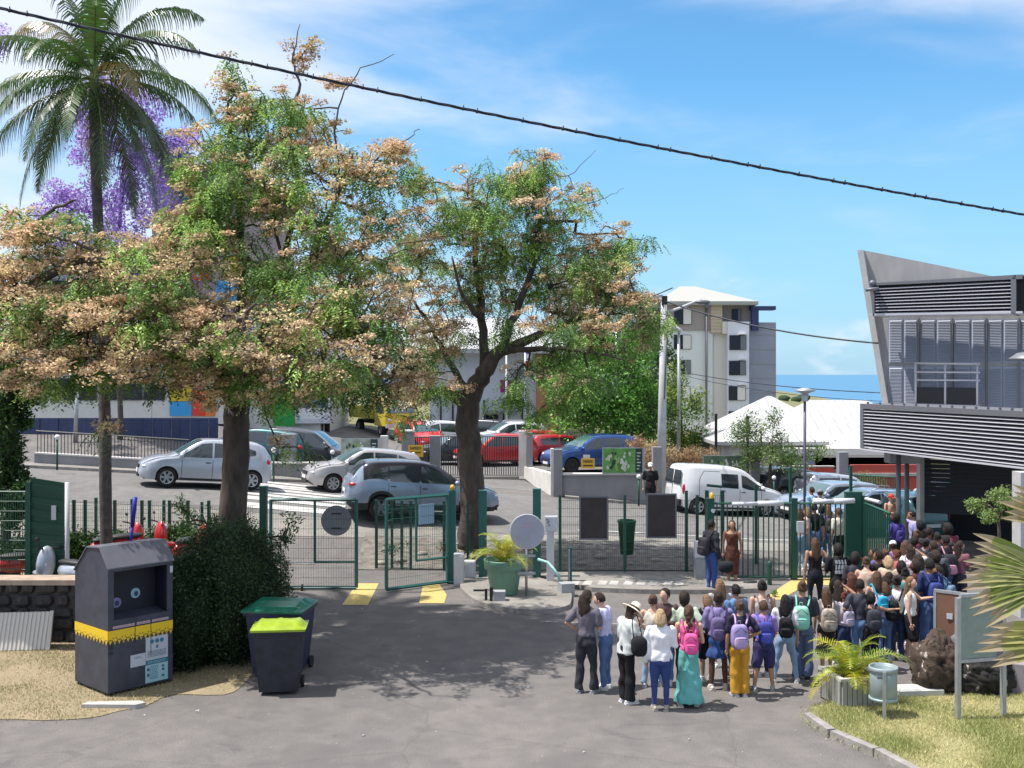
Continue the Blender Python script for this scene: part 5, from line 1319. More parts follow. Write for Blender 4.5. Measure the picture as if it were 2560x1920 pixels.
car('red car parked behind the white pillar of the driveway gate', 'hatch', 1306, 56.0, R(194), p_red)
car('bright red car with black wheels behind the black driveway gate', 'hatch', 1236, 52.0, R(203), p_red, rim=m_trim)
car('white estate with roof rails behind the bright red car', 'suv', 1270, 61.5, R(198), p_white, rack=True)
car('dark car between the white estate and the thick tree trunk', 'hatch', 1200, 68.0, R(160), p_dark)
car('white hatchback seen from behind, left of the thick tree trunk', 'suv', 1128, 61.0, R(28), p_white)
car('red car half hidden behind the left grey pillar', 'mini', 1048, 60.0, R(-60), p_red)
car('dark car directly behind the black driveway gate bars at left', 'mini', 1140, 52.5, R(200), p_dark)
car('dark grey car behind the low wall between the silver cars', 'hatch', 772, 42.6, R(-6), p_dark)
car('dark green car behind the grey pillar, right of the silver hatchback', 'mini', 655, 42.6, R(170), p_teal)
def truck(label, px, Y, rz, cabm, bodym, name='lorry'):
 X = (px - CX) / F * Y; t = thing(name, label, 'lorry', (X, Y, h(X, Y)), rz, 'small lorries behind the trees')
 mb = MB(); mb.box((0, 0, .75), (5.4, .9, .22)); mb.build('chassis', m_trim, t)
 mb = MB(); P = [(2.7, -.95, .6), (2.75, -.95, 1.3), (2.45, -.95, 2.25), (1.2, -.95, 2.3), (1.1, -.95, .6)]; mb.prism(P, (0, 1.9, 0)); mb.build('cab', cabm, t)
 mb = MB(); mb.prism([(2.77, -.85, 1.35), (2.50, -.85, 2.12), (2.50, .85, 2.12), (2.77, .85, 1.35)], (.012, 0, .004)); mb.build('windscreen', m_wglass, t)
 for sgn in (1, -1):
  mb = MB(); mb.prism([(1.4, sgn * .96, 1.35), (2.5, sgn * .96, 1.35), (2.36, sgn * .96, 2.05), (1.4, sgn * .96, 2.05)], (0, sgn * .012, 0)); mb.build('side_window', m_cglass, t)
  mb = MB(); mb.ball((2.72, sgn * .7, .95), (.06, .14, .12)); mb.build('headlight', m_head, t)
  for xw in (1.9, -1.5): wheel(t, xw, sgn * .78, .42, sgn, w=.28)
 mb = MB(); mb.box((-.9, 0, 1.02), (3.7, 2.0, .1))
 for c, d in (((-.9, -.98, 1.35), (3.7, .05, .6)), ((-.9, .98, 1.35), (3.7, .05, .6)), ((-2.72, 0, 1.35), (.05, 1.9, .6)), ((.92, 0, 1.7), (.06, 1.9, 1.3))): mb.box(c, d)
 mb.build('tipper_body', bodym, t)
 mb = MB();
 for y in (-.9, 0, .9): mb.box((1.0, y, 2.5), (.06, .06, .5))
 mb.box((1.0, 0, 2.74), (.07, 1.9, .07)); mb.build('headboard_rack', cabm, t)
 mb = MB(); mb.box((2.8, 0, .62), (.1, 1.9, .22)); mb.build('bumper', m_cab, t)
truck('white tipper lorry facing the road behind the low wall', 785, 60, R(-82), p_white, p_white)
truck('yellow tipper lorry right of the white one, behind hanging foliage', 955, 64, R(-60), paint('yellow_lorry_paint', (0.62, 0.50, 0.03), 0), M('yellow_tipper', (0.55, 0.46, 0.05), 0.5))
def scooter(label, X, Y, z, rz, pm, lean=0.1):
 t = thing('motor_scooter', label, 'scooter', (X, Y, z), rz, 'scooters parked behind the green fence'); t.rotation_euler = (lean, 0, rz)
 for x in (.62, -.55):
  mb = MB(); n = 16; vs = []
  for rr, yy in ((.15, -.045), (.24, -.05), (.27, 0), (.24, .05), (.15, .045)):
   for i in range(n): a = 2 * PI * i / n; vs.append((x + rr * math.cos(a), yy, .27 + rr * math.sin(a)))
  mb.add(vs, [(j * n + i, j * n + (i + 1) % n, (j + 1) * n + (i + 1) % n, (j + 1) * n + i) for j in range(4) for i in range(n)], 0, True); w_ = mb.build('wheel', m_tyre, t)
  mb = MB(); mb.cyl((x, -.03, .27), (x, .03, .27), .14, n=12); mb.build('rim', m_rim, w_)
 mb = MB(); mb.ball((-.42, 0, .62), (.42, .17, .2)); mb.box((.05, 0, .34), (.6, .3, .1)); mb.ball((.42, 0, .7), (.13, .22, .38)); mb.ball((.6, 0, .5), (.2, .09, .07)); mb.build('fairing', pm, t)
 mb = MB(); mb.ball((-.38, 0, .80), (.40, .15, .07)); mb.build('seat', m_trim, t)
 mb = MB(); mb.tube([(.3, -.33, 1.05), (.42, -.1, 1.02), (.42, .1, 1.02), (.3, .33, 1.05)], .02, n=6); mb.cyl((.40, 0, .7), (.42, 0, 1.02), .03, n=6); mb.cyl((.62, .06, .27), (.45, .06, .65), .025, n=6); mb.build('handlebar', m_trim, t)
 mb = MB(); mb.ball((.50, 0, .92), (.08, .09, .08)); mb.build('headlight', m_head, t)
 for sgn in (1, -1): mb = MB(); mb.cyl((.34, sgn * .22, 1.04), (.36, sgn * .28, 1.2), .008, n=4); mb.ball((.36, sgn * .29, 1.22), (.02, .06, .04), 8, 5); mb.build('mirror', m_trim, t)
# ================================================================== VEGETATION
m_bark = M('dark_bark', (0.085, 0.065, 0.055), 0.95, var=0.4, vscale=5, bump=0.9, bscale=14, stretch=(1, 1, 0.35))
m_bark2 = M('palm_bark', (0.13, 0.11, 0.105), 0.95, col2=(0.055, 0.05, 0.05), vscale=7, bump=0.6, bscale=12)
m_twig = M('twig_bark', (0.07, 0.052, 0.045), 0.95)
m_leaf = leaf_mat('green_leaf', (1, 1, 1), 0.32)
m_tan = leaf_mat('tan_leaf', (1, 1, 1), 0.25, 0.8, 0.1)
RG = np.random.default_rng(11)
def unit(v): return v / np.maximum(np.linalg.norm(v, axis=-1, keepdims=True), 1e-9)
def leaf_quads(c, d, n, l, w):
 """diamond leaves: centre c, long axis d, normal n, length l, width w"""
 s = unit(np.cross(n, d)) * (w / 2)[:, None]; d = d * (l / 2)[:, None]
 V = np.stack([c - d, c + s - d * 0.1, c + d, c - s - d * 0.1], 1).reshape(-1, 3)
 return V, np.arange(len(V)).reshape(-1, 4)
def sprays(cent, rad, n_sp, n_lf, sl, ll, lw, cols, droop=0.5, rng=RG, flat=1.0):
 """feathery sprays around each clump centre"""
 K = len(cent); c = np.repeat(cent, n_sp, 0); r = np.repeat(rad, n_sp)
 o = unit(rng.normal(size=(len(c), 3)) * [1, 1, 0.7 * flat]) * (r * rng.uniform(0.15, 1.0, len(c)) ** 0.6)[:, None] * [1, 1, 0.75 * flat]
 p = c + o
 d = unit(o * [1, 1, 0.3] + rng.normal(size=o.shape) * 0.15 * r[:, None] + [0, 0, -droop * 0.25])
 side = unit(np.cross(d, [0, 0, 1.0]))
 M_ = len(p); t = np.tile(np.linspace(0.05, 1, n_lf), M_); sg = np.tile(np.where(np.arange(n_lf) % 2, 1.0, -1.0), M_)
 pr = np.repeat(p, n_lf, 0); dr = np.repeat(d, n_lf, 0); sr = np.repeat(side, n_lf, 0)
 pos = pr + dr * (t * sl)[:, None] + np.c_[np.zeros(len(t)), np.zeros(len(t)), -(t ** 2) * sl * 0.35 * droop]
 ld = unit(sr * sg[:, None] + dr * 0.45 + rng.normal(size=pos.shape) * 0.22 + [0, 0, -0.25 * droop])
 pos = pos + ld * (ll * 0.5)
 nn = unit(rng.normal(size=pos.shape) * 0.45 + [0, 0, 1.0])
 V, Fc = leaf_quads(pos, ld, nn, ll * rng.uniform(.7, 1.2, len(pos)), lw * rng.uniform(.7, 1.2, len(pos)))
 cc = np.array(cols); pick = rng.integers(0, len(cc), K); tint = np.repeat(cc[pick] * rng.uniform(.8, 1.25, (K, 1)), n_sp * n_lf, 0) * rng.uniform(.75, 1.3, (len(pos), 1))
 return V, Fc, tint
def pads(cent, rad, n, ll, lw, cols, thick=0.3, rng=RG):
 K = len(cent); c = np.repeat(cent, n, 0); r = np.repeat(rad, n)
 a = rng.uniform(0, 2 * PI, len(c)); q = np.sqrt(rng.uniform(0, 1, len(c)))
 lob = 1 + 0.35 * np.sin(a * 3 + np.repeat(rng.uniform(0, 6, K), n)) + 0.2 * np.sin(a * 7 + np.repeat(rng.uniform(0, 6, K), n))
 x = np.cos(a) * q * r * lob; y = np.sin(a) * q * r * lob; z = rng.uniform(-1, 1, len(c)) * r * thick * np.sqrt(np.maximum(0, 1 - q * q * .8)) + 0.12 * r * np.sin(x * 9 + y * 7)
 pos = c + np.c_[x, y, z]
 d = unit(np.c_[np.cos(a), np.sin(a), rng.uniform(-.35, .5, len(c))] + rng.normal(size=pos.shape) * .6)
 nn = unit(rng.normal(size=pos.shape) * 0.55 + [0, 0, 1])
 V, Fc = leaf_quads(pos, d, nn, ll * rng.uniform(.6, 1.3, len(pos)), lw * rng.uniform(.7, 1.3, len(pos)))
 cc = np.array(cols); pick = rng.integers(0, len(cc), K); tint = np.repeat(cc[pick] * rng.uniform(.8, 1.2, (K, 1)), n, 0) * rng.uniform(.7, 1.3, (len(pos), 1))
 return V, Fc, tint
GREENS = [(0.16, 0.30, 0.06), (0.26, 0.42, 0.09), (0.11, 0.21, 0.05), (0.36, 0.50, 0.15), (0.09, 0.17, 0.06)]
TANS = [(0.68, 0.49, 0.31), (0.74, 0.57, 0.38), (0.58, 0.40, 0.25), (0.66, 0.54, 0.30), (0.46, 0.34, 0.22)]
def smooth_path(P, n=5):
 out = []
 for i in range(len(P) - 1):
  p0 = P[max(i-1, 0)]; p1 = P[i]; p2 = P[i+1]; p3 = P[min(i+2, len(P)-1)]
  for k in range(n):
   t = k / n; out.append(0.5 * ((2 * p1) + (p2 - p0) * t + (2 * p0 - 5 * p1 + 4 * p2 - p3) * t * t + (3 * p1 - p0 - 3 * p2 + p3) * t ** 3))
 out.append(P[-1]); return out
def grow(tree, nodes, radn, limbs, cl, seed, twig_name='branches', tipr=0.009, scale=1.0):
 """connect clump centres to limbs; pipe-model radii; one joined branch mesh"""
 rg = random.Random(seed)
 pos = [np.array(p) for p in nodes]; par = [-1] * len(pos); ns = len(pos)
 A = np.array(pos); D = np.array([np.min(np.linalg.norm(A - c, axis=1)) for c in cl]); order = np.argsort(D)
 arr = list(A)
 idx = []
 for k in order:
  c = cl[k]; Q = np.array(arr); dv = Q - c; dist = np.linalg.norm(dv, axis=1) + np.maximum(0, dv[:, 2]) * 0.6
  j = int(np.argmin(dist));
  mid = (Q[j] * 0.55 + c * 0.45) + np.array([rg.gauss(0, .06), rg.gauss(0, .06), rg.gauss(0.05, .06)]) * scale * min(1.5, np.linalg.norm(Q[j] - c))
  arr.append(mid); par.append(j); arr.append(np.array(c)); par.append(len(arr) - 2);
 n = len(arr); load = np.zeros(n); child = [[] for _ in range(n)]
 for i in range(n - 1, ns - 1, -1):
  load[i] += 1 if not child[i] else 0
  if par[i] >= 0:
   load[par[i]] += load[i]; child[par[i]].append(i)
 rad = tipr * np.sqrt(np.maximum(load, 1)) * 0.95
 mb = MB()
 for i in range(ns, n):
  j = par[i]; r1 = rad[i]; r0 = min(rad[j] if j >= ns else max(r1 * 1.2, tipr), r1 * 1.7)
  mb.cyl(arr[j], arr[i], r0, r1, n=4 if r0 < .02 else 5, caps=False)
 return mb.build(twig_name, m_twig, tree, kind='stuff')
def ell(cx, cy, rx, ry, Y, ry_, n, rg):
 out = []; m_ = max(1, n // 6)
 cs = []
 while len(cs) < m_:
  u = rg.normal(size=3); u /= np.linalg.norm(u); cs.append(u * rg.uniform(0.3, 1) ** 0.45)
 sg = .20 + .10 / max(1, m_)
 while len(out) < n:
  u = cs[len(out) % m_] + rg.normal(size=3) * sg; p = PT(cx + u[0] * rx, cy + u[1] * ry, Y + u[2] * ry_); out.append((p.x, p.y, p.z)); continue
  u = rg.normal(size=3); u /= np.linalg.norm(u); u *= rg.uniform(0.25, 1) ** 0.45
  p = PT(cx + u[0] * rx, cy + u[1] * ry, Y + u[2] * ry_); out.append((p.x, p.y, p.z))
 return out
def big_tree(name, label, base, limbs, lobes, seed, r0, bark=m_bark):
 """limbs: list of (radius0, radius1, [(px,py,Y),...]); lobes: (cx,cy,rx,ry,Y,rY,n_green,n_tan)"""
 rg = np.random.default_rng(seed); t = thing(name, label, 'tree', base)
 b = Vector(base)
 tr = MB(); nodes = []
 for ra, rb, pl in limbs:
  P = [PT(*p) for p in pl]
  P = smooth_path(P, 5); k = len(P)
  for i in range(1, k - 1): P[i] = P[i] + Vector((rg.normal(0, .02), rg.normal(0, .03), rg.normal(0, .02)))
  rr = [ra + (rb - ra) * (i / (k - 1)) ** .8 for i in range(k)]
  tr.tube([p - b for p in P], rr, n=10 if ra > .08 else 6)
  for i in range(3 if ra > .15 else 0, k): nodes.append(tuple(P[i]))
 tr.build('trunk', bark, t)
 g = []; tn = []
 for (cx, cy, rx, ry, Y, rY, n1, n2) in lobes:
  g += ell(cx, cy, rx, ry, Y, rY, int(n1 * 1.1), rg); tn += ell(cx, cy, rx * 1.06, ry * 1.06, Y, rY, int(n2 * 1.6), rg)
 g = np.array(g); tn = np.array(tn) if tn else np.zeros((0, 3))
 allc = np.concatenate([g, tn])
 br = grow(t, nodes, None, None, allc, seed); br.location = -b
 if len(g):
  V, Fc, ti = sprays(g, rg.uniform(.16, .36, len(g)), 11, 12, .27, .088, .034, GREENS, 0.9, rg)
  o = link('green_foliage', np_mesh('green_foliage', V, Fc, m_leaf, ti), t, kind='stuff'); o.location = -b
 if len(tn):
  V, Fc, ti = pads(tn, rg.uniform(.10, .25, len(tn)), 60, .068, .04, TANS, 0.5, rg)
  o = link('tan_foliage', np_mesh('tan_foliage', V, Fc, m_tan, ti), t, kind='stuff'); o.location = -b
 return t
YA = 22.0
p = PT(578, 1480, YA)
big_tree('flame_tree', 'tall spreading tree with tan and green sprays, its trunk rising behind the hedge', (p.x, YA, 0), [
 (0.30, 0.25, [(575, 1500, YA), (580, 1350, YA), (586, 1200, YA), (592, 1060, YA), (590, 990, YA)]),
 (0.17, 0.05, [(592, 1030, YA), (560, 930, YA - .4), (500, 850, YA - .8), (420, 780, YA - 1.2), (330, 730, YA - 1.6)]),
 (0.15, 0.03, [(590, 1010, YA), (602, 850, YA + .2), (606, 680, YA + .3), (596, 500, YA + .4), (585, 380, YA), (570, 270, YA)]),
 (0.15, 0.03, [(594, 1020, YA), (660, 900, YA - .5), (740, 760, YA - .8), (800, 600, YA - .8), (850, 480, YA - .6), (880, 380, YA - .5)]),
 (0.12, 0.03, [(594, 1010, YA), (640, 880, YA + .8), (720, 620, YA + 1.4), (740, 450, YA + 1.2), (720, 330, YA + 1)]),
 (0.10, 0.02, [(560, 930, YA - .4), (560, 860, YA - 2), (600, 800, YA - 3.5), (640, 760, YA - 4.6)]),
 (0.10, 0.02, [(660, 900, YA - .5), (780, 860, YA - 1.5), (900, 820, YA - 2.2), (980, 800, YA - 2.6)]),
 (0.05, 0.008, [(720, 330, YA + 1), (745, 230, YA + 1), (735, 150, YA + 1), (750, 60, YA + 1)]),
 (0.03, 0.006, [(850, 480, YA - .6), (840, 300, YA - .5), (890, 190, YA - .5), (985, 135, YA - .5)]),
 (0.03, 0.006, [(850, 480, YA - .6), (940, 400, YA - .5), (1010, 350, YA - .5), (1050, 325, YA - .4)]),
 (0.06, 0.01, [(420, 780, YA - 1.2), (300, 800, YA - 2), (200, 820, YA - 2.4), (80, 850, YA - 2.6)]),
 (0.06, 0.01, [(330, 730, YA - 1.6), (260, 640, YA - 2), (160, 600, YA - 2.2), (60, 560, YA - 2.2)]),
], [
 (640, 290, 150, 90, YA + .2, 1.4, 34, 26), (590, 430, 140, 120, YA, 1.8, 46, 34), (760, 420, 160, 110, YA - .2, 1.8, 50, 46),
 (900, 400, 120, 80, YA - .4, 1.2, 10, 44), (850, 560, 170, 110, YA - .4, 2.0, 60, 60), (620, 640, 130, 110, YA + .3, 1.8, 24, 20), (790, 720, 180, 100, YA - .8, 2.2, 60, 72),
 (620, 830, 190, 100, YA - 2.0, 2.2, 44, 90), (820, 880, 180, 100, YA - 1.8, 2.4, 50, 80), (960, 760, 110, 120, YA - 1.0, 1.6, 24, 50), (690, 955, 140, 60, YA - 1.5, 1.8, 30, 44),
 (900, 955, 120, 50, YA - 1.4, 1.6, 20, 36), (470, 850, 120, 90, YA - 1.6, 1.6, 24, 56), (980, 930, 90, 70, YA - 1, 1.2, 10, 34), (500, 960, 90, 60, YA - 1.2, 1.2, 12, 18),
 (745, 110, 40, 70, YA + 1, .4, 0, 12), (830, 215, 60, 30, YA, .4, 0, 7), (1000, 370, 70, 30, YA - .5, .5, 2, 10), (700, 1130, 70, 30, YA - 1, .6, 3, 3), (560, 300, 80, 110, YA, .9, 30, 16), (510, 420, 60, 110, YA - .2, .9, 26, 16), (480, 560, 90, 80, YA - .4, 1.1, 24, 26), (560, 560, 80, 90, YA, 1.2, 26, 16),
], 21, .3)
YD = 20.5
p = PT(-160, 1480, YD)
big_tree('flame_tree', 'broad tan canopied tree reaching in from the left edge below the palm crown', (p.x, YD, 0), [
 (0.30, 0.22, [(-160, 1600, YD), (-150, 1300, YD), (-120, 1050, YD), (-90, 900, YD)]),
 (0.15, 0.03, [(-90, 900, YD), (20, 760, YD - .3), (140, 680, YD - .5), (260, 640, YD - .6), (360, 650, YD - .6)]),
 (0.14, 0.03, [(-90, 900, YD), (40, 860, YD - .8), (180, 830, YD - 1.0), (320, 800, YD - 1.2), (420, 830, YD - 1.3)]),
 (0.10, 0.02, [(20, 760, YD - .3), (60, 620, YD), (110, 540, YD), (190, 500, YD)]),
], [
 (40, 610, 120, 80, YD, 1.2, 12, 44), (180, 580, 110, 50, YD, 1.0, 8, 12), (120, 690, 170, 70, YD - .5, 1.4, 26, 90), (330, 690, 130, 90, YD - .6, 1.4, 34, 80),
 (60, 800, 130, 70, YD - .6, 1.4, 22, 74), (240, 800, 150, 90, YD - 1, 1.5, 30, 90), (400, 800, 100, 80, YD - 1, 1.3, 20, 56), (120, 900, 150, 50, YD - 1, 1.3, 16, 60), (300, 910, 130, 50, YD - 1.2, 1.3, 12, 46),
 (450, 620, 90, 100, YD - .3, 1.0, 24, 34), (60, 960, 70, 25, YD - 1, .8, 8, 14), (270, 1070, 30, 18, YD - .8, .3, 1, 3), (440, 940, 70, 40, YD - 1, .8, 8, 14),
], 22, .3)
YB = 29.3
p = PT(1175, 1345, YB); zb_ = h(p.x, YB)
big_tree('flame_tree', 'round crowned tree with thick dark pollarded trunk beside the driveway gate', (p.x, YB, zb_), [
 (0.36, 0.30, [(1176, 1375, YB), (1182, 1250, YB), (1176, 1150, YB), (1168, 1050, YB), (1172, 985, YB)]),
 (0.30, 0.12, [(1172, 1000, YB), (1210, 930, YB - .2), (1250, 880, YB - .4), (1320, 850, YB - .5)]),
 (0.24, 0.06, [(1165, 1010, YB), (1120, 980, YB - .4), (1085, 975, YB - .6)]),
 (0.15, 0.03, [(1210, 930, YB - .2), (1205, 800, YB), (1190, 680, YB), (1185, 560, YB), (1180, 450, YB)]),
 (0.13, 0.03, [(1250, 880, YB - .4), (1300, 760, YB - .4), (1340, 640, YB - .3), (1350, 520, YB), (1360, 420, YB)]),
 (0.12, 0.02, [(1320, 850, YB - .5), (1440, 800, YB - .8), (1540, 760, YB - 1), (1620, 730, YB - 1)]),
 (0.12, 0.02, [(1172, 990, YB), (1110, 880, YB + .3), (1060, 790, YB + .5), (1000, 700, YB + .5)]),
 (0.10, 0.02, [(1250, 880, YB - .4), (1380, 870, YB - 1.4), (1480, 880, YB - 2), (1560, 900, YB - 2)]),
 (0.10, 0.02, [(1205, 800, YB), (1160, 740, YB - 1.6), (1130, 640, YB - 2.2)]),
 (0.02, 0.005, [(1360, 420, YB), (1420, 440, YB), (1490, 375, YB)]), (0.02, 0.005, [(1440, 520, YB), (1500, 500, YB), (1560, 470, YB)]),
], [
 (1260, 420, 110, 70, YB, 1.6, 36, 14), (1380, 480, 100, 80, YB, 1.6, 44, 16), (1150, 500, 110, 80, YB, 1.6, 34, 40), (1280, 560, 150, 90, YB, 2.2, 80, 30), (1450, 590, 110, 70, YB, 1.6, 44, 22),
 (1540, 590, 70, 40, YB, 1.0, 16, 10), (1130, 640, 120, 80, YB, 1.8, 34, 50), (1290, 690, 160, 90, YB, 2.2, 84, 44), (1450, 720, 130, 80, YB, 1.8, 56, 60), (1570, 720, 90, 50, YB - 1, 1.2, 12, 36),
 (1090, 760, 110, 80, YB, 1.8, 26, 50), (1530, 810, 100, 70, YB - 1.4, 1.4, 30, 34), (1380, 830, 120, 60, YB - 1.2, 1.6, 50, 26), (1430, 930, 110, 60, YB - 1.6, 1.2, 40, 8), (1080, 930, 90, 60, YB - .6, 1.2, 16, 34),
 (1640, 850, 50, 60, YB - 1, .8, 12, 10), (1100, 860, 80, 60, YB, 1.2, 16, 30), (1310, 950, 90, 50, YB - .8, 1.0, 26, 2), (1010, 1010, 60, 40, YB - .8, .8, 6, 22), (1370, 1010, 60, 50, YB - 1, .8, 14, 0), (1330, 410, 60, 50, YB, .8, 12, 8), (1060, 470, 50, 70, YB, .8, 8, 14), (1040, 600, 60, 70, YB, 1, 10, 22), (1500, 660, 90, 60, YB - .5, 1.2, 26, 20),
], 23, .36)
def blob_tree(name, label, cat, px, pyb, Y, lobes, cols, trunk=None, seed=1, ll=.12, lw=.07, rad=(.25, .5), n=60, mat=None, trunk_r=.1, grp=None, dens=1.0, z0=None, core=None, ftype='crown'):
 rg = np.random.default_rng(seed); p = PT(px, pyb, Y); z0 = h(p.x, Y) if z0 is None else z0; b = Vector((p.x, Y, z0)); t = thing(name, label, cat, b, group=grp)
 c = []
 for (cx, cy, rx, ry, YY, rY, k) in lobes: c += ell(cx, cy, rx, ry, YY, rY, k, rg)
 c = np.array(c)
 if trunk:
  P = smooth_path([Vector((b.x, b.y, z0 - .1))] + [PT(*q) for q in trunk], 4); tr = MB(); tr.tube([q - b for q in P], [trunk_r * (1 - .6 * i / len(P)) for i in range(len(P))], n=7); tr.build('trunk', m_bark, t)
  o = grow(t, [tuple(q) for q in P[1:]], None, None, c, seed); o.location = -b
 rr = rg.uniform(rad[0], rad[1], len(c)); K = len(c); cc = np.repeat(c, n, 0); r = np.repeat(rr, n)
 u = unit(rg.normal(size=(len(cc), 3))); pos = cc + u * (r * rg.uniform(.2, 1, len(cc)) ** .5)[:, None]
 d = unit(u + rg.normal(size=pos.shape) * .8); nn = unit(rg.normal(size=pos.shape) * .7 + u * .5 + [0, 0, .7])
 V, Fc = leaf_quads(pos, d, nn, ll * rg.uniform(.6, 1.3, len(pos)), lw * rg.uniform(.6, 1.3, len(pos)))
 ca = np.array(cols); tint = np.repeat(ca[rg.integers(0, len(ca), K)] * rg.uniform(.8, 1.2, (K, 1)), n, 0) * rg.uniform(.65, 1.35, (len(pos), 1))
 o = link(ftype, np_mesh('crown', V, Fc, mat or m_leaf, tint), t, kind='stuff'); o.location = -b
 return t
PUR = [(0.42, 0.28, 0.66), (0.50, 0.37, 0.74), (0.34, 0.20, 0.56), (0.58, 0.46, 0.76)]
blob_tree('jacaranda_tree', 'purple flowering tree behind the palm trunk', 'tree', 300, 1180, 45, [(290, 340, 90, 130, 45, 2, 90), (230, 250, 70, 70, 45, 1.5, 30), (410, 330, 60, 80, 45, 2, 24), (370, 450, 90, 100, 45, 2, 60), (200, 480, 50, 60, 45, 1, 14), (310, 590, 90, 80, 45, 2, 60), (150, 520, 70, 60, 44, 2, 24), (170, 620, 80, 50, 44, 2, 26), (120, 760, 60, 60, 43, 1.5, 14), (340, 200, 60, 40, 46, 1, 8), (480, 380, 40, 60, 45, 1, 6), (420, 640, 60, 60, 45, 1, 10)],
  PUR, [(300, 1000, 45), (280, 750, 45), (300, 550, 45), (310, 380, 45)], 31, .13, .09, (.3, .55), 90, mat=m_tan, trunk_r=.13)
blob_tree('jacaranda_tree', 'purple flowering branches entering at the top left corner', 'tree', -60, 1180, 30, [(-10, 90, 22, 60, 30, .8, 4), (-40, 150, 50, 90, 30, 1, 8)], PUR, [(-60, 800, 30), (-50, 400, 30), (-30, 200, 30)], 32, .10, .07, (.2, .4), 70, mat=m_tan, trunk_r=.15)
BG = [(0.12, 0.29, 0.04), (0.18, 0.38, 0.06), (0.07, 0.17, 0.03)]
blob_tree('leafy_tree', 'bright green bushy tree behind the dark sports fence', 'tree', 1480, 1090, 64, [(1450, 930, 80, 90, 56, 2.5, 80), (1530, 940, 70, 100, 55, 2, 70), (1490, 1030, 100, 60, 54, 2, 80), (1570, 880, 60, 60, 56, 1.5, 30), (1600, 1020, 60, 70, 55, 1.5, 50)], BG, [(1480, 1020, 64), (1480, 930, 64)], 33, .2, .12, (.5, .9), 70, trunk_r=.2)
blob_tree('leafy_tree', 'dark green tree filling the gap left of the utility pole', 'tree', 1600, 1110, 66, [(1610, 930, 60, 110, 66, 2.5, 60), (1640, 1030, 90, 70, 65, 2, 50)], [(0.04, 0.10, 0.02), (0.06, 0.15, 0.03)], [(1600, 1000, 66)], 34, .2, .12, (.5, .9), 70, trunk_r=.2)
blob_tree('leafy_tree', 'yellow green rounded tree between the utility pole and the street lamp', 'tree', 1710, 1110, 62, [(1700, 1000, 60, 50, 62, 2, 50), (1650, 960, 40, 60, 62, 1.5, 26), (1720, 1070, 55, 50, 61, 1.6, 40)], [(0.24, 0.30, 0.04), (0.15, 0.25, 0.04), (0.07, 0.15, 0.02)], [(1700, 1030, 62)], 35, .16, .09, (.4, .8), 80, trunk_r=.15)
blob_tree('leafy_tree', 'small leafy tree beside the lamp post, in front of the white roofs', 'tree', 1930, 1235, 45.5, [(1900, 1090, 60, 45, 45.5, 1.2, 36), (1960, 1120, 60, 45, 45, 1.2, 36), (1900, 1150, 50, 40, 45.5, 1, 24), (2010, 1150, 40, 25, 45, .8, 10), (1930, 1050, 25, 20, 45, .5, 6)], [(0.12, 0.20, 0.06), (0.18, 0.26, 0.08), (0.07, 0.13, 0.03)], [(1925, 1180, 45.5), (1930, 1100, 45.5)], 36, .12, .05, (.25, .5), 60, trunk_r=.1)
blob_tree('reed_clump', 'tall dry brown reeds right of the utility pole behind the van', 'plant', 1720, 1215, 47, [(1700, 1150, 50, 40, 47, 1, 50), (1770, 1165, 45, 35, 47, 1, 40), (1650, 1150, 30, 40, 47, 1, 20)], [(0.33, 0.20, 0.10), (0.26, 0.17, 0.10), (0.42, 0.31, 0.2)], None, 37, .22, .03, (.25, .45), 60, mat=m_tan, ftype='stems')
blob_tree('reed_clump', 'dry brown reeds between the blue crossover and the utility pole', 'plant', 1615, 1200, 47, [(1615, 1130, 32, 28, 47, 1, 30)], [(0.40, 0.24, 0.14), (0.33, 0.22, 0.13)], None, 38, .22, .03, (.25, .4), 60, mat=m_tan, ftype='stems')
blob_tree('shrub', 'green shrub with dry stalks behind the green railing at right', 'plant', 2195, 1230, 48.5, [(2190, 1195, 35, 18, 48.5, .6, 18)], [(0.10, 0.17, 0.04), (0.2, 0.22, 0.08)], None, 39, .12, .03, (.25, .4), 60, ftype='stems')
DG = [(0.03, 0.08, 0.015), (0.05, 0.11, 0.02), (0.02, 0.05, 0.012)]
blob_tree('leafy_tree', 'dark leaved tree with slim trunk at the left edge beside the navy wall', 'tree', 15, 1330, 27, [(30, 960, 60, 60, 27, 1, 60), (70, 1010, 35, 40, 27, .8, 26), (10, 1080, 34, 80, 27, .8, 60), (20, 1180, 34, 60, 27, .8, 60), (40, 1250, 44, 60, 26.6, .6, 60)], DG, [(15, 1200, 27), (18, 1050, 27), (30, 960, 27)], 40, .12, .06, (.2, .4), 70, trunk_r=.14)
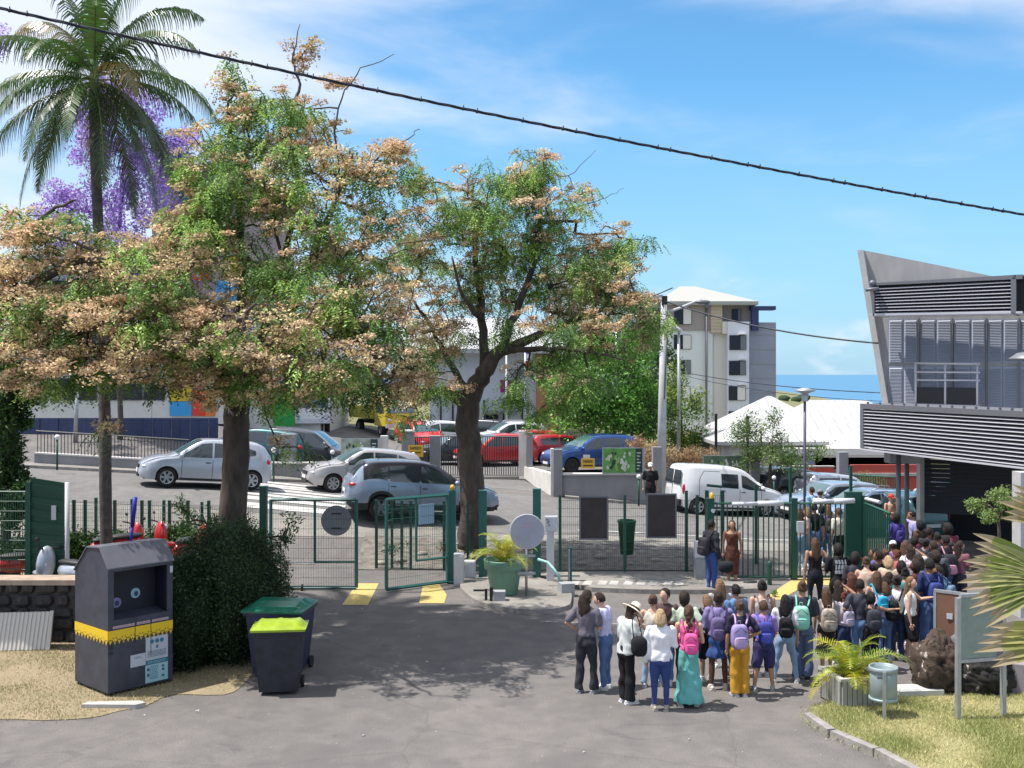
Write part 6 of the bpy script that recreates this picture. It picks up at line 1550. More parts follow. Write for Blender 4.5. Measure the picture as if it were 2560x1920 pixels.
def hedge(name, label, cx, cy, rx, ry, Y, rY, n, seed, cols, shape=None):
 rg = np.random.default_rng(seed); c = PT(cx, cy, Y); RX = rx / F * Y; RZ = ry / F * Y
 t = thing(name, label, 'hedge', (c.x, Y, h(c.x, Y)))
 b = Vector((c.x, Y, h(c.x, Y)))
 def f(d):
  return 1.0 + 0.24 * noise.noise(Vector(d) * 2.3 + Vector((seed, 0, 0))) + 0.05 * noise.noise(Vector(d) * 6)
 mb = MB(); mb.ball(c - b, (RX * .88, rY * .88, RZ * .88), 24, 16, fn=f); mb.build('dark_core', M('hedge_core_shade', (0.012, 0.02, 0.008), 1.0), t)  # added solid core; the hedge's inner shade is put into its dark colour
 u = unit(rg.normal(size=(n, 3))); k = np.array([f(v) for v in u]) * rg.uniform(.80, 1.1, n)
 pos = u * k[:, None] * [RX, rY, RZ] + np.array(c)
 pos = pos[pos[:, 2] > 0.02]; u = u[:len(pos)] if False else unit(pos - np.array(c))
 d = unit(rg.normal(size=pos.shape) + u * .6); nn = unit(u + rg.normal(size=pos.shape) * .6)
 V, Fc = leaf_quads(pos, d, nn, .05 * rg.uniform(.6, 1.4, len(pos)), .026 * rg.uniform(.6, 1.3, len(pos)))
 ca = np.array(cols); tint = ca[rg.integers(0, len(ca), len(pos))] * rg.uniform(.6, 1.4, (len(pos), 1))
 o = link('leaves', np_mesh('leaves', V, Fc, m_leaf, tint), t, kind='stuff'); o.location = -b
 return t, b
th, b_ = hedge('hedge', 'big dark rounded hedge between the clothing bin and the wheelie bins', 570, 1500, 150, 185, 20.0, 1.15, 52000, 50, [(0.03, 0.065, 0.02), (0.05, 0.095, 0.03), (0.02, 0.04, 0.015)])
hedge('hedge', 'lower dark hedge mass against the clothing bin side', 470, 1540, 90, 150, 19.3, .8, 22000, 51, [(0.022, 0.05, 0.015), (0.03, 0.06, 0.02)])
blob_tree('shrub', 'loose leafy shoots rising from the hedge beside the gate post', 'plant', 600, 1400, 21.2, [(500, 1300, 60, 45, 21.2, .5, 12), (560, 1320, 60, 40, 21.2, .5, 12), (470, 1270, 30, 30, 21.2, .3, 6), (700, 1320, 45, 30, 21.0, .3, 7), (640, 1340, 50, 40, 21, .4, 10), (720, 1290, 25, 25, 21, .3, 3)], [(0.05, 0.12, 0.03), (0.10, 0.19, 0.05), (0.03, 0.07, 0.02)], [(600, 1400, 21.2), (590, 1340, 21.2)], 52, .10, .028, (.12, .24), 34, trunk_r=.03, z0=0)
blob_tree('ground_plants', 'dark ground plants filling the terrace behind the stone wall', 'plant', 300, 1400, 25.2, [(420, 1362, 130, 34, 26.2, .5, 130), (250, 1368, 130, 32, 26.4, .4, 130), (120, 1380, 120, 36, 26.4, .4, 110), (560, 1350, 80, 44, 25.4, .5, 50), (20, 1380, 80, 40, 26, .5, 70)], DG, None, 53, .08, .04, (.15, .3), 60, z0=0, ftype='leaves')
blob_tree('ground_plants', 'low straggling plants in the planting strip round the thick trunk', 'plant', 1050, 1380, 28.8, [(1000, 1370, 40, 12, 28.8, .4, 8), (1100, 1375, 50, 12, 28.8, .4, 10), (1215, 1370, 40, 10, 28.7, .4, 6)], [(0.08, 0.14, 0.04), (0.2, 0.2, 0.1)], None, 54, .08, .03, (.1, .2), 24, ftype='leaves')
blob_tree('weed', 'small weeds at the foot of the black corrugated bollard', 'plant', 1938, 1495, 25.2, [(1935, 1488, 9, 12, 25.2, .1, 5)], [(0.12, 0.25, 0.04)], None, 55, .07, .025, (.05, .09), 20, ftype='leaves')
blob_tree('cloud_pruned_tree', 'small flat topped tree with bare forked stems before the dark roller shutter', 'tree', 2500, 1345, 19, [(2450, 1262, 22, 8, 19, .3, 10), (2490, 1240, 24, 9, 19, .3, 12), (2530, 1258, 34, 12, 19, .4, 20), (2465, 1290, 18, 8, 18.9, .2, 8), (2520, 1285, 26, 12, 18.8, .3, 14), (2560, 1280, 26, 12, 19, .3, 12)], [(0.20, 0.30, 0.08), (0.13, 0.21, 0.06), (0.26, 0.33, 0.12)], [(2498, 1330, 19), (2494, 1300, 19), (2510, 1275, 19)], 56, .05, .025, (.1, .17), 70, trunk_r=.035, z0=.8)
blob_tree('flower_bed', 'low yellow green bed plants at the right edge behind the noticeboards', 'plant', 2520, 1470, 17.5, [(2500, 1440, 60, 16, 17.5, .4, 20), (2590, 1445, 40, 18, 17.5, .4, 14)], [(0.16, 0.24, 0.05), (0.25, 0.28, 0.10)], None, 57, .06, .03, (.1, .2), 50, z0=.5, ftype='leaves')
for i, (px, Y, w) in enumerate(((2070, 700, 3), (2010, 900, 5), (1990, 620, 3), (2120, 1000, 5), (1960, 560, 3), (2150, 640, 4), (2185, 900, 6))):
 q = PT(px, HY, Y); z = h(q.x, Y); mb = MB(); mb.ball((0, 0, w * .3), (w, w, w * .7), 10, 7, fn=lambda d: 1 + .3 * noise.noise(Vector(d) * 2 + Vector((px, 0, 0))))
 mb.build('hillside_bush', M('far_bush', (0.03, 0.055, 0.025), 1.0, var=.3), loc=(q.x, Y, z), label=['dark bush on the green hillside, nearest the lamp post', 'bush high on the far green slope', 'bush near the grey apartment corner on the hillside', 'far bush on the dry hilltop', 'leftmost bush on the hillside beside the apartment block', 'bush on the right slope beside the white roof', 'rightmost far bush next to the leaning concrete fin'][i], cat='bush', group='bushes on the hillside')
m_frond = leaf_mat('palm_leaflet', (1, 1, 1), 0.3, 0.38, 0.6)
def frond(V, T, base, az, el, L_, nl, ll, lw, col, bend=1.0, droop=1.0, rg=rnd, rach=None, up=0.0):
 """append leaflets of one pinnate frond"""
 p = Vector(base); d = Vector((math.cos(az) * math.cos(el), math.sin(az) * math.cos(el), math.sin(el)))
 n = 26; pts = [p.copy()]; ds = [d.copy()]
 for i in range(n):
  d = (d + Vector((0, 0, -1)) * (bend * (0.012 + .10 * (i / n) ** 1.2))).normalized(); p = p + d * (L_ / n); pts.append(p.copy()); ds.append(d.copy())
 if rach is not None: rach.tube(pts, [max(.004, .022 * L_ / 3 * (1 - i / (n + 1))) for i in range(n + 1)], n=5)
 for i in range(nl):
  t = 0.10 + 0.90 * i / nl; k = t * n; j = min(int(k), n - 1); q = pts[j].lerp(pts[j + 1], k - j); dd = ds[j]
  side = dd.cross(Vector((0, 0, 1)))
  if side.length < .05: side = Vector((1, 0, 0))
  side.normalize(); upv = side.cross(dd)
  env = math.sin(PI * min(1, .12 + t * .9)) ** .6
  for s in (1, -1):
   l = ll * env * rg.uniform(.8, 1.1); w = lw * rg.uniform(.8, 1.1)
   ld = (side * s * .85 + dd * .55 + upv * (.25 + up) + Vector((0, 0, rg.uniform(-.15, .1)))).normalized()
   a = q; wv = dd * (w / 2); segs = [(a, wv)]
   for k2 in range(3):
    ld = (ld + Vector((0, 0, -1)) * .28 * droop * (1 + k2)).normalized(); a = a + ld * (l / 3); segs.append((a, wv * (1 - .3 * (k2 + 1))))
   c = [x * rg.uniform(.75, 1.25) for x in col]
   for (a0, w0), (a1, w1) in zip(segs[:-1], segs[1:]):
    V.append((a0 - w0, a0 + w0, a1 + w1, a1 - w1)); T.append(c)
def palm_obj(name, par, V, T, off):
 A = np.array([[tuple(v) for v in q] for q in V], dtype=np.float64).reshape(-1, 3) - np.array(off)
 return link(name, np_mesh(name, A, np.arange(len(A)).reshape(-1, 4), m_frond, np.array(T)), par)
YP = 23.5; bp_ = PT(268, 1430, YP); base = Vector((bp_.x, YP, 0.0))
t = thing('coconut_palm', 'tall palm with drooping dark fronds and a mottled trunk at upper left', 'palm', base)
P = [PT(270, 1500, YP), PT(264, 1250, YP), PT(262, 1050, YP), PT(256, 850, YP), PT(250, 680, YP), (PT(242, 480, YP)), PT(236, 330, YP), PT(236, 215, YP)]
P[0].z = 0; P = smooth_path(P, 8); k = len(P)
mb = MB(); mb.tube([q - base for q in P], [(.135 - .035 * (i / k)) * (1 + .025 * (i % 2)) for i in range(k)], n=14); mb.build('trunk', m_bark2, t)
cr = P[-1]
mb = MB(); mb.cyl(cr - base + V3(0, 0, -.5), cr - base + V3(0, 0, 1.1), .13, .06, n=10); mb.build('crownshaft', M('crownshaft_green', (0.10, 0.20, 0.05), .5), t)
rg_ = random.Random(3)
fr = [(-1.55, 1.5, 3.2), (.2, 1.3, 3.2), (2.9, 1.25, 3.3)]
for i in range(27):
 az = i * 2.399 + .3; el = 1.1 - 1.95 * (i / 26) ** .85 + rg_.uniform(-.1, .1); fr.append((az, el, rg_.uniform(2.7, 3.4)))
for i, (az, el, L_) in enumerate(fr):
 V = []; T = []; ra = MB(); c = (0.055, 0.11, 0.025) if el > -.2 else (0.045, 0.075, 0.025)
 if i % 9 == 4: c = (0.20, 0.15, 0.04)
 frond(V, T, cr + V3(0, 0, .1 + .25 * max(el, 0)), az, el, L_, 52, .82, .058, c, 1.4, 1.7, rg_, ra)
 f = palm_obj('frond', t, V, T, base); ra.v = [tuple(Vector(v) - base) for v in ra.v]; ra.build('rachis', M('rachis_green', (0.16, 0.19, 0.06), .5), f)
def areca(label, pos, n, L_, seed, cols, lean=None, elr=(.5, 1.35)):
 t = thing('areca_palm', label, 'plant', pos); rg2 = random.Random(seed); pos = Vector(pos)
 for i in range(n):
  az = lean[i][0] if lean and i < len(lean) else i * 2.4 + rg2.uniform(-.3, .3); el = lean[i][1] if lean and i < len(lean) else rg2.uniform(*elr)
  V = []; T = []; ra = MB(); l = L_ * rg2.uniform(.75, 1.1) * (lean[i][2] if lean and i < len(lean) else 1)
  frond(V, T, pos + V3(rg2.uniform(-.07, .07), rg2.uniform(-.07, .07), 0), az, el, l, 26, l * .27, .02, cols[rg2.randrange(len(cols))], 1.5, .45, rg2, ra, .2)
  f = palm_obj('frond', t, V, T, pos); ra.v = [tuple(Vector(v) - pos) for v in ra.v]; ra.build('rachis', M('rachis_yellow', (0.42, 0.36, 0.08), .5), f)
 return t
def fan_leaf(label, hub, dirc, spread, n, L_, seed, cols, tiltn):
 rg2 = random.Random(seed); hub = Vector(hub); t = thing('fan_palm_leaf', label, 'palm leaf', hub, group='fan palm leaves at the right edge')
 m = M('fan_blade', (0.25, 0.3, 0.06), .4); nrm = Vector(tiltn).normalized(); d0 = Vector(dirc).normalized()
 for i in range(n):
  a = -spread / 2 + spread * i / (n - 1); q = Matrix.Rotation(a + rg2.uniform(-.02, .02), 3, nrm); d = (q @ d0).normalized(); s = nrm.cross(d).normalized()
  l = L_ * (1 - .25 * abs(a / spread)) * rg2.uniform(.9, 1.05); V = []; T = []; k = 9; c = Vector(cols[rg2.randrange(len(cols))]) * rg2.uniform(.8, 1.2)
  prev = None
  for j in range(k + 1):
   u = j / k; w = L_ * (.022 + .075 * math.sin(PI * min(u * .9 + .06, 1)) ** .8) * (1 if u < .85 else (1 - u) / .15 * .9 + .1) * .55
   p = d * l * u + V3(0, 0, -.22 * l * max(0, u - .45) ** 1.6) + nrm * .0
   cur = (p - s * w + nrm * w * .55, p, p + s * w + nrm * w * .55)
   if prev:
    cc = list(c if u < .86 else Vector((0.42, 0.34, 0.20)))
    V.append((prev[0], prev[1], cur[1], cur[0])); T.append(cc); V.append((prev[1], prev[2], cur[2], cur[1])); T.append([x * .8 for x in cc])
   prev = cur
  A = np.array([[tuple(v) for v in q] for q in V]).reshape(-1, 3); link('blade', np_mesh('blade', A, np.arange(len(A)).reshape(-1, 4), m_frond, np.array(T)), t)
YF = 9.0
FC = [(0.22, 0.27, 0.05), (0.30, 0.33, 0.09), (0.15, 0.20, 0.03), (0.38, 0.38, 0.15)]
fan_leaf('large fan palm leaf with long yellow green blades at the right edge', PT(2650, 1448, YF), (-1, -.15, .12), .95, 14, .93, 1, FC, (0.15, -1, .45))
fan_leaf('brownish fan palm leaf tips at the right edge above the shrub', PT(2690, 1330, YF + .4), (-1, 0, .55), .5, 6, .78, 2, [(0.42, 0.32, 0.18), (0.34, 0.28, 0.12)], (0.1, -1, .3))
fan_leaf('lower fan palm leaf with pale spread blades beside the green noticeboard', PT(2740, 1600, YF - .4), (-1, 0, .02), .36, 6, .98, 3, [(0.36, 0.34, 0.11), (0.28, 0.29, 0.08)], (0.1, -1, .35))
# ================================================================== PEOPLE
JOBS = []
def remesh_later(name, mb, mats, parent, voxel, wr=0.0, wseed=0, wf=(9, 9, 4), sm=3, extra=None, label=None):
 me = mb.mesh('tmp'); o = bpy.data.objects.new('tmp', me); COL.objects.link(o)
 m = o.modifiers.new('r', 'REMESH'); m.mode = 'VOXEL'; m.voxel_size = voxel; m.use_smooth_shade = True
 s = o.modifiers.new('s', 'SMOOTH'); s.factor = .5; s.iterations = sm
 JOBS.append((name, o, mats, parent, wr, wseed, wf, extra))
def run_jobs():
 dg = bpy.context.evaluated_depsgraph_get()
 res = [bpy.data.meshes.new_from_object(j[1].evaluated_get(dg)) for j in JOBS]
 for (name, o, mats, parent, wr, ws, wf, extra), me in zip(JOBS, res):
  old = o.data; bpy.data.objects.remove(o); bpy.data.meshes.remove(old)
  if wr > 0:
   n = len(me.vertices); co = np.zeros(n * 3, np.float32); me.vertices.foreach_get('co', co); co = co.reshape(-1, 3)
   nm = np.zeros(n * 3, np.float32); me.vertices.foreach_get('normal', nm); nm = nm.reshape(-1, 3)
   q = co * wf + ws * 3.7
   d = (np.sin(q[:, 0] * 1.7 + 2.2 * np.sin(q[:, 2] * 1.3 + q[:, 1])) * np.sin(q[:, 2] * 1.9 + 1.8 * np.sin(q[:, 0] * 1.1)) + 0.6 * np.sin(q[:, 1] * 3.1 + q[:, 2] * 2.3 + 2 * np.sin(q[:, 0] * 2.7)))
   co = co + nm * (d * wr)[:, None]; me.vertices.foreach_set('co', co.astype(np.float32).ravel())
  if extra is not None:
   bm = bmesh.new(); bm.from_mesh(me)
   for f in bm.faces: f.smooth = True
   em = extra.mesh('e'); bm.from_mesh(em); bm.to_mesh(me); bm.free(); bpy.data.meshes.remove(em)
  me.name = name; me.materials.clear()
  for m in mats: me.materials.append(m)
  me.update()
  link(name, me, parent)
def limb(mb, P, rr, n=10):
 mb.tube(P, rr, n=n)
 for p, r in zip(P, rr): mb.ball(p, r * .99, 10, 6)
def ring_loft(mb, rings, n=18, fold=0, fa=0.0, ph=0.0):
 """rings: (cx, cy, z, rx, ry)"""
 vs = []; k = len(rings)
 for q, (cx, cy, z, rx, ry) in enumerate(rings):
  for i in range(n):
   a = 2 * PI * i / n; f = 1 + (fa * (q / max(1, k - 1)) * math.cos(fold * a + ph) if fold else 0)
   vs.append((cx + rx * math.cos(a) * f, cy + ry * math.sin(a) * f, z))
 fs = [(j * n + i, j * n + (i + 1) % n, (j + 1) * n + (i + 1) % n, (j + 1) * n + i) for j in range(k - 1) for i in range(n)]
 flip = rings[0][2] > rings[-1][2]
 if flip: fs = [tuple(reversed(f)) for f in fs]
 a = tuple(reversed(range(n))); b = tuple(range((k - 1) * n, k * n))
 fs += [tuple(reversed(a)), tuple(reversed(b))] if flip else [a, b]
 mb.add(vs, fs, 0, True)
SKIN = {'pale': (0.55, 0.33, 0.24), 'tan': (0.40, 0.22, 0.14), 'brown': (0.22, 0.11, 0.065), 'dark': (0.085, 0.042, 0.028)}
HAIRC = {'black': (0.012, 0.010, 0.010), 'dark': (0.03, 0.018, 0.013), 'brown': (0.085, 0.045, 0.026), 'light': (0.20, 0.115, 0.06), 'blond': (0.42, 0.29, 0.16), 'red': (0.10, 0.03, 0.018)}
def cloth(c, pat=None, rough=.85):
 key = 'cloth_%02d_%02d_%02d%s' % (int(c[0] * 99), int(c[1] * 99), int(c[2] * 99), '_p' if pat else '')
 return M(key, c, rough, col2=pat, vscale=14 if pat else 4, bump=.25, bscale=90, spec=.25, **({} if pat else {'var': .07}))
def hand(mb, w, d, side, H, curl=0.5):
 """palm and five fingers; w wrist, d forearm direction"""
 d = Vector(d).normalized(); fwd = Vector((0, 1, 0)); s = d.cross(fwd)
 if s.length < .1: s = Vector((1, 0, 0))
 s.normalize(); n = s.cross(d).normalized(); k = H / 1.7
 mb.ball(Vector(w) + d * .045 * k, (.017 * k, .038 * k, .052 * k), 10, 6, q=d.to_track_quat('Z', 'X'))
 w0 = Vector(w) + d * .08 * k
 across = n
 inn = Vector((-side, 0, 0)); inn = (inn - d * inn.dot(d)).normalized() if (inn - d * inn.dot(d)).length > .1 else s
 for i, (o, l) in enumerate(((-.028, .062), (-.010, .075), (.009, .070), (.026, .055))):
  a = w0 + across * o * k; b = a + (d * (1 - curl * .3) + inn * curl * .4).normalized() * l * .5 * k; c = b + (d * (1 - curl) + inn * curl * 1.1).normalized() * l * .5 * k
  mb.tube([a - d * .02 * k, a, b, c], [.0095 * k, .009 * k, .008 * k, .0062 * k], n=6)
 a = Vector(w) + d * .03 * k + across * .032 * k
 mb.tube([a, a + (d * .6 + across * .7).normalized() * .03 * k, a + (d * .9 + across * .5 + inn * .3).normalized() * .058 * k], [.012 * k, .010 * k, .007 * k], n=6)
PCOUNT = 0
def person(label, px, top, foot=None, H=1.62, rz=0, skin='tan', hair=('long', 'dark'), shirt=('tee', (0.5, 0.5, 0.5)), legs=('jeans', (0.05, 0.08, 0.2)), arms=None, pitch=0.0, yaw=0.0, stance=(.09, .0), shoe=(0.6, 0.6, 0.6),
  build=1.0, bag=None, lean=0.0, Y=None, group='people queueing at the school gate', hat=None, vox=None, name='person'):
 global PCOUNT
 PCOUNT += 1; sd_ = PCOUNT
 if arms is None: arms = [('down', 'fold'), ('fold', 'fold'), ('strap', 'down'), ('down', 'down'), ('phone', 'fold'), ('down', 'hip')][sd_ * 5 % 6]
 if Y is None:
  if foot is not None: Y = G(px, foot).y;
  else:
   Y = (CH - H) * F / (top - HY)
   if Y > 27:
    for _ in range(6): Y = (CH - H - h((px - CX) / F * Y, Y)) * F / (top - HY)
  if foot is not None:
   zt = CH - (top - HY) / F * Y; H = min(1.85, max(1.2, zt - h((px - CX) / F * Y, Y)))
 X = (px - CX) / F * Y; z0 = h(X, Y)
 t = thing('person', label, 'person', (X, Y, z0), R(rz), group)
 rg = random.Random(sd_ * 13 + 5); vx = vox or (.017 if Y < 19 else .021 if Y < 24 else .026)
 ms = M('skin_' + skin, SKIN[skin], .55, bump=.05, bscale=60, spec=.35, var=.05)
 k = H / 1.7; B = build
 def P(x, y, z): return Vector((x * H, y * H + lean * max(0, z - .5) * H, z * H))
 sh = .106 * (1 + (B - 1) * .5)
 hipw = .050; sw, st = stance
 feet = []; legsP = []
 for s in (-1, 1):
  hp = P(s * hipw, 0, .50); an = P(s * sw * .6, s * st, .045); kn = (hp + an) / 2 + Vector((s * .004, .012 * H, 0.0)) + Vector((0, max(0, s * st) * .25 * H, 0)); kn.z = .28 * H
  legsP.append((hp, kn, an)); feet.append(an)
 armsP = []
 for s, a in zip((-1, 1), arms):
  S = P(s * sh, 0, .805)
  if a == 'down': E = S + Vector((s * .028, -.012, -.172)) * H; W_ = E + Vector((s * .002, .028, -.150)) * H
  elif a == 'hip': E = S + Vector((s * .085, -.045, -.135)) * H; W_ = P(s * .095, .01, .60)
  elif a == 'fold': E = S + Vector((s * .030, .01, -.165)) * H; W_ = P(s * .02, .14, .655)
  elif a == 'phone': E = S + Vector((s * .025, .02, -.165)) * H; W_ = P(s * .04, .15, .72)
  elif a == 'strap': E = S + Vector((s * .05, .02, -.15)) * H; W_ = P(s * .075, .11, .75)
  elif a == 'reach': E = S + Vector((s * .11, .06, -.04)) * H; W_ = E + Vector((s * .12, .04, .005)) * H
  elif a == 'hug': E = S + Vector((s * .05, .10, -.09)) * H; W_ = E + Vector((-s * .06, .12, .04)) * H
  elif a == 'head': E = S + Vector((s * .10, .03, .03)) * H; W_ = P(s * .05, .04, .94)
  armsP.append((S, E, W_))
 hd = P(0, .012, .925); hr = .0
 neck = P(0, -.004, .84)
 qh = Euler((R(-pitch), 0, R(yaw))).to_quaternion()
 hc = neck + qh @ (hd - neck)
 mb = MB()
 fe = B * (.92 if shirt[0] not in ('bare',) else 1); lf = 1.0 if legs[0] in ('shorts', 'skirt', 'midskirt') or shirt[0] == 'dress' else .8
 ring_loft(mb, [(0, 0, .47 * H, .075 * H * fe, .055 * H * fe), (0, 0, .50 * H, .092 * H * fe, .066 * H * fe), (0, lean * .02, .55 * H, .088 * H * fe, .062 * H * fe), (0, lean * .1 * H, .61 * H, .070 * H * fe, .050 * H * fe), (0, lean * .16 * H, .67 * H, .076 * H * fe, .056 * H * fe), (0, lean * .24 * H, .74 * H, .088 * H * fe, .062 * H * fe), (0, lean * .29 * H, .79 * H, .092 * H, .052 * H), (0, lean * .32 * H, .82 * H, .06 * H, .038 * H), (0, lean * .33 * H, .84 * H, .034 * H, .034 * H)])
 limb(mb, [neck - Vector((0, 0, .03 * H)), hc - Vector((0, 0, .03 * H))], [.034 * H, .031 * H])
 for (a, b, c), s in zip(legsP, (-1, 1)):
  limb(mb, [a, a.lerp(b, .5), b, b.lerp(c, .35), c], [q_ * H * lf for q_ in (.052 * fe, .044 * fe, .031, .033, .02)])
 for (a, b, c), s in zip(armsP, (-1, 1)):
  limb(mb, [a, a.lerp(b, .5), b, b.lerp(c, .3), c], [.032 * H * fe, .027 * H * fe, .022 * H, .022 * H, .015 * H])
 ex = MB()
 def hf(d):
  f = 1.0
  if d.z < 0: f *= 1 - .13 * (-d.z) * (1 if d.y < .3 else .35)
  if d.y > 0 and abs(d.x) > .5: f *= .96
  return f
 HR = (.0455 * H, .058 * H, .068 * H)
 ex.ball(hc, HR, 20, 14, mi=0, fn=hf, q=qh)
 def hp_(x, y, z): return hc + qh @ Vector((x * H, y * H, z * H))
 ex.ball(hp_(0, .057, -.010), (.0075 * H, .012 * H, .016 * H), 8, 6, q=qh)      # nose
 for s in (-1, 1):
  ex.ball(hp_(s * .046, -.004, -.008), (.006 * H, .010 * H, .017 * H), 8, 6, q=qh)   # ears
  ex.ball(hp_(s * .0175, .0495, .004), (.0085 * H, .006 * H, .0045 * H), 8, 5, mi=1, q=qh)
  ex.ball(hp_(s * .018, .052, .015), (.012 * H, .004 * H, .0025 * H), 8, 4, mi=1, q=qh)
 ex.ball(hp_(0, .0515, -.034), (.013 * H, .006 * H, .0045 * H), 8, 5, mi=2, q=qh)
 for (a, b, c), s, am in zip(armsP, (-1, 1), arms): hand(ex, c, c - b, s, H, .25 if am == 'down' else .7)
 remesh_later('body', mb, [ms, M('eye_dark', (.02, .015, .012), .3), M('lip_' + skin, tuple(x * f for x, f in zip(SKIN[skin], (.8, .5, .5))), .5)], t, vx, extra=ex, sm=2)
 sm_ = M('shoe_%02d%02d%02d' % tuple(int(c * 99) for c in shoe), shoe, .6)
 for an, s in zip(feet, (-1, 1)):
  mb = MB(); q = Euler((0, 0, -s * .15)).to_quaternion()
  def sf(d): return 1.0 - (.25 * d.z if d.z > 0 and d.y > .1 else 0)
  mb.ball((an.x, an.y + .045 * k, .048 * k), (.046 * k, .135 * k, .050 * k), 12, 8, fn=sf, q=q)
  mb.ball((an.x, an.y, .085 * k), (.04 * k, .045 * k, .04 * k), 10, 6)
  mb.box((an.x, an.y + .045 * k, .013), (.08 * k, .25 * k, .026), -s * .15)
  mb.build('shoe', sm_, t)
 fe = B
 kind, col = legs[0], legs[1]; pat = legs[2] if len(legs) > 2 else None
 mb = MB(); g = .013
 top_r = [(0, 0, .585 * H, .074 * H * fe + g, .055 * H * fe + g), (0, 0, .55 * H, .088 * H * fe + g, .064 * H * fe + g), (0, 0, .50 * H, .094 * H * fe + g, .072 * H * fe + g), (0, 0, .46 * H, .088 * H * fe + g, .066 * H * fe + g)]
 if kind in ('jeans', 'wide', 'shorts', 'flare', 'leggings'):
  ring_loft(mb, top_r)
  for (a, b, c), s in zip(legsP, (-1, 1)):
   e = {'jeans': .030, 'wide': .052, 'flare': .046, 'leggings': .024, 'shorts': .05}[kind] * H; kn_ = {'jeans': .039, 'wide': .050, 'flare': .038, 'leggings': .036, 'shorts': .05}[kind] * H
   if kind == 'shorts': limb(mb, [a, a.lerp(b, .5), a.lerp(b, .92)], [.062 * H * fe, .062 * H, .060 * H])
   else:
    lo = c.copy(); lo.z = (.035 if kind != 'leggings' else .05) * H
    mb.tube([a, a.lerp(b, .5), b, b.lerp(lo, .5), lo], [.058 * H * fe, .052 * H * fe, kn_, (kn_ + e) / 2, e], n=12); mb.ball(a, .058 * H * fe, 10, 6); mb.ball(b, kn_, 10, 6)
 elif kind in ('skirt', 'longskirt', 'midskirt'):
  zl = {'skirt': .33, 'longskirt': .045, 'midskirt': .22}[kind]; fl = {'skirt': .12, 'longskirt': .15, 'midskirt': .13}[kind]
  n = 7; rs = list(top_r)
  for i in range(1, n + 1): u = i / n; rs.append((0, 0, (.46 + (zl - .46) * u) * H, (.088 + (fl - .088) * u) * H * fe, (.068 + (fl * .85 - .068) * u) * H * fe))
  ring_loft(mb, rs, 28, 9, .06, sd_)
 remesh_later('skirt' if 'skirt' in kind else 'shorts' if kind == 'shorts' else 'trousers', mb, [cloth(col, pat)], t, vx, wr=.010 if kind != 'leggings' else .003, wseed=sd_, wf=(10, 10, 7))
 kind, col = shirt[0], shirt[1]; pat = shirt[2] if len(shirt) > 2 else None
 mb = MB(); g = .010 if kind not in ('blouse', 'hoodie') else .028; L0 = .555 if kind not in ('crop', 'blouse') else (.62 if kind != 'blouse' else .50)
 yl = lambda z: lean * max(0, z - .5) * H
 if kind != 'bare':
  rs = []
  for z, rx, ry in ((.50, .094, .07), (.555, .090, .066), (.61, .074, .054), (.67, .078, .060), (.74, .091, .066)):
   if z >= L0 - .001: rs.append((0, yl(z), z * H, rx * H * fe + g, ry * H * fe + g))
  if kind == 'tube': rs.append((0, yl(.765), .765 * H, .09 * H + g, .062 * H + g))
  elif kind == 'tank': rs += [(0, yl(.78), .78 * H, .085 * H + g, .056 * H + g), (0, yl(.81), .812 * H, .065 * H + g, .042 * H + g)]
  else: rs += [(0, yl(.79), .79 * H, .097 * H + g, .056 * H + g), (0, yl(.815), .822 * H, .07 * H + g, .046 * H + g), (0, yl(.835), .843 * H, .042 * H + g * .5, .040 * H + g * .5)]
  if kind == 'dress':
   rs = [(0, 0, .17 * H, .105 * H, .095 * H), (0, 0, .33 * H, .098 * H, .085 * H), (0, 0, .44 * H, .102 * H, .08 * H)] + rs
   rs = [r for r in rs if r[2] < .80 * H]
  ring_loft(mb, rs)
  for (a, b, c), s in zip(armsP, (-1, 1)):
   if kind in ('tee',): limb(mb, [a, a.lerp(b, .35), a.lerp(b, .72)], [.037 * H * fe + .003, .036 * H * fe + .004, .036 * H * fe + .006])
   elif kind in ('long', 'hoodie', 'blouse'):
    e = .004 if kind == 'long' else .014; limb(mb, [a, a.lerp(b, .5), b, b.lerp(c, .4), b.lerp(c, .95)], [.037 * H * fe + e * .4, .033 * H + e, .028 * H + e, .027 * H + e, .021 * H + e * .7])
  remesh_later('dress' if kind == 'dress' else 'shirt', mb, [cloth(col, pat)], t, vx, wr=.011 if kind in ('blouse', 'hoodie') else .0075, wseed=sd_ + 3, wf=(11, 11, 8))
  if kind == 'tank' or kind == 'dress':
   mb = MB()
   for s in (-1, 1): mb.tube([(s * .045 * H, yl(.8) - .052 * H, .775 * H), (s * .045 * H, yl(.8), .832 * H), (s * .045 * H, yl(.8) + .05 * H, .775 * H)], .008, n=5)
   mb.build('shoulder_strap', cloth(col, pat), t)
 hk, hcn = hair; hm = M('hair_' + hcn, HAIRC[hcn], .6, bump=1.0, bscale=30, stretch=(3, 3, .5), spec=.3, var=.45, vscale=12)
 if hk != 'none':
  mb = MB()
  def cap(d):
   f = 1.10 if hk != 'curly' else 1.28
   if hk == 'curly': f += .10 * noise.noise(Vector(d) * 6 + Vector((sd_, 0, 0)))
   fr_ = d.y - .42 * max(0, d.z) * (1 if hk != 'short' else .7)
   lim = .30 if hk != 'short' else .22
   if fr_ > lim and d.z < .72: f = .86
   if d.z < -.45 and hk in ('short', 'bun', 'pony', 'updo'): f = .90
   return f * (1 + .05 * noise.noise(Vector((d.x * 9, d.y * 9, d.z * 3)) + Vector((sd_, 0, 0))) + .02 * math.sin(math.atan2(d.y, d.x) * 17 + sd_))
  mb.ball(hc + qh @ Vector((0, -.004 * H, .004 * H)), HR, 32, 18, fn=cap, q=qh)
  back = hc + qh @ Vector((0, -.045 * H, 0))
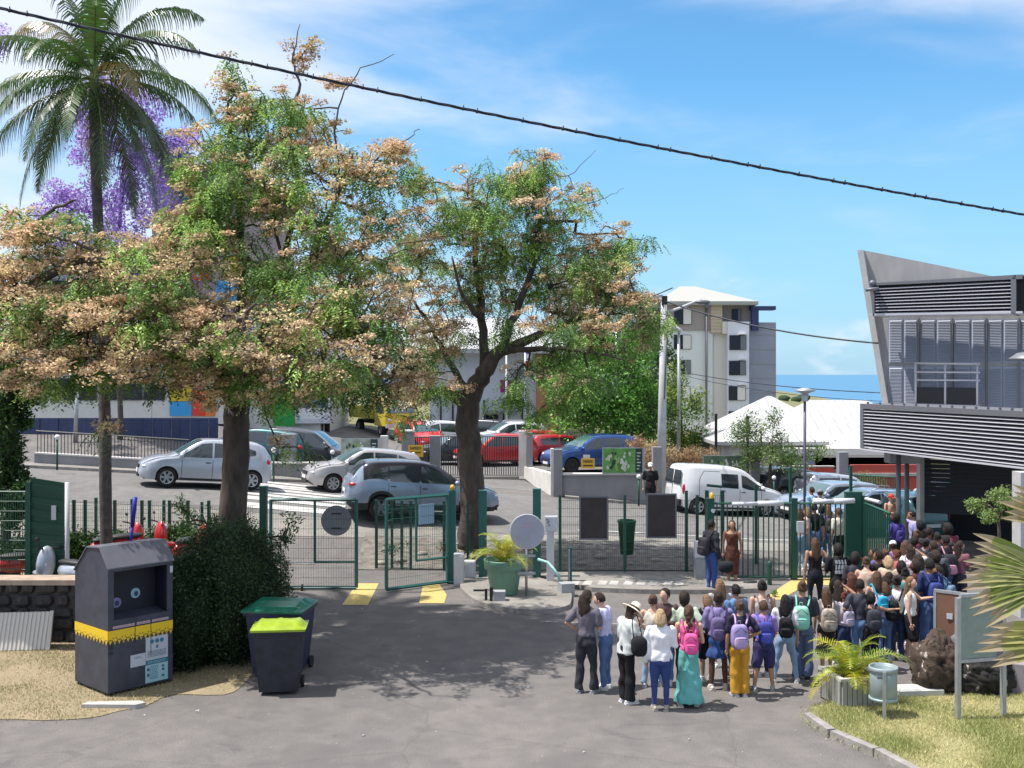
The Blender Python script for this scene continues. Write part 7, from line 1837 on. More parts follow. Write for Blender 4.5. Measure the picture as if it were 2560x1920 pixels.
  if hk in ('long', 'wavy', 'bob'):
   ln = {'long': .21, 'wavy': .19, 'bob': .085}[hk] * H * rg.uniform(.9, 1.1); n = 9; rs = []
   for i in range(n + 1):
    u = i / n; wv = .008 * math.sin(u * 11 + sd_) if hk == 'wavy' else 0
    rs.append((back.x + wv, back.y + (.01 - .028 * u) * H + yl(.8) * 0, back.z + .03 * H - (ln + .03 * H) * u, (.046 + .014 * math.sin(u * 2.6)) * H * (1 if u < .75 else 1 - (u - .75) * 2.2), (.028 + .006 * math.sin(u * 3)) * H * (1 if u < .8 else .8)))
   ring_loft(mb, list(reversed(rs)), 18, 7, .07 if hk != 'wavy' else .12, sd_)
  elif hk == 'pony':
   q0 = back + qh @ Vector((0, -.01 * H, .03 * H)); mb.tube([q0, q0 + Vector((0, -.04, -.01)), q0 + Vector((0, -.06, -.12)) * k, q0 + Vector((.005, -.045, -.25)) * k, q0 + Vector((0, -.04, -.36)) * k], [.014, .026, .036 * k, .03 * k, .008], n=10)
  elif hk == 'curlpony':
   q0 = back + qh @ Vector((0, -.01 * H, .03 * H))
   for i in range(16): u = i / 15; mb.ball(q0 + Vector((rg.uniform(-.03, .03), -.05 + rg.uniform(-.02, .02), -.02 - .40 * u)) * k, rg.uniform(.03, .045) * k * (1.1 - .4 * u), 8, 6)
  elif hk in ('bun', 'updo'):
   mb.ball(hc + qh @ Vector((0, -.052 * H, .035 * H if hk == 'bun' else .055 * H)), .026 * H, 12, 8, fn=lambda d: 1 + .12 * noise.noise(Vector(d) * 5 + Vector((sd_, 0, 0))))
  mb.build('hair', hm, t)
 if hat:
  hk_, c_ = hat; mh = cloth(c_); mb = MB()
  q = qh @ Euler((R(-8), 0, 0)).to_quaternion()
  if hk_ == 'cap':
   vs = MB(); vs.ball((0, 0, 0), (.052 * H, .064 * H, .055 * H), 18, 10, fn=lambda d: 1 if d.z > -.1 else .9); vs.prism([(-.04 * H, .05 * H, -.002), (.04 * H, .05 * H, -.002), (.03 * H, .105 * H, -.012), (-.03 * H, .105 * H, -.012)], (0, 0, .008))
  else:
   vs = MB(); vs.lathe((0, 0, 0), [(0, .075 * H), (.035 * H, .074 * H), (.052 * H, .055 * H), (.055 * H, .004 * H), (.10 * H, -.008 * H), (.125 * H, -.018 * H), (.124 * H, -.023 * H), (.05 * H, -.004 * H), (0, 0)], 28)
  vs.v = [tuple(hc + q @ (Vector(v) + Vector((0, 0, .028 * H)))) for v in vs.v]
  ho = vs.build('hat', mh, t)
  if hk_ == 'brim':
   bb = MB(); bb.lathe((0, 0, 0), [(.0555 * H, .006 * H), (.0565 * H, .008 * H), (.0555 * H, .024 * H), (.054 * H, .026 * H)], 28); bb.v = [tuple(hc + q @ (Vector(v) + Vector((0, 0, .028 * H)))) for v in bb.v]; bb.build('hat_band', M('hat_band_black', (.015, .015, .02), .7), ho)
 if bag: backpack(t, H, lean, sd_, Y, *bag)
 return t
def backpack(pt, H, lean, sd_, Y, label, col, size=1.0, col2=None, off=(0, 0), pat=None, straps=True):
 k = H / 1.6 * size; b = thing('backpack', label, 'backpack', pt.location, pt.rotation_euler[2], 'school backpacks'); m = cloth(col, pat, .7); m2 = cloth(col2, None, .7) if col2 else m
 yb = -.115 * H / 1.0 * .78 - .075 * k + lean * .2 * H; zc = .665 * H + off[1] + .03 * math.sin(sd_ * 5.1); xc = off[0] + .02 * math.sin(sd_ * 3.3)
 def sup(d): # rounded box
  e = 4.0; return 1.0 / (abs(d.x) ** e + abs(d.y) ** e + abs(d.z) ** e) ** (1 / e) * (1 + .03 * noise.noise(Vector(d) * 3 + Vector((sd_, 0, 0))) - (.12 * max(0, d.z)))
 mb = MB(); mb.ball((xc, yb, zc), (.135 * k, .075 * k, .205 * k), 22, 16, fn=sup); mb.build('main_bag', m, b)
 mb = MB(); mb.ball((xc, yb - .075 * k, zc - .085 * k), (.105 * k, .035 * k, .095 * k), 16, 12, fn=sup); p = mb.build('front_pocket', m2, b)
 mb = MB(); mb.tube([(xc - .09 * k, yb - .112 * k, zc - .03 * k), (xc, yb - .118 * k, zc - .02 * k), (xc + .09 * k, yb - .112 * k, zc - .03 * k)], .005, n=5); mb.tube([(xc - .10 * k, yb - .078 * k, zc + .06 * k), (xc, yb - .083 * k, zc + .15 * k), (xc + .10 * k, yb - .078 * k, zc + .06 * k)], .005, n=5); mb.build('zip', M('zip_dark', (.03, .03, .035), .5), b)
 mb = MB(); mb.tube([(xc - .025, yb + .04, zc + .19 * k), (xc - .02, yb + .02, zc + .235 * k), (xc + .02, yb + .02, zc + .235 * k), (xc + .025, yb + .04, zc + .19 * k)], .008, n=5); mb.build('grab_loop', m, b)
 if straps:
  for s in (-1, 1):
   yy = lean * .3 * H
   mb = MB(); P = [Vector((xc * .5 + s * .055 * H, yb + .05 * k, zc + .17 * k)), Vector((s * .066 * H, yy - .045 * H, .825 * H)), Vector((s * .068 * H, yy, .852 * H)), Vector((s * .068 * H, yy + .058 * H, .81 * H)), Vector((s * .075 * H, yy + .075 * H, .72 * H)), Vector((s * .09 * H, yy + .02 * H, .62 * H)), Vector((xc + s * .10 * k, yb + .05, zc - .15 * k))]
   P = smooth_path(P, 4); mb.tube(P, [.016] * len(P), n=6); mb.v = [v for v in mb.v]; mb.build('strap', m2, b)
 return b
def handbag(label, X, Y, Z, r, col, strap=None, name='handbag', rzz=0):
 t = thing(name, label, 'bag', (X, Y, Z), rzz); mb = MB(); mb.ball((0, 0, 0), r, 18, 12, fn=lambda d: 1.0 / (abs(d.x) ** 3 + abs(d.y) ** 3 + abs(d.z) ** 3) ** (1 / 3) * (1 + .05 * noise.noise(Vector(d) * 3))); mb.build('bag_body', cloth(col), t)
 if strap: mb = MB(); mb.tube(smooth_path([Vector(p) for p in strap], 4), .009, n=5); mb.build('bag_strap', cloth(col), t)
 return t
JB = (0.10, 0.17, 0.33); JL = (0.22, 0.33, 0.47); JD = (0.03, 0.05, 0.13); BK = (0.013, 0.013, 0.016); CH_ = (0.035, 0.036, 0.05); WH = (0.68, 0.68, 0.70)
person('person with long dark wavy hair and grey tee, hand on hip, leftmost of the queue', 1466, 1475, 1732, rz=-25, skin='tan', hair=('wavy', 'dark'), shirt=('tee', (0.13, 0.115, 0.145)), legs=('flare', (0.03, 0.03, 0.04)), arms=('hip', 'fold'), stance=(.12, .02), shoe=(.3, .3, .32), yaw=-20)
person('person in white and lilac tee with blue collar and pale jeans hugging the leftmost woman', 1515, 1481, 1722, rz=60, skin='pale', hair=('short', 'dark'), shirt=('tee', (0.55, 0.55, 0.78)), legs=('jeans', JB), arms=('hug', 'down'), pitch=14, yaw=10, lean=.10, bag=None)
person('person in wide brimmed cream hat, white blouse and grey waistcoat, black wide trousers', 1566, 1506, 1757, rz=-62, skin='tan', hair=('long', 'dark'), shirt=('blouse', (0.52, 0.55, 0.54)), legs=('wide', BK), arms=('fold', 'phone'), pitch=32, hat=('brim', (0.80, 0.70, 0.53)), shoe=WH, lean=.05)
q = PT(1598, HY, 16.9); handbag('black round handbag hanging from the arm of the hatted woman', q.x - .02, 16.7, .99, (.13, .10, .155), BK, [(-.09, 0, .12), (-.10, .08, .42), (-.02, .1, .44), (.04, 0, .14)])
person('person with brown ponytail, cream top and pale ripped jeans behind the blond woman', 1632, 1486, 1716, rz=-20, skin='pale', hair=('bun', 'brown'), shirt=('tank', (0.60, 0.55, 0.48)), legs=('jeans', JL), stance=(.14, .05), shoe=(.4, .4, .4))
person('person facing the camera with hair tied back and open dark cardigan, beside the blond woman', 1664, 1470, 1708, rz=160, skin='pale', hair=('bun', 'dark'), shirt=('long', (0.08, 0.05, 0.05)), legs=('jeans', JB), yaw=-25)
person('person with shoulder length blond hair, loose white blouse and navy jeans', 1651, 1523, 1776, rz=-4, skin='pale', hair=('bob', 'blond'), shirt=('blouse', (0.74, 0.73, 0.76)), legs=('leggings', (0.035, 0.06, 0.19)), stance=(.10, .0), shoe=(.35, .3, .27), build=1.07, vox=.015)
person('person in pale green tee with dark short hair behind the girl in teal trousers', 1711, 1480, 1712, rz=-10, skin='brown', hair=('curly', 'dark'), shirt=('tee', (0.50, 0.60, 0.46)), legs=('jeans', CH_))
person('person with curly ponytail, pink backpack and flowing teal trousers', 1722, 1513, 1765, rz=-8, skin='pale', hair=('curlpony', 'brown'), shirt=('tank', (0.62, 0.12, 0.30)), legs=('longskirt', (0.13, 0.40, 0.37)), stance=(.14, .03), shoe=(.6, .55, .5), vox=.015,
 bag=('pink backpack of the girl in teal trousers', (0.72, 0.10, 0.30), .85, None, (.01, -.02)))
person('person with long light brown hair standing behind the purple hooded girl', 1800, 1448, 1668, rz=5, skin='pale', hair=('long', 'light'), shirt=('tee', (0.4, 0.4, 0.42)), legs=('shorts', BK))
person('person with light brown hair and large black backpack in black shorts', 1768, 1486, 1702, rz=12, skin='tan', hair=('bob', 'light'), shirt=('tee', BK), legs=('shorts', BK), shoe=(.5, .5, .5), bag=('large black and grey backpack left of the purple hooded girl', (0.035, 0.035, 0.045), 1.1, (0.16, 0.14, 0.17)))
person('person with dark skin, purple hooded top and short blue skirt', 1796, 1479, 1724, rz=-5, skin='dark', hair=('bun', 'dark'), shirt=('hoodie', (0.22, 0.18, 0.36)), legs=('skirt', (0.03, 0.07, 0.22)), shoe=(.5, .47, .42), stance=(.12, .02), bag=('dark violet backpack under the purple hood', (0.13, 0.10, 0.22), .95))
person('person in a blue denim jacket with short black hair', 1840, 1461, 1690, rz=20, skin='tan', hair=('short', 'black'), shirt=('long', (0.10, 0.20, 0.36)), legs=('jeans', CH_), shoe=BK)
person('person in ochre wide trousers with a lilac backpack', 1850, 1500, 1740, rz=6, skin='tan', hair=('bun', 'brown'), shirt=('tee', (0.02, 0.02, 0.04)), legs=('wide', (0.55, 0.28, 0.03)), shoe=(.5, .5, .5), vox=.015, bag=('two tone lilac backpack with pale pink pocket', (0.30, 0.25, 0.50), 1.05, (0.42, 0.30, 0.50), (-.06, 0)))
person('short haired child in violet print tee and navy shorts with a blue backpack', 1909, 1501, 1727, rz=-6, skin='tan', hair=('short', 'brown'), shirt=('tee', (0.22, 0.16, 0.50), (0.40, 0.22, 0.42)), legs=('shorts', (0.03, 0.03, 0.09), (0.05, 0.04, 0.13)), shoe=(.3, .3, .3), stance=(.17, .02), vox=.015, bag=('royal blue backpack with a pale yellow trim', (0.045, 0.05, 0.28), 1.0, (0.06, 0.08, 0.40)))
person('person with dark curly updo and bare shoulders wearing a grey satchel backpack', 1906, 1451, 1690, rz=0, skin='pale', hair=('updo', 'black'), shirt=('tank', (0.45, 0.40, 0.38)), legs=('jeans', CH_), bag=('washed grey backpack on bare shoulders behind the child', (0.17, 0.15, 0.18), .95))
person('person with very long straight black hair, white tee and pale ripped jeans', 1963, 1487, 1706, rz=-14, skin='tan', hair=('long', 'black'), shirt=('tee', (0.68, 0.66, 0.72)), legs=('jeans', JL), shoe=WH, stance=(.22, .03), vox=.016, bag=('shiny black backpack below very long black hair', (0.015, 0.015, 0.018), .95))
person('person with curly brown bun, charcoal tee and loose blue jeans, mint backpack', 2006, 1453, 1697, rz=-8, skin='tan', hair=('updo', 'brown'), shirt=('tee', (0.035, 0.035, 0.05)), legs=('wide', (0.09, 0.12, 0.21)), shoe=BK, build=1.12, bag=('mint green backpack on a charcoal tee', (0.26, 0.55, 0.44), 1.0, (0.20, 0.48, 0.40), (-.04, .02)))
person('person with long brown hair and black skirt, one bare leg forward, camouflage backpack', 2066, 1468, 1680, rz=-5, skin='tan', hair=('long', 'brown'), shirt=('tee', (0.30, 0.26, 0.26)), legs=('midskirt', BK), stance=(.10, .08), shoe=BK, bag=('beige and brown camouflage backpack', (0.50, 0.44, 0.36), 1.1, None, (0, 0), (0.16, 0.12, 0.10)))
person('person with reddish bun and bowed head carrying a pale lilac slim backpack', 2112, 1478, 1668, rz=8, skin='tan', hair=('bun', 'red'), shirt=('tee', (0.50, 0.44, 0.52)), legs=('jeans', (0.03, 0.05, 0.12)), pitch=20, bag=('slim pale lilac backpack left of the outstretched arms', (0.42, 0.38, 0.50), .85))
person('person with bare brown arms stretched sideways and a dark grey backpack', 2178, 1482, 1675, rz=-3, skin='tan', hair=('curly', 'black'), shirt=('tank', BK), legs=('jeans', BK), arms=('reach', 'reach'), bag=('dark charcoal backpack between outstretched arms', (0.04, 0.042, 0.055), 1.1))
person('person in violet and white tee, light brown hair, right of the outstretched arms', 2212, 1455, 1650, rz=10, skin='tan', hair=('bob', 'brown'), shirt=('tee', (0.52, 0.44, 0.68)), legs=('jeans', JB))
person('person with glossy black updo and white tee, black backpack on one side', 2242, 1441, 1648, rz=-28, skin='tan', hair=('updo', 'black'), shirt=('tee', (0.70, 0.70, 0.68)), legs=('jeans', JD), bag=('black backpack sliding off a white tee', BK, 1.0, None, (-.04, -.05)))
person('person in white vest and black shorts, arm on the shoulder of a friend', 2276, 1441, 1655, rz=-115, skin='pale', hair=('long', 'light'), shirt=('tank', (0.66, 0.66, 0.66)), legs=('shorts', BK), arms=('hug', 'down'), yaw=-20, stance=(.16, .05), shoe=(.5, .45, .42), vox=.016)
person('tall person in navy tee and blue jeans with small navy backpack, right of two friends', 2325, 1396, 1634, rz=8, skin='brown', hair=('short', 'black'), shirt=('tee', (0.02, 0.03, 0.10)), legs=('wide', (0.08, 0.15, 0.33)), shoe=BK, bag=('navy backpack with pale blue edge on a navy tee', (0.03, 0.05, 0.20), .9))
D = 'tan'
person('person in a black strapless top and black jeans near the barred gate', 2038, 1344, None, 1.63, 0, 'tan', ('long', 'brown'), ('tube', BK), ('leggings', (.02, .022, .035)), stance=(.12, 0), shoe=BK)
bt = person('person in a black tee with a large white printed block on the back', 2096, 1360, None, 1.66, 0, 'brown', ('curly', 'black'), ('tee', BK), ('jeans', BK), shoe=BK, build=1.15)
pr = MB()
for r_ in range(12):
 a_ = Vector((-.12 + (r_ % 4) * .063, -.157, 1.27 - (r_ // 4) * .105)); j_ = [.008 * math.sin(r_ * 7 + q) for q in range(10)]
 pr.add([a_ + Vector((x + j_[q], 0, z + j_[q + 1])) for q, (x, z) in enumerate(((.004, .0), (.05, .0), (.055, .04), (.045, .085), (.02, .09), (.0, .07), (.01, .04)))], [tuple(range(7))])
pr.build('back_print', M('print_white', (.66, .66, .68), .7), bt)
SEC = [
('person with red brown hair and dark sleeveless top behind the camouflage backpack', 2130, 1431, 1.58, 5, 'tan', ('long', 'red'), ('tank', (.05, .02, .03))),
('person with brown bun and pink shoulder straps below the thick green post', 2166, 1391, 1.6, 0, 'pale', ('bun', 'brown'), ('tank', (.5, .36, .3))),
('person with long curly brown hair and a turquoise shoulder bag', 2193, 1428, 1.6, 6, 'pale', ('wavy', 'brown'), ('tank', (.42, .3, .28))),
('black haired person between the bun and the curly haired girl', 2196, 1377, 1.62, -8, 'brown', ('short', 'black'), ('tee', BK)),
('person with black curls in front of the thick green gate post', 2137, 1381, 1.62, 0, 'dark', ('curly', 'black'), ('tee', CH_)),
('person with blond brown loose hair deep in the crowd', 2222, 1389, 1.58, -15, 'pale', ('bob', 'blond'), ('tee', (.5, .4, .3))),
('person with big black afro in the middle of the crowd', 2253, 1404, 1.6, 0, 'dark', ('curly', 'black'), ('tee', CH_)),
('person with a second dark afro right of the first', 2290, 1401, 1.6, 8, 'dark', ('curly', 'dark'), ('tee', (.1, .03, .03))),
('person with reddish face turned sideways among the crowd', 2246, 1374, 1.58, 70, 'tan', ('bun', 'red'), ('tee', (.35, .1, .1))),
('person in a white top with dark hair in the crowd centre', 2277, 1362, 1.6, 0, 'tan', ('long', 'dark'), ('tee', WH)),
('person in a white cap with purple straps beside the pale post', 2232, 1352, 1.55, 0, 'tan', ('short', 'dark'), ('tee', (.12, .08, .3))),
('dark haired person left of the white cap', 2188, 1370, 1.58, 20, 'brown', ('short', 'black'), ('tee', (.1, .1, .25))),
('person with long brown hair looking right behind the white cap', 2262, 1350, 1.6, -30, 'tan', ('long', 'brown'), ('tee', (.3, .12, .1))),
('person with dark hair and a yellow hair tie', 2314, 1347, 1.6, 0, 'tan', ('bun', 'black'), ('tee', CH_)),
('person with short black hair between white cap and yellow hair tie', 2285, 1341, 1.64, 0, 'dark', ('short', 'black'), ('tee', (.25, .25, .3))),
('person in dark clothes right of the yellow hair tie', 2336, 1352, 1.62, 10, 'brown', ('short', 'dark'), ('tee', BK)),
('person carrying a floral black backpack near the fan palm', 2368, 1338, 1.7, 0, 'brown', ('short', 'black'), ('tee', BK)),
('person with dark hair partly hidden by the fan palm tips', 2398, 1352, 1.6, -20, 'tan', ('long', 'dark'), ('tee', (.2, .08, .1))),
('person in purple tee at the pedestrian entrance beside the angled gate leaf', 2240, 1284, 1.62, 10, 'dark', ('curly', 'black'), ('tee', (.10, .07, .33))),
('person bending toward the entrance in a lilac shirt, dark hair', 2284, 1276, 1.68, 60, 'tan', ('short', 'black'), ('tee', (.35, .32, .55))),
('person with afro under the school canopy', 2303, 1302, 1.6, 0, 'dark', ('curly', 'black'), ('tee', BK)),
('person with short cropped hair in front of the gap in the roller shutter', 2322, 1318, 1.62, 0, 'brown', ('short', 'dark'), ('tee', CH_)),
('tall person with black hair against the dark roller shutter', 2372, 1309, 1.72, 0, 'dark', ('curly', 'black'), ('tee', (.15, .04, .06))),
('person with topknot behind the white cap', 2294, 1326, 1.58, 0, 'brown', ('updo', 'brown'), ('tee', (.2, .05, .1))),
('dark haired person at the right rear of the crowd', 2345, 1330, 1.62, 0, 'brown', ('short', 'black'), ('tee', CH_)),
('person with brown hair in front of the long railing of the entrance', 2213, 1372, 1.56, 40, 'tan', ('bun', 'brown'), ('tee', (.35, .2, .15))),
('person with dark curls just left of the floral backpack', 2342, 1378, 1.6, 0, 'dark', ('curly', 'dark'), ('tee', BK)),
('person with sunlit brown hair behind the tall person in navy', 2300, 1385, 1.58, 0, 'brown', ('wavy', 'dark'), ('tee', (.2, .2, .22))),
('dark haired person behind the pale lilac backpack', 2150, 1448, 1.58, 10, 'brown', ('short', 'black'), ('tee', (.05, .05, .07))),
('person in black with brown hair looking down behind the mint backpack', 2095, 1450, 1.52, 0, 'tan', ('long', 'dark'), ('tee', BK)),
('person with dark bun just behind the raised arm', 2262, 1420, 1.6, -10, 'tan', ('updo', 'black'), ('tee', (.06, .2, .2))),
('person in blue tee between the friends and the long noticeboard', 2350, 1412, 1.6, 20, 'brown', ('short', 'dark'), ('tee', (.18, .3, .42))),
('person crouching over a phone at the left of the dark crowd', 2222, 1430, 1.5, -20, 'tan', ('bob', 'dark'), ('tee', (.35, .33, .4))),
]
BAGS = {0: ('maroon backpack on the red haired person', (.09, .02, .04), 1.0), 2: ('turquoise bag below long curly hair', (.02, .35, .55), .7), 16: ('black backpack with pink floral pocket', (.03, .03, .04), 1.1, (.45, .22, .32)), 9: ('pale pink backpack on a white top', (.5, .35, .42), .9), 18: ('navy backpack at the pedestrian entrance', (.05, .04, .22), .8), 15: ('dark grey backpack right of the yellow hair tie', (.07, .07, .09), 1.0), 31: ('grey blue backpack beside the long noticeboard', (.12, .2, .3), .9), 25: ('olive backpack beside the railing', (.12, .12, .06), .8)}
for i, (lb, px, top, H_, rz, sk, hr_, shr) in enumerate(SEC):
 person(lb, px, top, None, H_, rz + 28 * math.sin(i * 4.7), sk, hr_, shr, ('jeans', [JB, CH_, BK, JD][i % 4]), bag=BAGS.get(i), arms=[('down', 'fold'), ('strap', 'strap'), ('phone', 'fold'), ('hip', 'down'), ('down', 'head')][i % 5], yaw=35 * math.sin(i * 2.9), pitch=9 * math.sin(i * 1.7) + 5, hat=('cap', (.72, .70, .76)) if i == 10 else None, vox=.024)
person('person in black hooded top and blue jeans holding a helmet, facing the woman in brown', 1778, 1299, 1480, rz=-58, skin='brown', hair=('short', 'black'), shirt=('hoodie', (.03, .025, .035)), legs=('jeans', (.05, .10, .30)), arms=('down', 'down'), shoe=WH, group=None, vox=.018, bag=('black backpack on the man facing the woman in brown', (.035, .03, .04), 1.05))
person('person in a long brown strappy dress with long curly hair', 1830, 1300, 1462, rz=165, skin='tan', hair=('wavy', 'brown'), shirt=('dress', (.085, .034, .022)), legs=('shorts', (.085, .034, .022)), arms=('down', 'down'), shoe=(.05, .03, .02), group=None, vox=.018)
hq = PT(1812, HY, 25.2); handbag('shiny black helmet held between the couple', hq.x, 25.1, .72, (.17, .14, .13), (.012, .018, .022), None, 'helmet')
person('bearded person in black tee and white cap walking by the grey wall', 1626, 1168, None, 1.78, 170, 'tan', ('short', 'dark'), ('tee', (.015, .012, .02)), ('jeans', BK), Y=39.0, arms=('down', 'down'), hat=('cap', (.75, .74, .76)), shoe=(.5, .5, .5), group=None, build=1.1, vox=.024)
OUT = [(2000, 1282, 1.65, -20, 'pale', ('long', 'brown'), ('tee', (.5, .32, .28)), ('jeans', JL), 'person in salmon tee seen through the barred gate'),
(2036, 1268, 1.72, 10, 'tan', ('short', 'black'), ('tee', BK), ('jeans', JB), 'person in black tee and jeans outside the barred gate'),
(2068, 1262, 1.7, 5, 'tan', ('long', 'light'), ('long', (.6, .58, .5)), ('jeans', JL), 'person with beige sleeves and a dark backpack outside the gate'),
(2098, 1274, 1.66, -10, 'tan', ('bun', 'brown'), ('tee', (.62, .6, .5)), ('jeans', BK), 'person in cream tee behind the gate bars next to the thick post'),
(2018, 1296, 1.6, 30, 'pale', ('bob', 'light'), ('tee', (.7, .66, .66)), ('jeans', JL), 'person in white tee partly hidden by the middle gate post'),
(2054, 1288, 1.6, -30, 'brown', ('curly', 'black'), ('tee', (.1, .06, .22)), ('jeans', JD), 'person in dark purple tee in the group outside the gate')]
for i, (px, top, H_, rz, sk, hr_, shr, lg, lb) in enumerate(OUT):
 person(lb, px, top, None, H_, rz + 28 * math.sin(i * 4.7), sk, hr_, shr, lg, Y=28.6 + (i % 3) * .5, group='people outside the barred gate', vox=.024, bag=('dark patterned backpack outside the barred gate', (.06, .05, .06), 1.0) if i == 2 else None)
person('person in pale blue shirt standing by the light blue car', 2030, 1216, None, 1.7, 30, 'tan', ('short', 'dark'), ('tee', (.25, .42, .6)), ('jeans', JB), Y=34.6, group=None, vox=.026)
person('person in white shirt with grey cap beside the light blue car', 2050, 1222, None, 1.68, -40, 'tan', ('short', 'dark'), ('tee', (.72, .70, .74)), ('jeans', JB), Y=34.0, hat=('cap', (.2, .2, .22)), group=None, vox=.026)
person('person with a red cap beside the canopy columns', 2226, 1213, None, 1.66, 200, 'pale', ('short', 'red'), ('tank', (.5, .3, .22)), ('jeans', JD), Y=33.8, hat=('cap', (.55, .06, .04)), group=None, vox=.026)
run_jobs()
# ================================================================== FOREGROUND OBJECTS
m_bin = M('anthracite_steel', (0.048, 0.052, 0.074), 0.5, 0.2, var=0.28, vscale=2.5, bump=.05, bscale=20)
m_bint = M('anthracite_roof', (0.13, 0.13, 0.155), 0.5, 0.2, var=.08)
m_yel = M('yellow_band', (0.72, 0.48, 0.015), 0.5)
A = PT(270, 1742, 17.35); A.z = 0; z0 = 0.06
Lb = PT(168, 1716, 18.05); Lb.z = 0; Rb = PT(432, 1727, 17.75); Rb.z = 0
ux = Vector((math.cos(R(48)), math.sin(R(48)), 0)); wx = 1.15; uy = Vector((-ux.y, ux.x, 0));
if uy.dot(Lb - A) < 0: uy = -uy
wy = 1.12
t = thing('clothing_bin', 'tall anthracite clothing bank with sloping roof and a yellow lace band', 'clothing bin', A)
def L3(a, b, z): return ux * a + uy * b + V3(0, 0, z)
Hf = 2.06; Hr = 2.36
zt_ = Hf
def wallp(name, pts, th, mat, par=None, off=None): mb = MB(); mb.prism(pts, th); return mb.build(name, mat, par or t)
side = [(0, z0), (wy, z0), (wy, Hf * .93), (wy * .62, Hr - .03), (.26, Hr), (0, Hf)]
for a0, nm in ((0.0, 'side_panel'), (wx - .03, 'side_panel')):
 mb = MB(); mb.prism([L3(a0, b, z) for b, z in side], ux * .03); mb.build(nm, m_bin, t)
mb = MB(); mb.prism([L3(.03, wy - .03, z0), L3(wx - .03, wy - .03, z0), L3(wx - .03, wy - .03, Hf * .93), L3(.03, wy - .03, Hf * .93)], uy * .03); mb.build('back_panel', m_bin, t)
rf = MB()
for (b0, za_), (b1, zb_) in (((-.02, Hf - .01), (.26, Hr + .012)), ((.26, Hr + .012), (wy * .62, Hr - .02)), ((wy * .62, Hr - .02), (wy + .02, Hf * .93 - .01))):
 rf.prism([L3(-.02, b0, za_), L3(wx + .02, b0, za_), L3(wx + .02, b1, zb_), L3(-.02, b1, zb_)], V3(0, 0, .022))
rf.build('roof', m_bint, t)
zo0 = 1.22; zo1 = Hf - .06
def front(name, a0, a1, zz0, zz1, mat, out=0.0, th=.03, par=None):
 mb = MB(); mb.prism([L3(a0, -out, zz0), L3(a1, -out, zz0), L3(a1, -out, zz1), L3(a0, -out, zz1)], uy * th); return mb.build(name, mat, par or t)
front('front_door', .03, wx - .03, z0, zo0 - .16, m_bin); front('front_lip', .03, wx - .03, zo0 - .155, zo0, m_bin)
front('front_post', .03, .10, zo0 + .003, zo1, m_bin); front('front_post', wx - .10, wx - .03, zo0 + .003, zo1, m_bin); front('front_lintel', .03, wx - .03, zo1 + .003, Hf - .01, m_bin)
front('hatch_back', .10, wx - .10, zo0 - .1, zo1 + .02, M('hatch_shade', (.008, .009, .018), .6), -.38, .02)  # shade inside the hatch is put into this near-black colour
for a_ in (.09, wx - .11): mb = MB(); mb.prism([L3(a_, .032, zo0 - .1), L3(a_, .38, zo0 - .1), L3(a_, .38, zo1 + .02), L3(a_, .032, zo1 + .02)], ux * .012); mb.build('hatch_cheek', MATS['hatch_shade'], t)
mb = MB(); mb.prism([L3(.10, .01, zo0), L3(wx - .1, .01, zo0), L3(wx - .1, .36, zo0 + .05), L3(.1, .36, zo0 + .05)], V3(0, 0, -.015)); mb.build('hatch_tray', m_bin, t)
for a, zc, c in ((.34, 1.42, (.22, .2, .4)), (.68, 1.53, (.30, .45, .55))):
 mb = MB(); ps_ = [L3(a + .085 * math.cos(k), .375, zc + .085 * math.sin(k)) for k in [2 * PI * i / 18 for i in range(18)]]; mb.prism(ps_, uy * .004 * -1); s_ = mb.build('round_sticker', M('sticker_%d' % int(a * 100), c, .5), t)
 mb = MB(); ps_ = [L3(a + .01 + .04 * math.cos(k), .369, zc - .01 + .045 * math.sin(k)) for k in [2 * PI * i / 9 for i in range(9)]]; mb.prism(ps_, uy * -.003); mb.build('sticker_mark', M('sticker_ink', (.03, .05, .12), .5), s_)
def lace(f, n, zt0, zt1, zb):
 mb = MB();
 for i in range(n):
  a0, a1 = i / n, (i + 1) / n; am = (a0 + a1) / 2
  mb.prism([f(a0, zt0), f(a0, zb), f((a0 + am) / 2, zb - .02), f(am, zb - .07), f((am + a1) / 2, zb - .02), f(a1, zb), f(a1, zt0)][::-1], f(0, 0, 1))
 return mb
def ff(a, z, nrm=0): return (-uy * .004) if nrm else L3(a * wx, -.002, z)
def fs_(a, z, nrm=0): return (-ux * .004) if nrm else L3(-.002, a * wy, z)
b1 = lace(ff, 15, 1.06, 0, .90).build('yellow_lace', m_yel, t); b2 = lace(fs_, 11, 1.06, 0, .90).build('yellow_lace', m_yel, t)
dk = M('lace_cutout', (.07, .055, .03), .7)
for f, n, par, nm in ((ff, 15, b1, uy), (fs_, 11, b2, ux)):
 mb = MB()
 for i in range(n * 3):
  a = (i + .5) / (n * 3); zc = .905 + (.03 if i % 2 else .0) - (.03 if i % 3 == 1 else 0); w = .012
  c = f(a, zc) - nm * .006; e = (f(1, 0) - f(0, 0)).normalized()
  mb.quad(c - e * w + V3(0, 0, w), c - e * w * .3 - V3(0, 0, w), c + e * w - V3(0, 0, w * .2), c + e * w * .4 + V3(0, 0, w))
 mb.build('lace_holes', dk, par, kind='stuff')
front('seam', wx * .40, wx * .41, .80, 1.12, m_trim, .008, .006); front('seam', wx * .645, wx * .655, .55, 1.12, m_trim, .008, .006)
m_lbl = M('pinkish_label', (.42, .33, .36), .6)
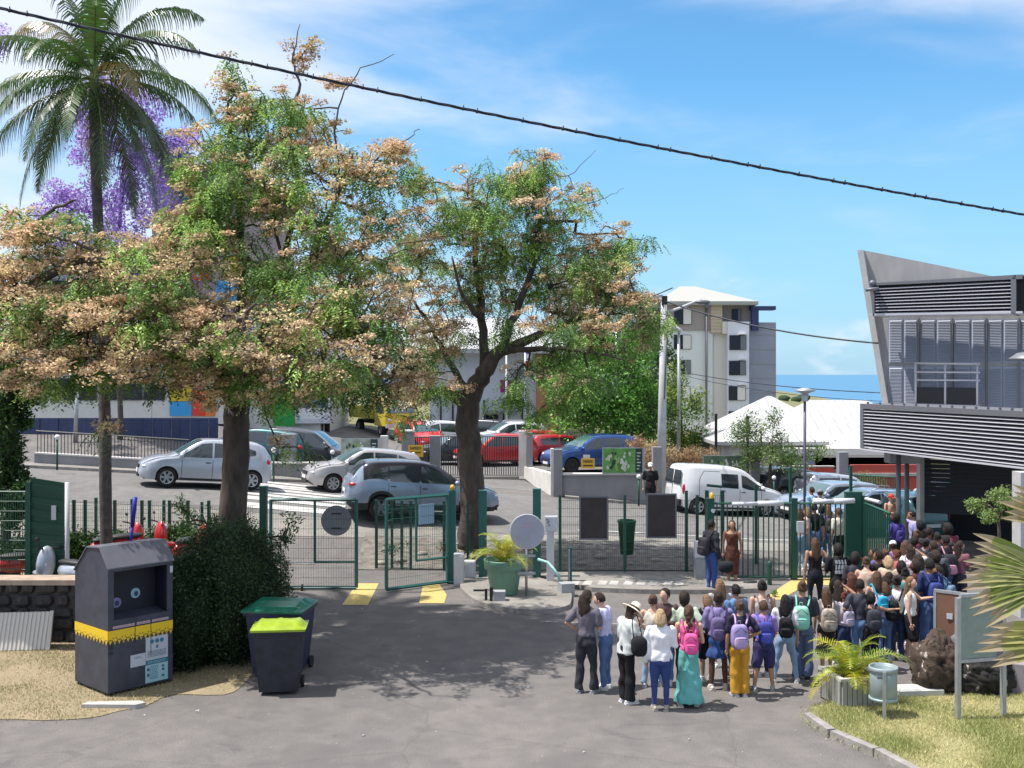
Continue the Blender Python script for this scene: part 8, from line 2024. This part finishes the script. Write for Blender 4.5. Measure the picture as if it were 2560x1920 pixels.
for a0, a1 in ((.07, .40), (.43, .64), (.67, .93)):
 l_ = front('warning_label', wx * a0, wx * a1, 1.085, 1.125, m_lbl, .007, .004)
 mb = MB()
 for i in range(int((a1 - a0) * 40)):
  c = L3(wx * (a0 + .012) + i * wx * .024, -.0115, 1.097); mb.quad(c, c + ux * .012, c + ux * .012 + V3(0, 0, .012), c + V3(0, 0, .012))
 mb.build('label_text', M('red_ink', (.35, .03, .03), .6), l_)
m_pap = M('poster_paper', (.45, .47, .52), .5); m_tealp = M('poster_teal', (.02, .16, .24), .5); m_lblu = M('poster_pale_blue', (.33, .52, .56), .5); m_inkb = M('poster_ink', (.03, .10, .15), .5)
ps1 = front('info_poster', wx * .57, wx * .92, .46, .84, m_pap, .007, .005); front('poster_band', wx * .565, wx * .925, .385, .457, m_tealp, .008, .005, ps1); ps2 = front('info_poster', wx * .565, wx * .92, .09, .382, m_lblu, .007, .005)
ps3 = front('small_poster', wx * .335, wx * .565, .40, .60, m_pap, .008, .005)
mb = MB()
for a in (.665, .745, .82):
 mb.prism([L3(wx * a + .035 * math.cos(k), -.0125, .765 + .035 * math.sin(k)) for k in [2 * PI * i / 14 for i in range(14)]], uy * -.003)
mb.prism([L3(wx * .745 + .02 * math.cos(k), -.0125, .67 + .03 * math.sin(k)) for k in [2 * PI * i / 10 for i in range(10)]], uy * -.003)
mb.build('poster_icons', m_tealp, ps1)
def textlines(par, a0, a1, z1, rows, dz, mat, out, seed):
 rg = random.Random(seed); mb = MB()
 for r in range(rows):
  a = a0
  while a < a1 - .01:
   w = rg.uniform(.008, .03); e = min(a + w, a1); c0 = L3(wx * a, -out, z1 - r * dz); mb.quad(c0, c0 + ux * wx * (e - a), c0 + ux * wx * (e - a) + V3(0, 0, dz * .4), c0 + V3(0, 0, dz * .4)); a = e + .008
 mb.build('text_lines', mat, par)
textlines(ps1, .60, .89, .60, 5, .022, m_inkb, .014, 1); textlines(ps1, .60, .88, .43, 2, .024, m_lblu, .0145, 2); textlines(ps2, .63, .76, .35, 9, .026, m_tealp, .0125, 3); textlines(ps3, .39, .50, .555, 2, .02, m_inkb, .0145, 4)
mb = MB()
for z in (.31, .22): mb.prism([L3(wx * .605 + .022 * math.cos(k), -.0125, z + .03 * math.sin(k)) for k in [2 * PI * i / 9 for i in range(9)]], uy * -.003)
for z in (.33, .27, .17): mb.prism([L3(wx * .84 + .024 * math.cos(k), -.0125, z + .02 * math.sin(k)) for k in [2 * PI * i / 9 for i in range(9)]], uy * -.003)
mb.build('poster_icons', m_inkb, ps2)
mb = MB(); mb.box(L3(.045, -.02, .80), (.05, .03, .05), math.atan2(ux.y, ux.x)); mb.box(L3(.045, -.02, .70), (.05, .03, .03), math.atan2(ux.y, ux.x)); mb.build('lock', m_trim, t)
front('white_tag', wx * .955, wx * 1.0, 1.86, 1.97, m_pap, .006, .006)
for a, b in ((.05, .08), (wx - .1, .08), (.05, wy - .1), (wx - .1, wy - .1)): mb = MB(); mb.box(L3(a, b, .03), (.08, .08, .08)); mb.build('foot', m_trim, t)
def wheelie(label, X, Y, rz, bodym, lidm, Hh=1.0, w=.56, d=.62, ribs=True, big=False):
 t = thing('wheelie_bin', label, 'bin', (X, Y, 0.0), rz, 'wheelie bins beside the hedge'); k = Hh
 mb = MB(); P = []
 for z, f in ((.06, .78), (k * .55, .90), (k * .9, .98), (k * .9, 1.06), (k * .97, 1.06)):
  for x, y in ((-.5, -.5), (-.3, -.53), (.3, -.53), (.5, -.5), (.5, .5), (-.5, .5)): P.append((x * w * f, y * d * f, z))
 n = 6; fs = [(j * n + i, j * n + (i + 1) % n, (j + 1) * n + (i + 1) % n, (j + 1) * n + i) for j in range(4) for i in range(n)] + [tuple(reversed(range(n))), tuple(range(4 * n, 5 * n))]
 mb.add(P, fs); mb.build('body', bodym, t)
 mb = MB(); nx_, ny_ = 14, 8; P = []
 for j in range(ny_ + 1):
  for i in range(nx_ + 1):
   x = (-.54 + 1.08 * i / nx_) * w; y = (-.60 + 1.16 * j / ny_) * d; e = min(1, min(i, nx_ - i) / 2) * min(1, min(j, ny_ - j) / 1.5)
   z = k * .975 + .05 * e + .045 * math.sin(PI * j / ny_) * e + (.016 * (j % 2) * e if ribs and big else .012 * (1 if i % 5 == 2 else 0) * e)
   P.append((x, y, z))
 m_ = nx_ + 1; mb.add(P, [(j * m_ + i, j * m_ + i + 1, (j + 1) * m_ + i + 1, (j + 1) * m_ + i) for j in range(ny_) for i in range(nx_)], 0, not big)
 mb.box((0, -.60 * d, k * .962), (1.08 * w, .02, .035)); mb.box((-.54 * w, -.02 * d, k * .965), (.02, 1.12 * d, .03)); mb.box((.54 * w, -.02 * d, k * .965), (.02, 1.12 * d, .03)); mb.build('lid', lidm, t)
 for s in (-1, 1):
  mb = MB(); mb.cyl((s * w * .43 - .025, d * .42, .1), (s * w * .43 + .025, d * .42, .1), .1, n=16); mb.build('wheel', m_tyre, t)
 mb = MB(); mb.tube([(-w * .4, d * .5, k * .9), (-w * .4, d * .62, k * .96), (w * .4, d * .62, k * .96), (w * .4, d * .5, k * .9)], .015, n=6); mb.build('handle', bodym, t)
 return t
m_wb = M('bin_dark_plastic', (.014, .016, .026), .5, var=.4, vscale=5); m_wbl = M('bin_blue_plastic', (.018, .026, .07), .45); m_lime = M('lid_lime', (.26, .36, .02), .35, var=.15, vscale=6); m_lg = M('lid_green', (.012, .14, .085), .28, var=.2, vscale=6)
q = G(690, 1742); wheelie('dark wheelie bin with a lime yellow lid, nearest the yard', q.x, q.y + .3, R(6), m_wb, m_lime, 1.11, .80, .58)
q = G(690, 1700); wheelie('blue wheelie bin with ribbed green lid directly behind the lime lidded bin', q.x - .02, q.y + .5, R(-6), m_wbl, m_lg, 1.2, .98, .9, True, True)
m_stone = M('basalt_stone', (.07, .062, .062), .9, col2=(.035, .032, .035), vscale=4, bump=.8, bscale=18); m_mortar = M('mortar', (.075, .068, .063), .95, bump=.4)
wy_ = 20.9; x0 = -13; x1 = -6.2
sw = thing('stone_wall', 'dark basalt retaining wall with a pale coping behind the clothing bin', 'wall', (x1, wy_, 0))
mb = MB(); mb.box(((x0 - x1) / 2, .25, .5), (x1 - x0, .38, 1.2)); mb.build('mortar_core', m_mortar, sw)
rg_ = random.Random(9); stm = []
for v in range(8):
 mb = MB(); mb.ball((0, 0, 0), (.5, .5, .5), 8, 6, fn=lambda d: 1.0 / (abs(d.x) ** 4 + abs(d.y) ** 4 + abs(d.z) ** 4) ** .25 * (1 + .18 * noise.noise(Vector(d) * 2 + Vector((v * 5, 0, 0))))); me = mb.mesh('stone'); me.materials.append(m_stone)
 for p in me.polygons: p.use_smooth = False
 stm.append(me)
z = .0; row = 0
while z < 1.05:
 hh_ = rg_.uniform(.2, .3); x = -.05 + (row % 2) * .12
 while x > (max(x0, -11.2) - x1):
  w = rg_.uniform(.26, .5); o = link('stone', stm[rg_.randrange(8)], sw, loc=(x - w / 2, .055 + rg_.uniform(-.015, .015), z + hh_ / 2)); o.scale = ((w - .03), .2, (hh_ - .03)); x -= w
 z += hh_; row += 1
mb = MB(); mb.box(((x0 - x1) / 2, .22, 1.17), (x1 - x0 + .05, .55, .1)); mb.build('coping', M('pale_warm_coping', (.36, .28, .22), .9, var=.2, vscale=4, bump=.4), sw)  # coping paler and warmer than the dark stones
mb = MB(); mb.box(((x0 + x1) / 2, 23.3, .26), (x1 - x0 + .0, 4.2, .52)); mb.build('terrace', m_soil, kind='structure')
cs = thing('corrugated_sheet', 'white ribbed sheet leaning against the stone wall at the left edge', 'panel'); m_sheet = M('white_ribbed_sheet', (.58, .55, .52), .6)
a = PT(-60, HY, 20.2); b = PT(118, HY, 20.35); n = 34
mb = MB(); zt0 = .78; zb0 = .22
for i in range(n):
 p = a.lerp(b, i / n); q2 = a.lerp(b, (i + 1) / n); o_ = .02 if i % 2 else 0
 mb.prism([V3(p.x, p.y - .05 + o_, zb0 - .2), V3(q2.x, q2.y - .05 + o_, zb0 - .2), V3(q2.x, q2.y + .18 + o_, zt0 - .1), V3(p.x, p.y + .18 + o_, zt0 - .1)], (0, .03, 0))
mb.build('ribbed_face', m_sheet, cs)
mb = MB(); mb.prism([V3(b.x, b.y - .08, zb0 - .2), V3(b.x + .07, b.y - .06, zb0 - .2), V3(b.x + .04, b.y + .18, zt0 - .08), V3(b.x - .02, b.y + .16, zt0 - .08)], (0, .04, 0)); mb.build('edge_trim', m_sheet, cs)
gp = thing('green_panel_gate', 'solid dark green ribbed gate panel with a white tag at the left', 'gate'); W = Wall(76, 22.4, 160, 22.4)
for i in range(16):
 mb = MB(); W.poly(mb, [(76, 1194 + i * 15.6), (160, 1207 + i * 15), (160, 1207 + (i + .97) * 15), (76, 1194 + (i + .97) * 15.6)], (.02 if i % 2 else 0), .03); mb.build('slat', M('panel_green', (.004, .05, .028), .55), gp)
mb = MB(); W.rect(mb, 128, 1264, 140, 1300, .05, .01); mb.build('white_tag', m_pap, gp)
mb = MB(); p = PT(168, HY, 22.3); mb.cyl((p.x, p.y, .52), (p.x, p.y, PT(0, 1206, 22.3).z), .045, n=10); mb.build('white_post', m_cab, gp)
tf = thing('mesh_fence', 'dark green mesh fence at the far left edge, above the stone wall', 'fence'); a = PT(-120, HY, 22.6); b = PT(74, HY, 22.5)
mesh_panel(tf, a, b, .52, 2.75, mat=m_green, r=.008); post(tf, PT(72, HY, 22.4), .52, 2.95, .1); post(tf, PT(-40, HY, 22.5), .52, 2.8, .08)
p = PT(18, 1445, 21.7); scooter('red scooter at the far left edge above the stone wall', p.x - .1, 23.3, .52, R(20), p_red)
p = PT(140, 1440, 22.0); scooter('silver and black scooter between the green panel and the clothing bin', p.x + .05, 21.9, .60, R(150), p_silver)
p = PT(305, 1360, 24.6); scooter('red scooter leaning by the blue paddle above the clothing bin', p.x, 24.4, .74, R(60), p_red); p = PT(365, 1360, 24.9); scooter('red and white scooter behind the clothing bin roof, right of the blue paddle', p.x, 24.6, .76, R(40), p_red); p = PT(480, 1350, 25.1); scooter('red scooter half hidden in the dark plants', p.x, 25.1, .6, R(75), p_red)
mb = MB(); a = PT(325, 1375, 24.2); b = PT(338, 1243, 24.2); mb.cyl(a, a.lerp(b, .45), .035, .04, n=8); mb.cyl(a.lerp(b, .45), b, .05, .055, n=8); mb.build('blue_pole', M('royal_blue', (.015, .02, .33), .5), label='slanting royal blue pole among the red scooters', cat='pole')
m_gb = M('rubble', (.30, .27, .23), .9, var=.2)
for i in range(18):
 x = rnd.uniform(-4, 4.4); y = rnd.uniform(28.6, 30.6); w = rnd.uniform(.08, .22); mb = MB(); mb.ball((0, 0, w * .2), (w, w * .7, w * .4), 7, 5, fn=lambda d: 1 + .2 * noise.noise(Vector(d) * 2 + Vector((i, 0, 0)))); mb.build('rubble_stone', m_gb, loc=(x, y, h(x, y)), label='loose pale stone in the planting strip', cat='stone', group='loose stones in the planting strip')
m_pot = M('sage_green_pot', (.15, .29, .21), .5, var=.08, vscale=3); q = G(1260, 1502); q.z = .1
t = thing('plant_pot', 'large sage green plant pot with a thick rim on the island', 'plant pot', (q.x, q.y + .32, .1)); k = 2700 / (q.y + .32)
mb = MB(); mb.lathe((0, 0, 0), [(0, 0), (.30, 0), (.315, .02), (.395, .56), (.41, .575), (.445, .59), (.455, .60), (.475, .78), (.475, .80), (.455, .805), (.44, .79), (.42, .72), (0, .70)], 40); mb.build('pot', m_pot, t)
mb = MB(); mb.lathe((0, 0, 0), [(.42, .705), (.2, .73), (0, .735)], 20); mb.build('soil', M('potting_soil', (.05, .035, .025), 1.0, bump=.8), t)
YG = [(.42, .42, .03), (.28, .34, .03), (.50, .42, .08), (.18, .27, .03)]
areca('yellowish palm growing in the sage green pot', (q.x - .02, q.y + .32, .82), 26, 1.0, 4, YG)
YS = q.y + .1; p = PT(1318, HY, YS)
t = thing('round_sign', 'round white sign seen on a thin grey post right of the green pot', 'sign'); mb = MB(); mb.cyl((p.x - .02, YS, .1), (p.x - .02, YS, 1.6), .03, n=10); mb.build('post', m_galv, t)
c = PT(1318, 1328, YS); mb = MB(); mb.cyl((c.x, YS - .06, c.z), (c.x, YS - .035, c.z), .385, n=44); mb.build('disc', M('white_sign_face', (.42, .42, .50), .5, col2=(.36, .36, .44), vscale=3), t)
mb = MB(); mb.lathe((0, 0, 0), [(.385, -.01), (.40, -.012), (.402, .012), (.385, .012)], 44); mb.v = [(c.x + x, YS - .048 + z_, c.z + y) for x, y, z_ in mb.v]; mb.build('rim', m_cab, t)
mb = MB(); [mb.add([V3(c.x - .14 + .055 * q + (.03 if r_ else 0) + x, YS - .062, c.z + .08 + r_ * .08 + z + .008 * math.sin(q * 5)) for x, z in ((0, 0), (.04, .005), (.045, .05), (.03, .06), (.02, .03), (.005, .055))], [tuple(range(6))]) for r_ in range(2) for q in range(5)]; mb.build('faded_lettering', M('faded_red', (.47, .33, .40), .6), t)
for zz, l_ in ((.62, .42), (1.02, .42)): mb = MB(); mb.box((p.x - .02, YS - .04, zz + (0.0)), (l_, .04, .05)); mb.build('cross_bar', m_galv, t)
m_rib = M('grey_ribbed_concrete', (.30, .295, .27), .85, var=.1, vscale=3, bump=.2)
A = PT(2104, HY, 16.7); A.z = 0; hp2 = .44
t = thing('ribbed_planter', 'square ribbed concrete planter with a yellow palm at the lawn edge', 'planter', A)
w1 = .66; w2 = .72; e1 = Vector((math.cos(R(9.7)), math.sin(R(9.7)), 0)); e2 = Vector((-e1.y, e1.x, 0))
def pl(a, b, z): return e1 * a + e2 * b + V3(0, 0, z)
for (f, w, nrm) in ((lambda s: pl(s, 0, 0), w1, -e2), (lambda s: pl(0, s, 0), w2, -e1), (lambda s: pl(s, w2, 0), w1, e2), (lambda s: pl(w1, s, 0), w2, e1)):
 n = round(w / .085)
 for i in range(n):
  a = f(w * i / n + .006); b = f(w * (i + 1) / n - .006); mb = MB(); mb.prism([a + V3(0, 0, .03), b + V3(0, 0, .03), b + V3(0, 0, hp2), a + V3(0, 0, hp2)], nrm * .03); mb.build('rib', m_rib, t)
mb = MB(); mb.prism([pl(.004, .004, .03), pl(w1 - .004, .004, .03), pl(w1 - .004, w2 - .004, .03), pl(.004, w2 - .004, .03)], (0, 0, hp2 - .13)); mb.build('core', m_rib, t)
for a, b, c_, d_ in ((-.03, -.03, w1 + .03, .05), (-.03, w2 - .05, w1 + .03, w2 + .03), (-.03, .052, .05, w2 - .052), (w1 - .05, .052, w1 + .03, w2 - .052)):
 mb = MB(); mb.prism([pl(a, b, hp2 + .002), pl(c_, b, hp2 + .002), pl(c_, d_, hp2 + .002), pl(a, d_, hp2 + .002)], (0, 0, .045)); mb.build('rim', M('planter_rim', (.42, .41, .37), .85, var=.1), t)
cpl = A + pl(w1 * .5, w2 * .45, hp2 - .03)
mb = MB(); mb.ball(pl(w1 * .5, w2 * .5, hp2 - .08), (w1 * .45, w2 * .45, .09), 12, 6); mb.build('soil', MATS['potting_soil'], t)
YG2 = [(.44, .46, .02), (.30, .38, .03), (.40, .36, .03), (.20, .30, .03)]
areca('bright yellow green palm in the ribbed planter', cpl, 28, .92, 8, YG2, lean=[(PI, .45, 1.1), (2.8, .8, 1.1), (.1, .75, 1.25), (-.2, 1.0, 1.2), (3.4, .2, 1.0), (-.4, .1, .8), (.4, .3, .9)])
q = G(2216, 1803); t = thing('litter_can', 'round pale grey metal litter can on a post beside the planter', 'bin', (q.x, q.y, .05)); m_can = M('can_grey', (.27, .33, .34), .5, .25, var=.1, vscale=4)
cx_ = -.10 + .02
mb = MB(); mb.lathe((0, .12, 0), [(0, .25), (.165, .25), (.175, .26), (.175, .70), (.168, .71), (.16, .70), (.158, .30), (0, .30)], 32); mb.build('can_body', m_can, t)
mb = MB(); mb.lathe((0, .12, 0), [(.176, .66), (.19, .665), (.192, .73), (.182, .74), (.17, .735), (.17, .66)], 32); mb.build('top_ring', m_can, t)
mb = MB(); mb.lathe((0, .12, 0), [(.176, .235), (.192, .24), (.192, .275), (.176, .28)], 32); mb.lathe((0, .12, 0), [(0, .236), (.17, .236)], 32); mb.build('base_ring', m_can, t)
mb = MB(); mb.box((-.055, -.08, .355), (.04, .025, .71)); mb.build('post', m_galv, t); mb = MB(); mb.cyl((.19, .14, 0), (.19, .14, .7), .006, n=5); mb.build('rod', m_galv, t)
mb = MB(); mb.box((-.10, -.066, .62), (.09, .012, .035)); mb.build('label_plate', m_frame, t)
t.scale = (1.12, 1.12, 1.0)
q = G(2280, 1745); mb = MB(); mb.box((q.x + .1, q.y + .1, .09), (.75, .4, .1), .12); mb.build('concrete_slab', M('pale_slab', (.45, .45, .43), .85, var=.08), label='flat pale concrete slab between litter can and boulder', cat='slab')
q = G(2575, 1738); mb = MB(); mb.box((q.x + .2, q.y, .1), (.7, .4, .12), -.05); mb.build('concrete_slab', MATS['pale_slab'], label='pale concrete slab cut by the right edge of the photo', cat='slab')
def rockmat(nm, c1, c2):
 m = M(nm, c1, .95, col2=c2, vscale=2.6, bump=1.0, bscale=14, spec=.12); t_ = m.node_tree; b_ = t_.nodes['Principled BSDF']; src = b_.inputs['Base Color'].links[0].from_socket
 for sc, lo, hi, cc in ((7, .56, .62, (.02, .018, .018)), (5, .64, .68, (.45, .40, .36))):
  n = t_.nodes.new('ShaderNodeTexNoise'); n.inputs['Scale'].default_value = sc; n.inputs['Detail'].default_value = 6; co = t_.nodes.new('ShaderNodeTexCoord'); mp_ = t_.nodes.new('ShaderNodeMapping'); mp_.inputs['Location'].default_value = (sc, sc, 1); t_.links.new(co.outputs['Object'], mp_.inputs[0]); t_.links.new(mp_.outputs[0], n.inputs['Vector'])
  r_ = t_.nodes.new('ShaderNodeMapRange'); r_.inputs[1].default_value = lo; r_.inputs[2].default_value = hi; t_.links.new(n.outputs[0], r_.inputs[0]); x = t_.nodes.new('ShaderNodeMix'); x.data_type = 'RGBA'; x.inputs[7].default_value = (*cc, 1); t_.links.new(r_.outputs[0], x.inputs[0]); t_.links.new(src, x.inputs[6]); src = x.outputs[2]
 t_.links.new(src, b_.inputs['Base Color']); return m
m_rock = rockmat('lava_rock', (.045, .035, .029), (.11, .08, .062)); m_rock2 = rockmat('dark_lava_rock', (.022, .022, .022), (.06, .055, .05))
def rock(name, label, px, pb, w, d, hh_, seed, mat, lean=0.0, sp=1.7):
 q = G(px, pb); mb = MB()
 def f(v):
  v = Vector(v); return 1 + .30 * noise.noise(v * 1.3 + Vector((seed, 0, 0))) + .2 * abs(noise.noise(v * 3.3 + Vector((0, seed, 0)))) + .12 * noise.noise(v * 8) - .1 * abs(noise.noise(v * 14))
 mb.ball((0, d * .4, hh_ * .42), (w / 2, d / 2, hh_ * .58), 56, 40, fn=f); mb.v = [(x + lean * z_, y, max(z_, 0)) for x, y, z_ in mb.v]
 return mb.build(name, mat, label=label, cat='rock', loc=(q.x, q.y, .03))
rock('boulder', 'tall brown lava boulder left of the green noticeboard', 2356, 1743, .72, .8, .92, 3.3, m_rock, .05)
rock('boulder', 'low dark lava boulder behind the green noticeboard legs', 2468, 1745, 1.05, .8, .68, 8.1, m_rock2, 0)
a = G(2395, 1806); b = G(2508, 1796); a.z = b.z = 0
t = thing('noticeboard', 'grey green noticeboard on two square steel legs standing on the turf', 'noticeboard', a); d = (b - a); wl = d.length; d.normalize(); n_ = Vector((d.y, -d.x, 0)); rz_ = math.atan2(d.y, d.x)
zt2 = CH - (1488 - HY) / F * a.y; zb2 = CH - (1653 - HY) / F * a.y
for s, l_ in ((0, -.02), (wl, .0)):
 mb = MB(); p = d * s; mb.box((p.x, p.y, zt2 / 2 + l_), (.065, .065, zt2 + 2 * l_), rz_); mb.build('leg', m_galv, t)
c = d * wl / 2
for zz, nm in ((zt2 - .01, 'top_rail'), (zb2, 'bottom_rail')): mb = MB(); mb.box((c.x, c.y, zz), (wl - .068, .06, .05), rz_); mb.build(nm, m_galv, t)
mb = MB(); mb.box((c.x, c.y, (zt2 + zb2) / 2), (wl - .07, .022, zt2 - zb2 - .06), rz_); mb.build('panel', M('grey_green_felt', (.22, .27, .24), .75, var=.12, vscale=5), t)
mb = MB(); e = d * (wl - .085); mb.box((e.x + n_.x * .014, e.y + n_.y * .014, (zt2 + zb2) / 2), (.07, .006, zt2 - zb2 - .07), rz_); mb.build('dark_edge', m_frame, t)
a = PT(2338, HY, 19.3); b = PT(2500, HY, 18.6); a.z = b.z = 0; zt3 = CH - (1476 - HY) / F * 19.3
t = thing('noticeboard', 'brown cork noticeboard with a white paper scrap behind the boulders', 'noticeboard', a); d = b - a; wl = d.length; d.normalize(); rz_ = math.atan2(d.y, d.x); n_ = Vector((d.y, -d.x, 0))
c = d * wl / 2; mb = MB(); mb.box((c.x, c.y, zt3 - .52), (wl - .05, .03, 1.0), rz_); mb.build('panel', M('cork_brown', (.17, .085, .055), .85, var=.12, vscale=4), t)
mb = MB(); mb.box((c.x, c.y, zt3), (wl + .04, .05, .05), rz_); mb.build('top_rail', m_galv, t)
for s in (0, wl): mb = MB(); p = d * s; mb.box((p.x, p.y, zt3 / 2 - .015), (.05, .05, zt3 - .03), rz_); mb.build('leg', m_galv, t)
p = d * .26 + n_ * .03; mb = MB(); mb.box((p.x, p.y, zt3 - .42), (.1, .012, .1), rz_ + .1); mb.build('paper_scrap', m_pap, t)
mb = MB(); a = PT(2465, HY, 17.6); b = PT(2700, HY, 17.0); mb.prism([V3(a.x, a.y, 0), V3(b.x, b.y, 0), V3(b.x, b.y, .52), V3(a.x, a.y, .52)], (0, .8, 0)); mb.build('planter_wall', M('mauve_render', (.25, .22, .24), .85, var=.1), label='low mauve rendered planter wall at the right edge', cat='wall')
q = PT(2450, HY, 18.4); mb = MB(); mb.ball((q.x, q.y, .55), (.42, .3, .5), 20, 14, fn=lambda d: 1 + .25 * noise.noise(Vector(d) * 2.2 + Vector((4, 0, 0))) + .1 * noise.noise(Vector(d) * 6)); mb.build('tarpaulin_bundle', M('grey_tarpaulin', (.20, .20, .22), .5, var=.15), label='crumpled grey tarpaulin bundle behind the brown noticeboard', cat='tarpaulin')
q = G(1990, 1492)
mb = MB(); q = G(1830, 1478); mb.ball((q.x + .55, q.y + .5, .12), (.18, .08, .05), 10, 6); mb.build('shoe_litter', m_trim, label='dark object lying on the pavement right of the woman in brown', cat='litter')
for i in range(26):
 px = rnd.uniform(760, 2000); py = rnd.uniform(1500, 1900); q = G(px, py);
 if i > 20: q = G(rnd.uniform(40, 500), rnd.uniform(1680, 1800))
 mb = MB(); w = rnd.uniform(.015, .035); mb.prism([V3(0, 0, .008), V3(w, 0, .012), V3(w * .8, w, .008), V3(-.2 * w, w * .7, .02)], (0, 0, .003)); mb.build('litter_scrap', m_pap if i % 3 else m_sheet, loc=(q.x, q.y, .03 if i > 20 else .002), rot=(0, 0, rnd.uniform(0, 6)), label='tiny pale scrap lying on the ground', cat='litter', group='tiny pale scraps on the ground')
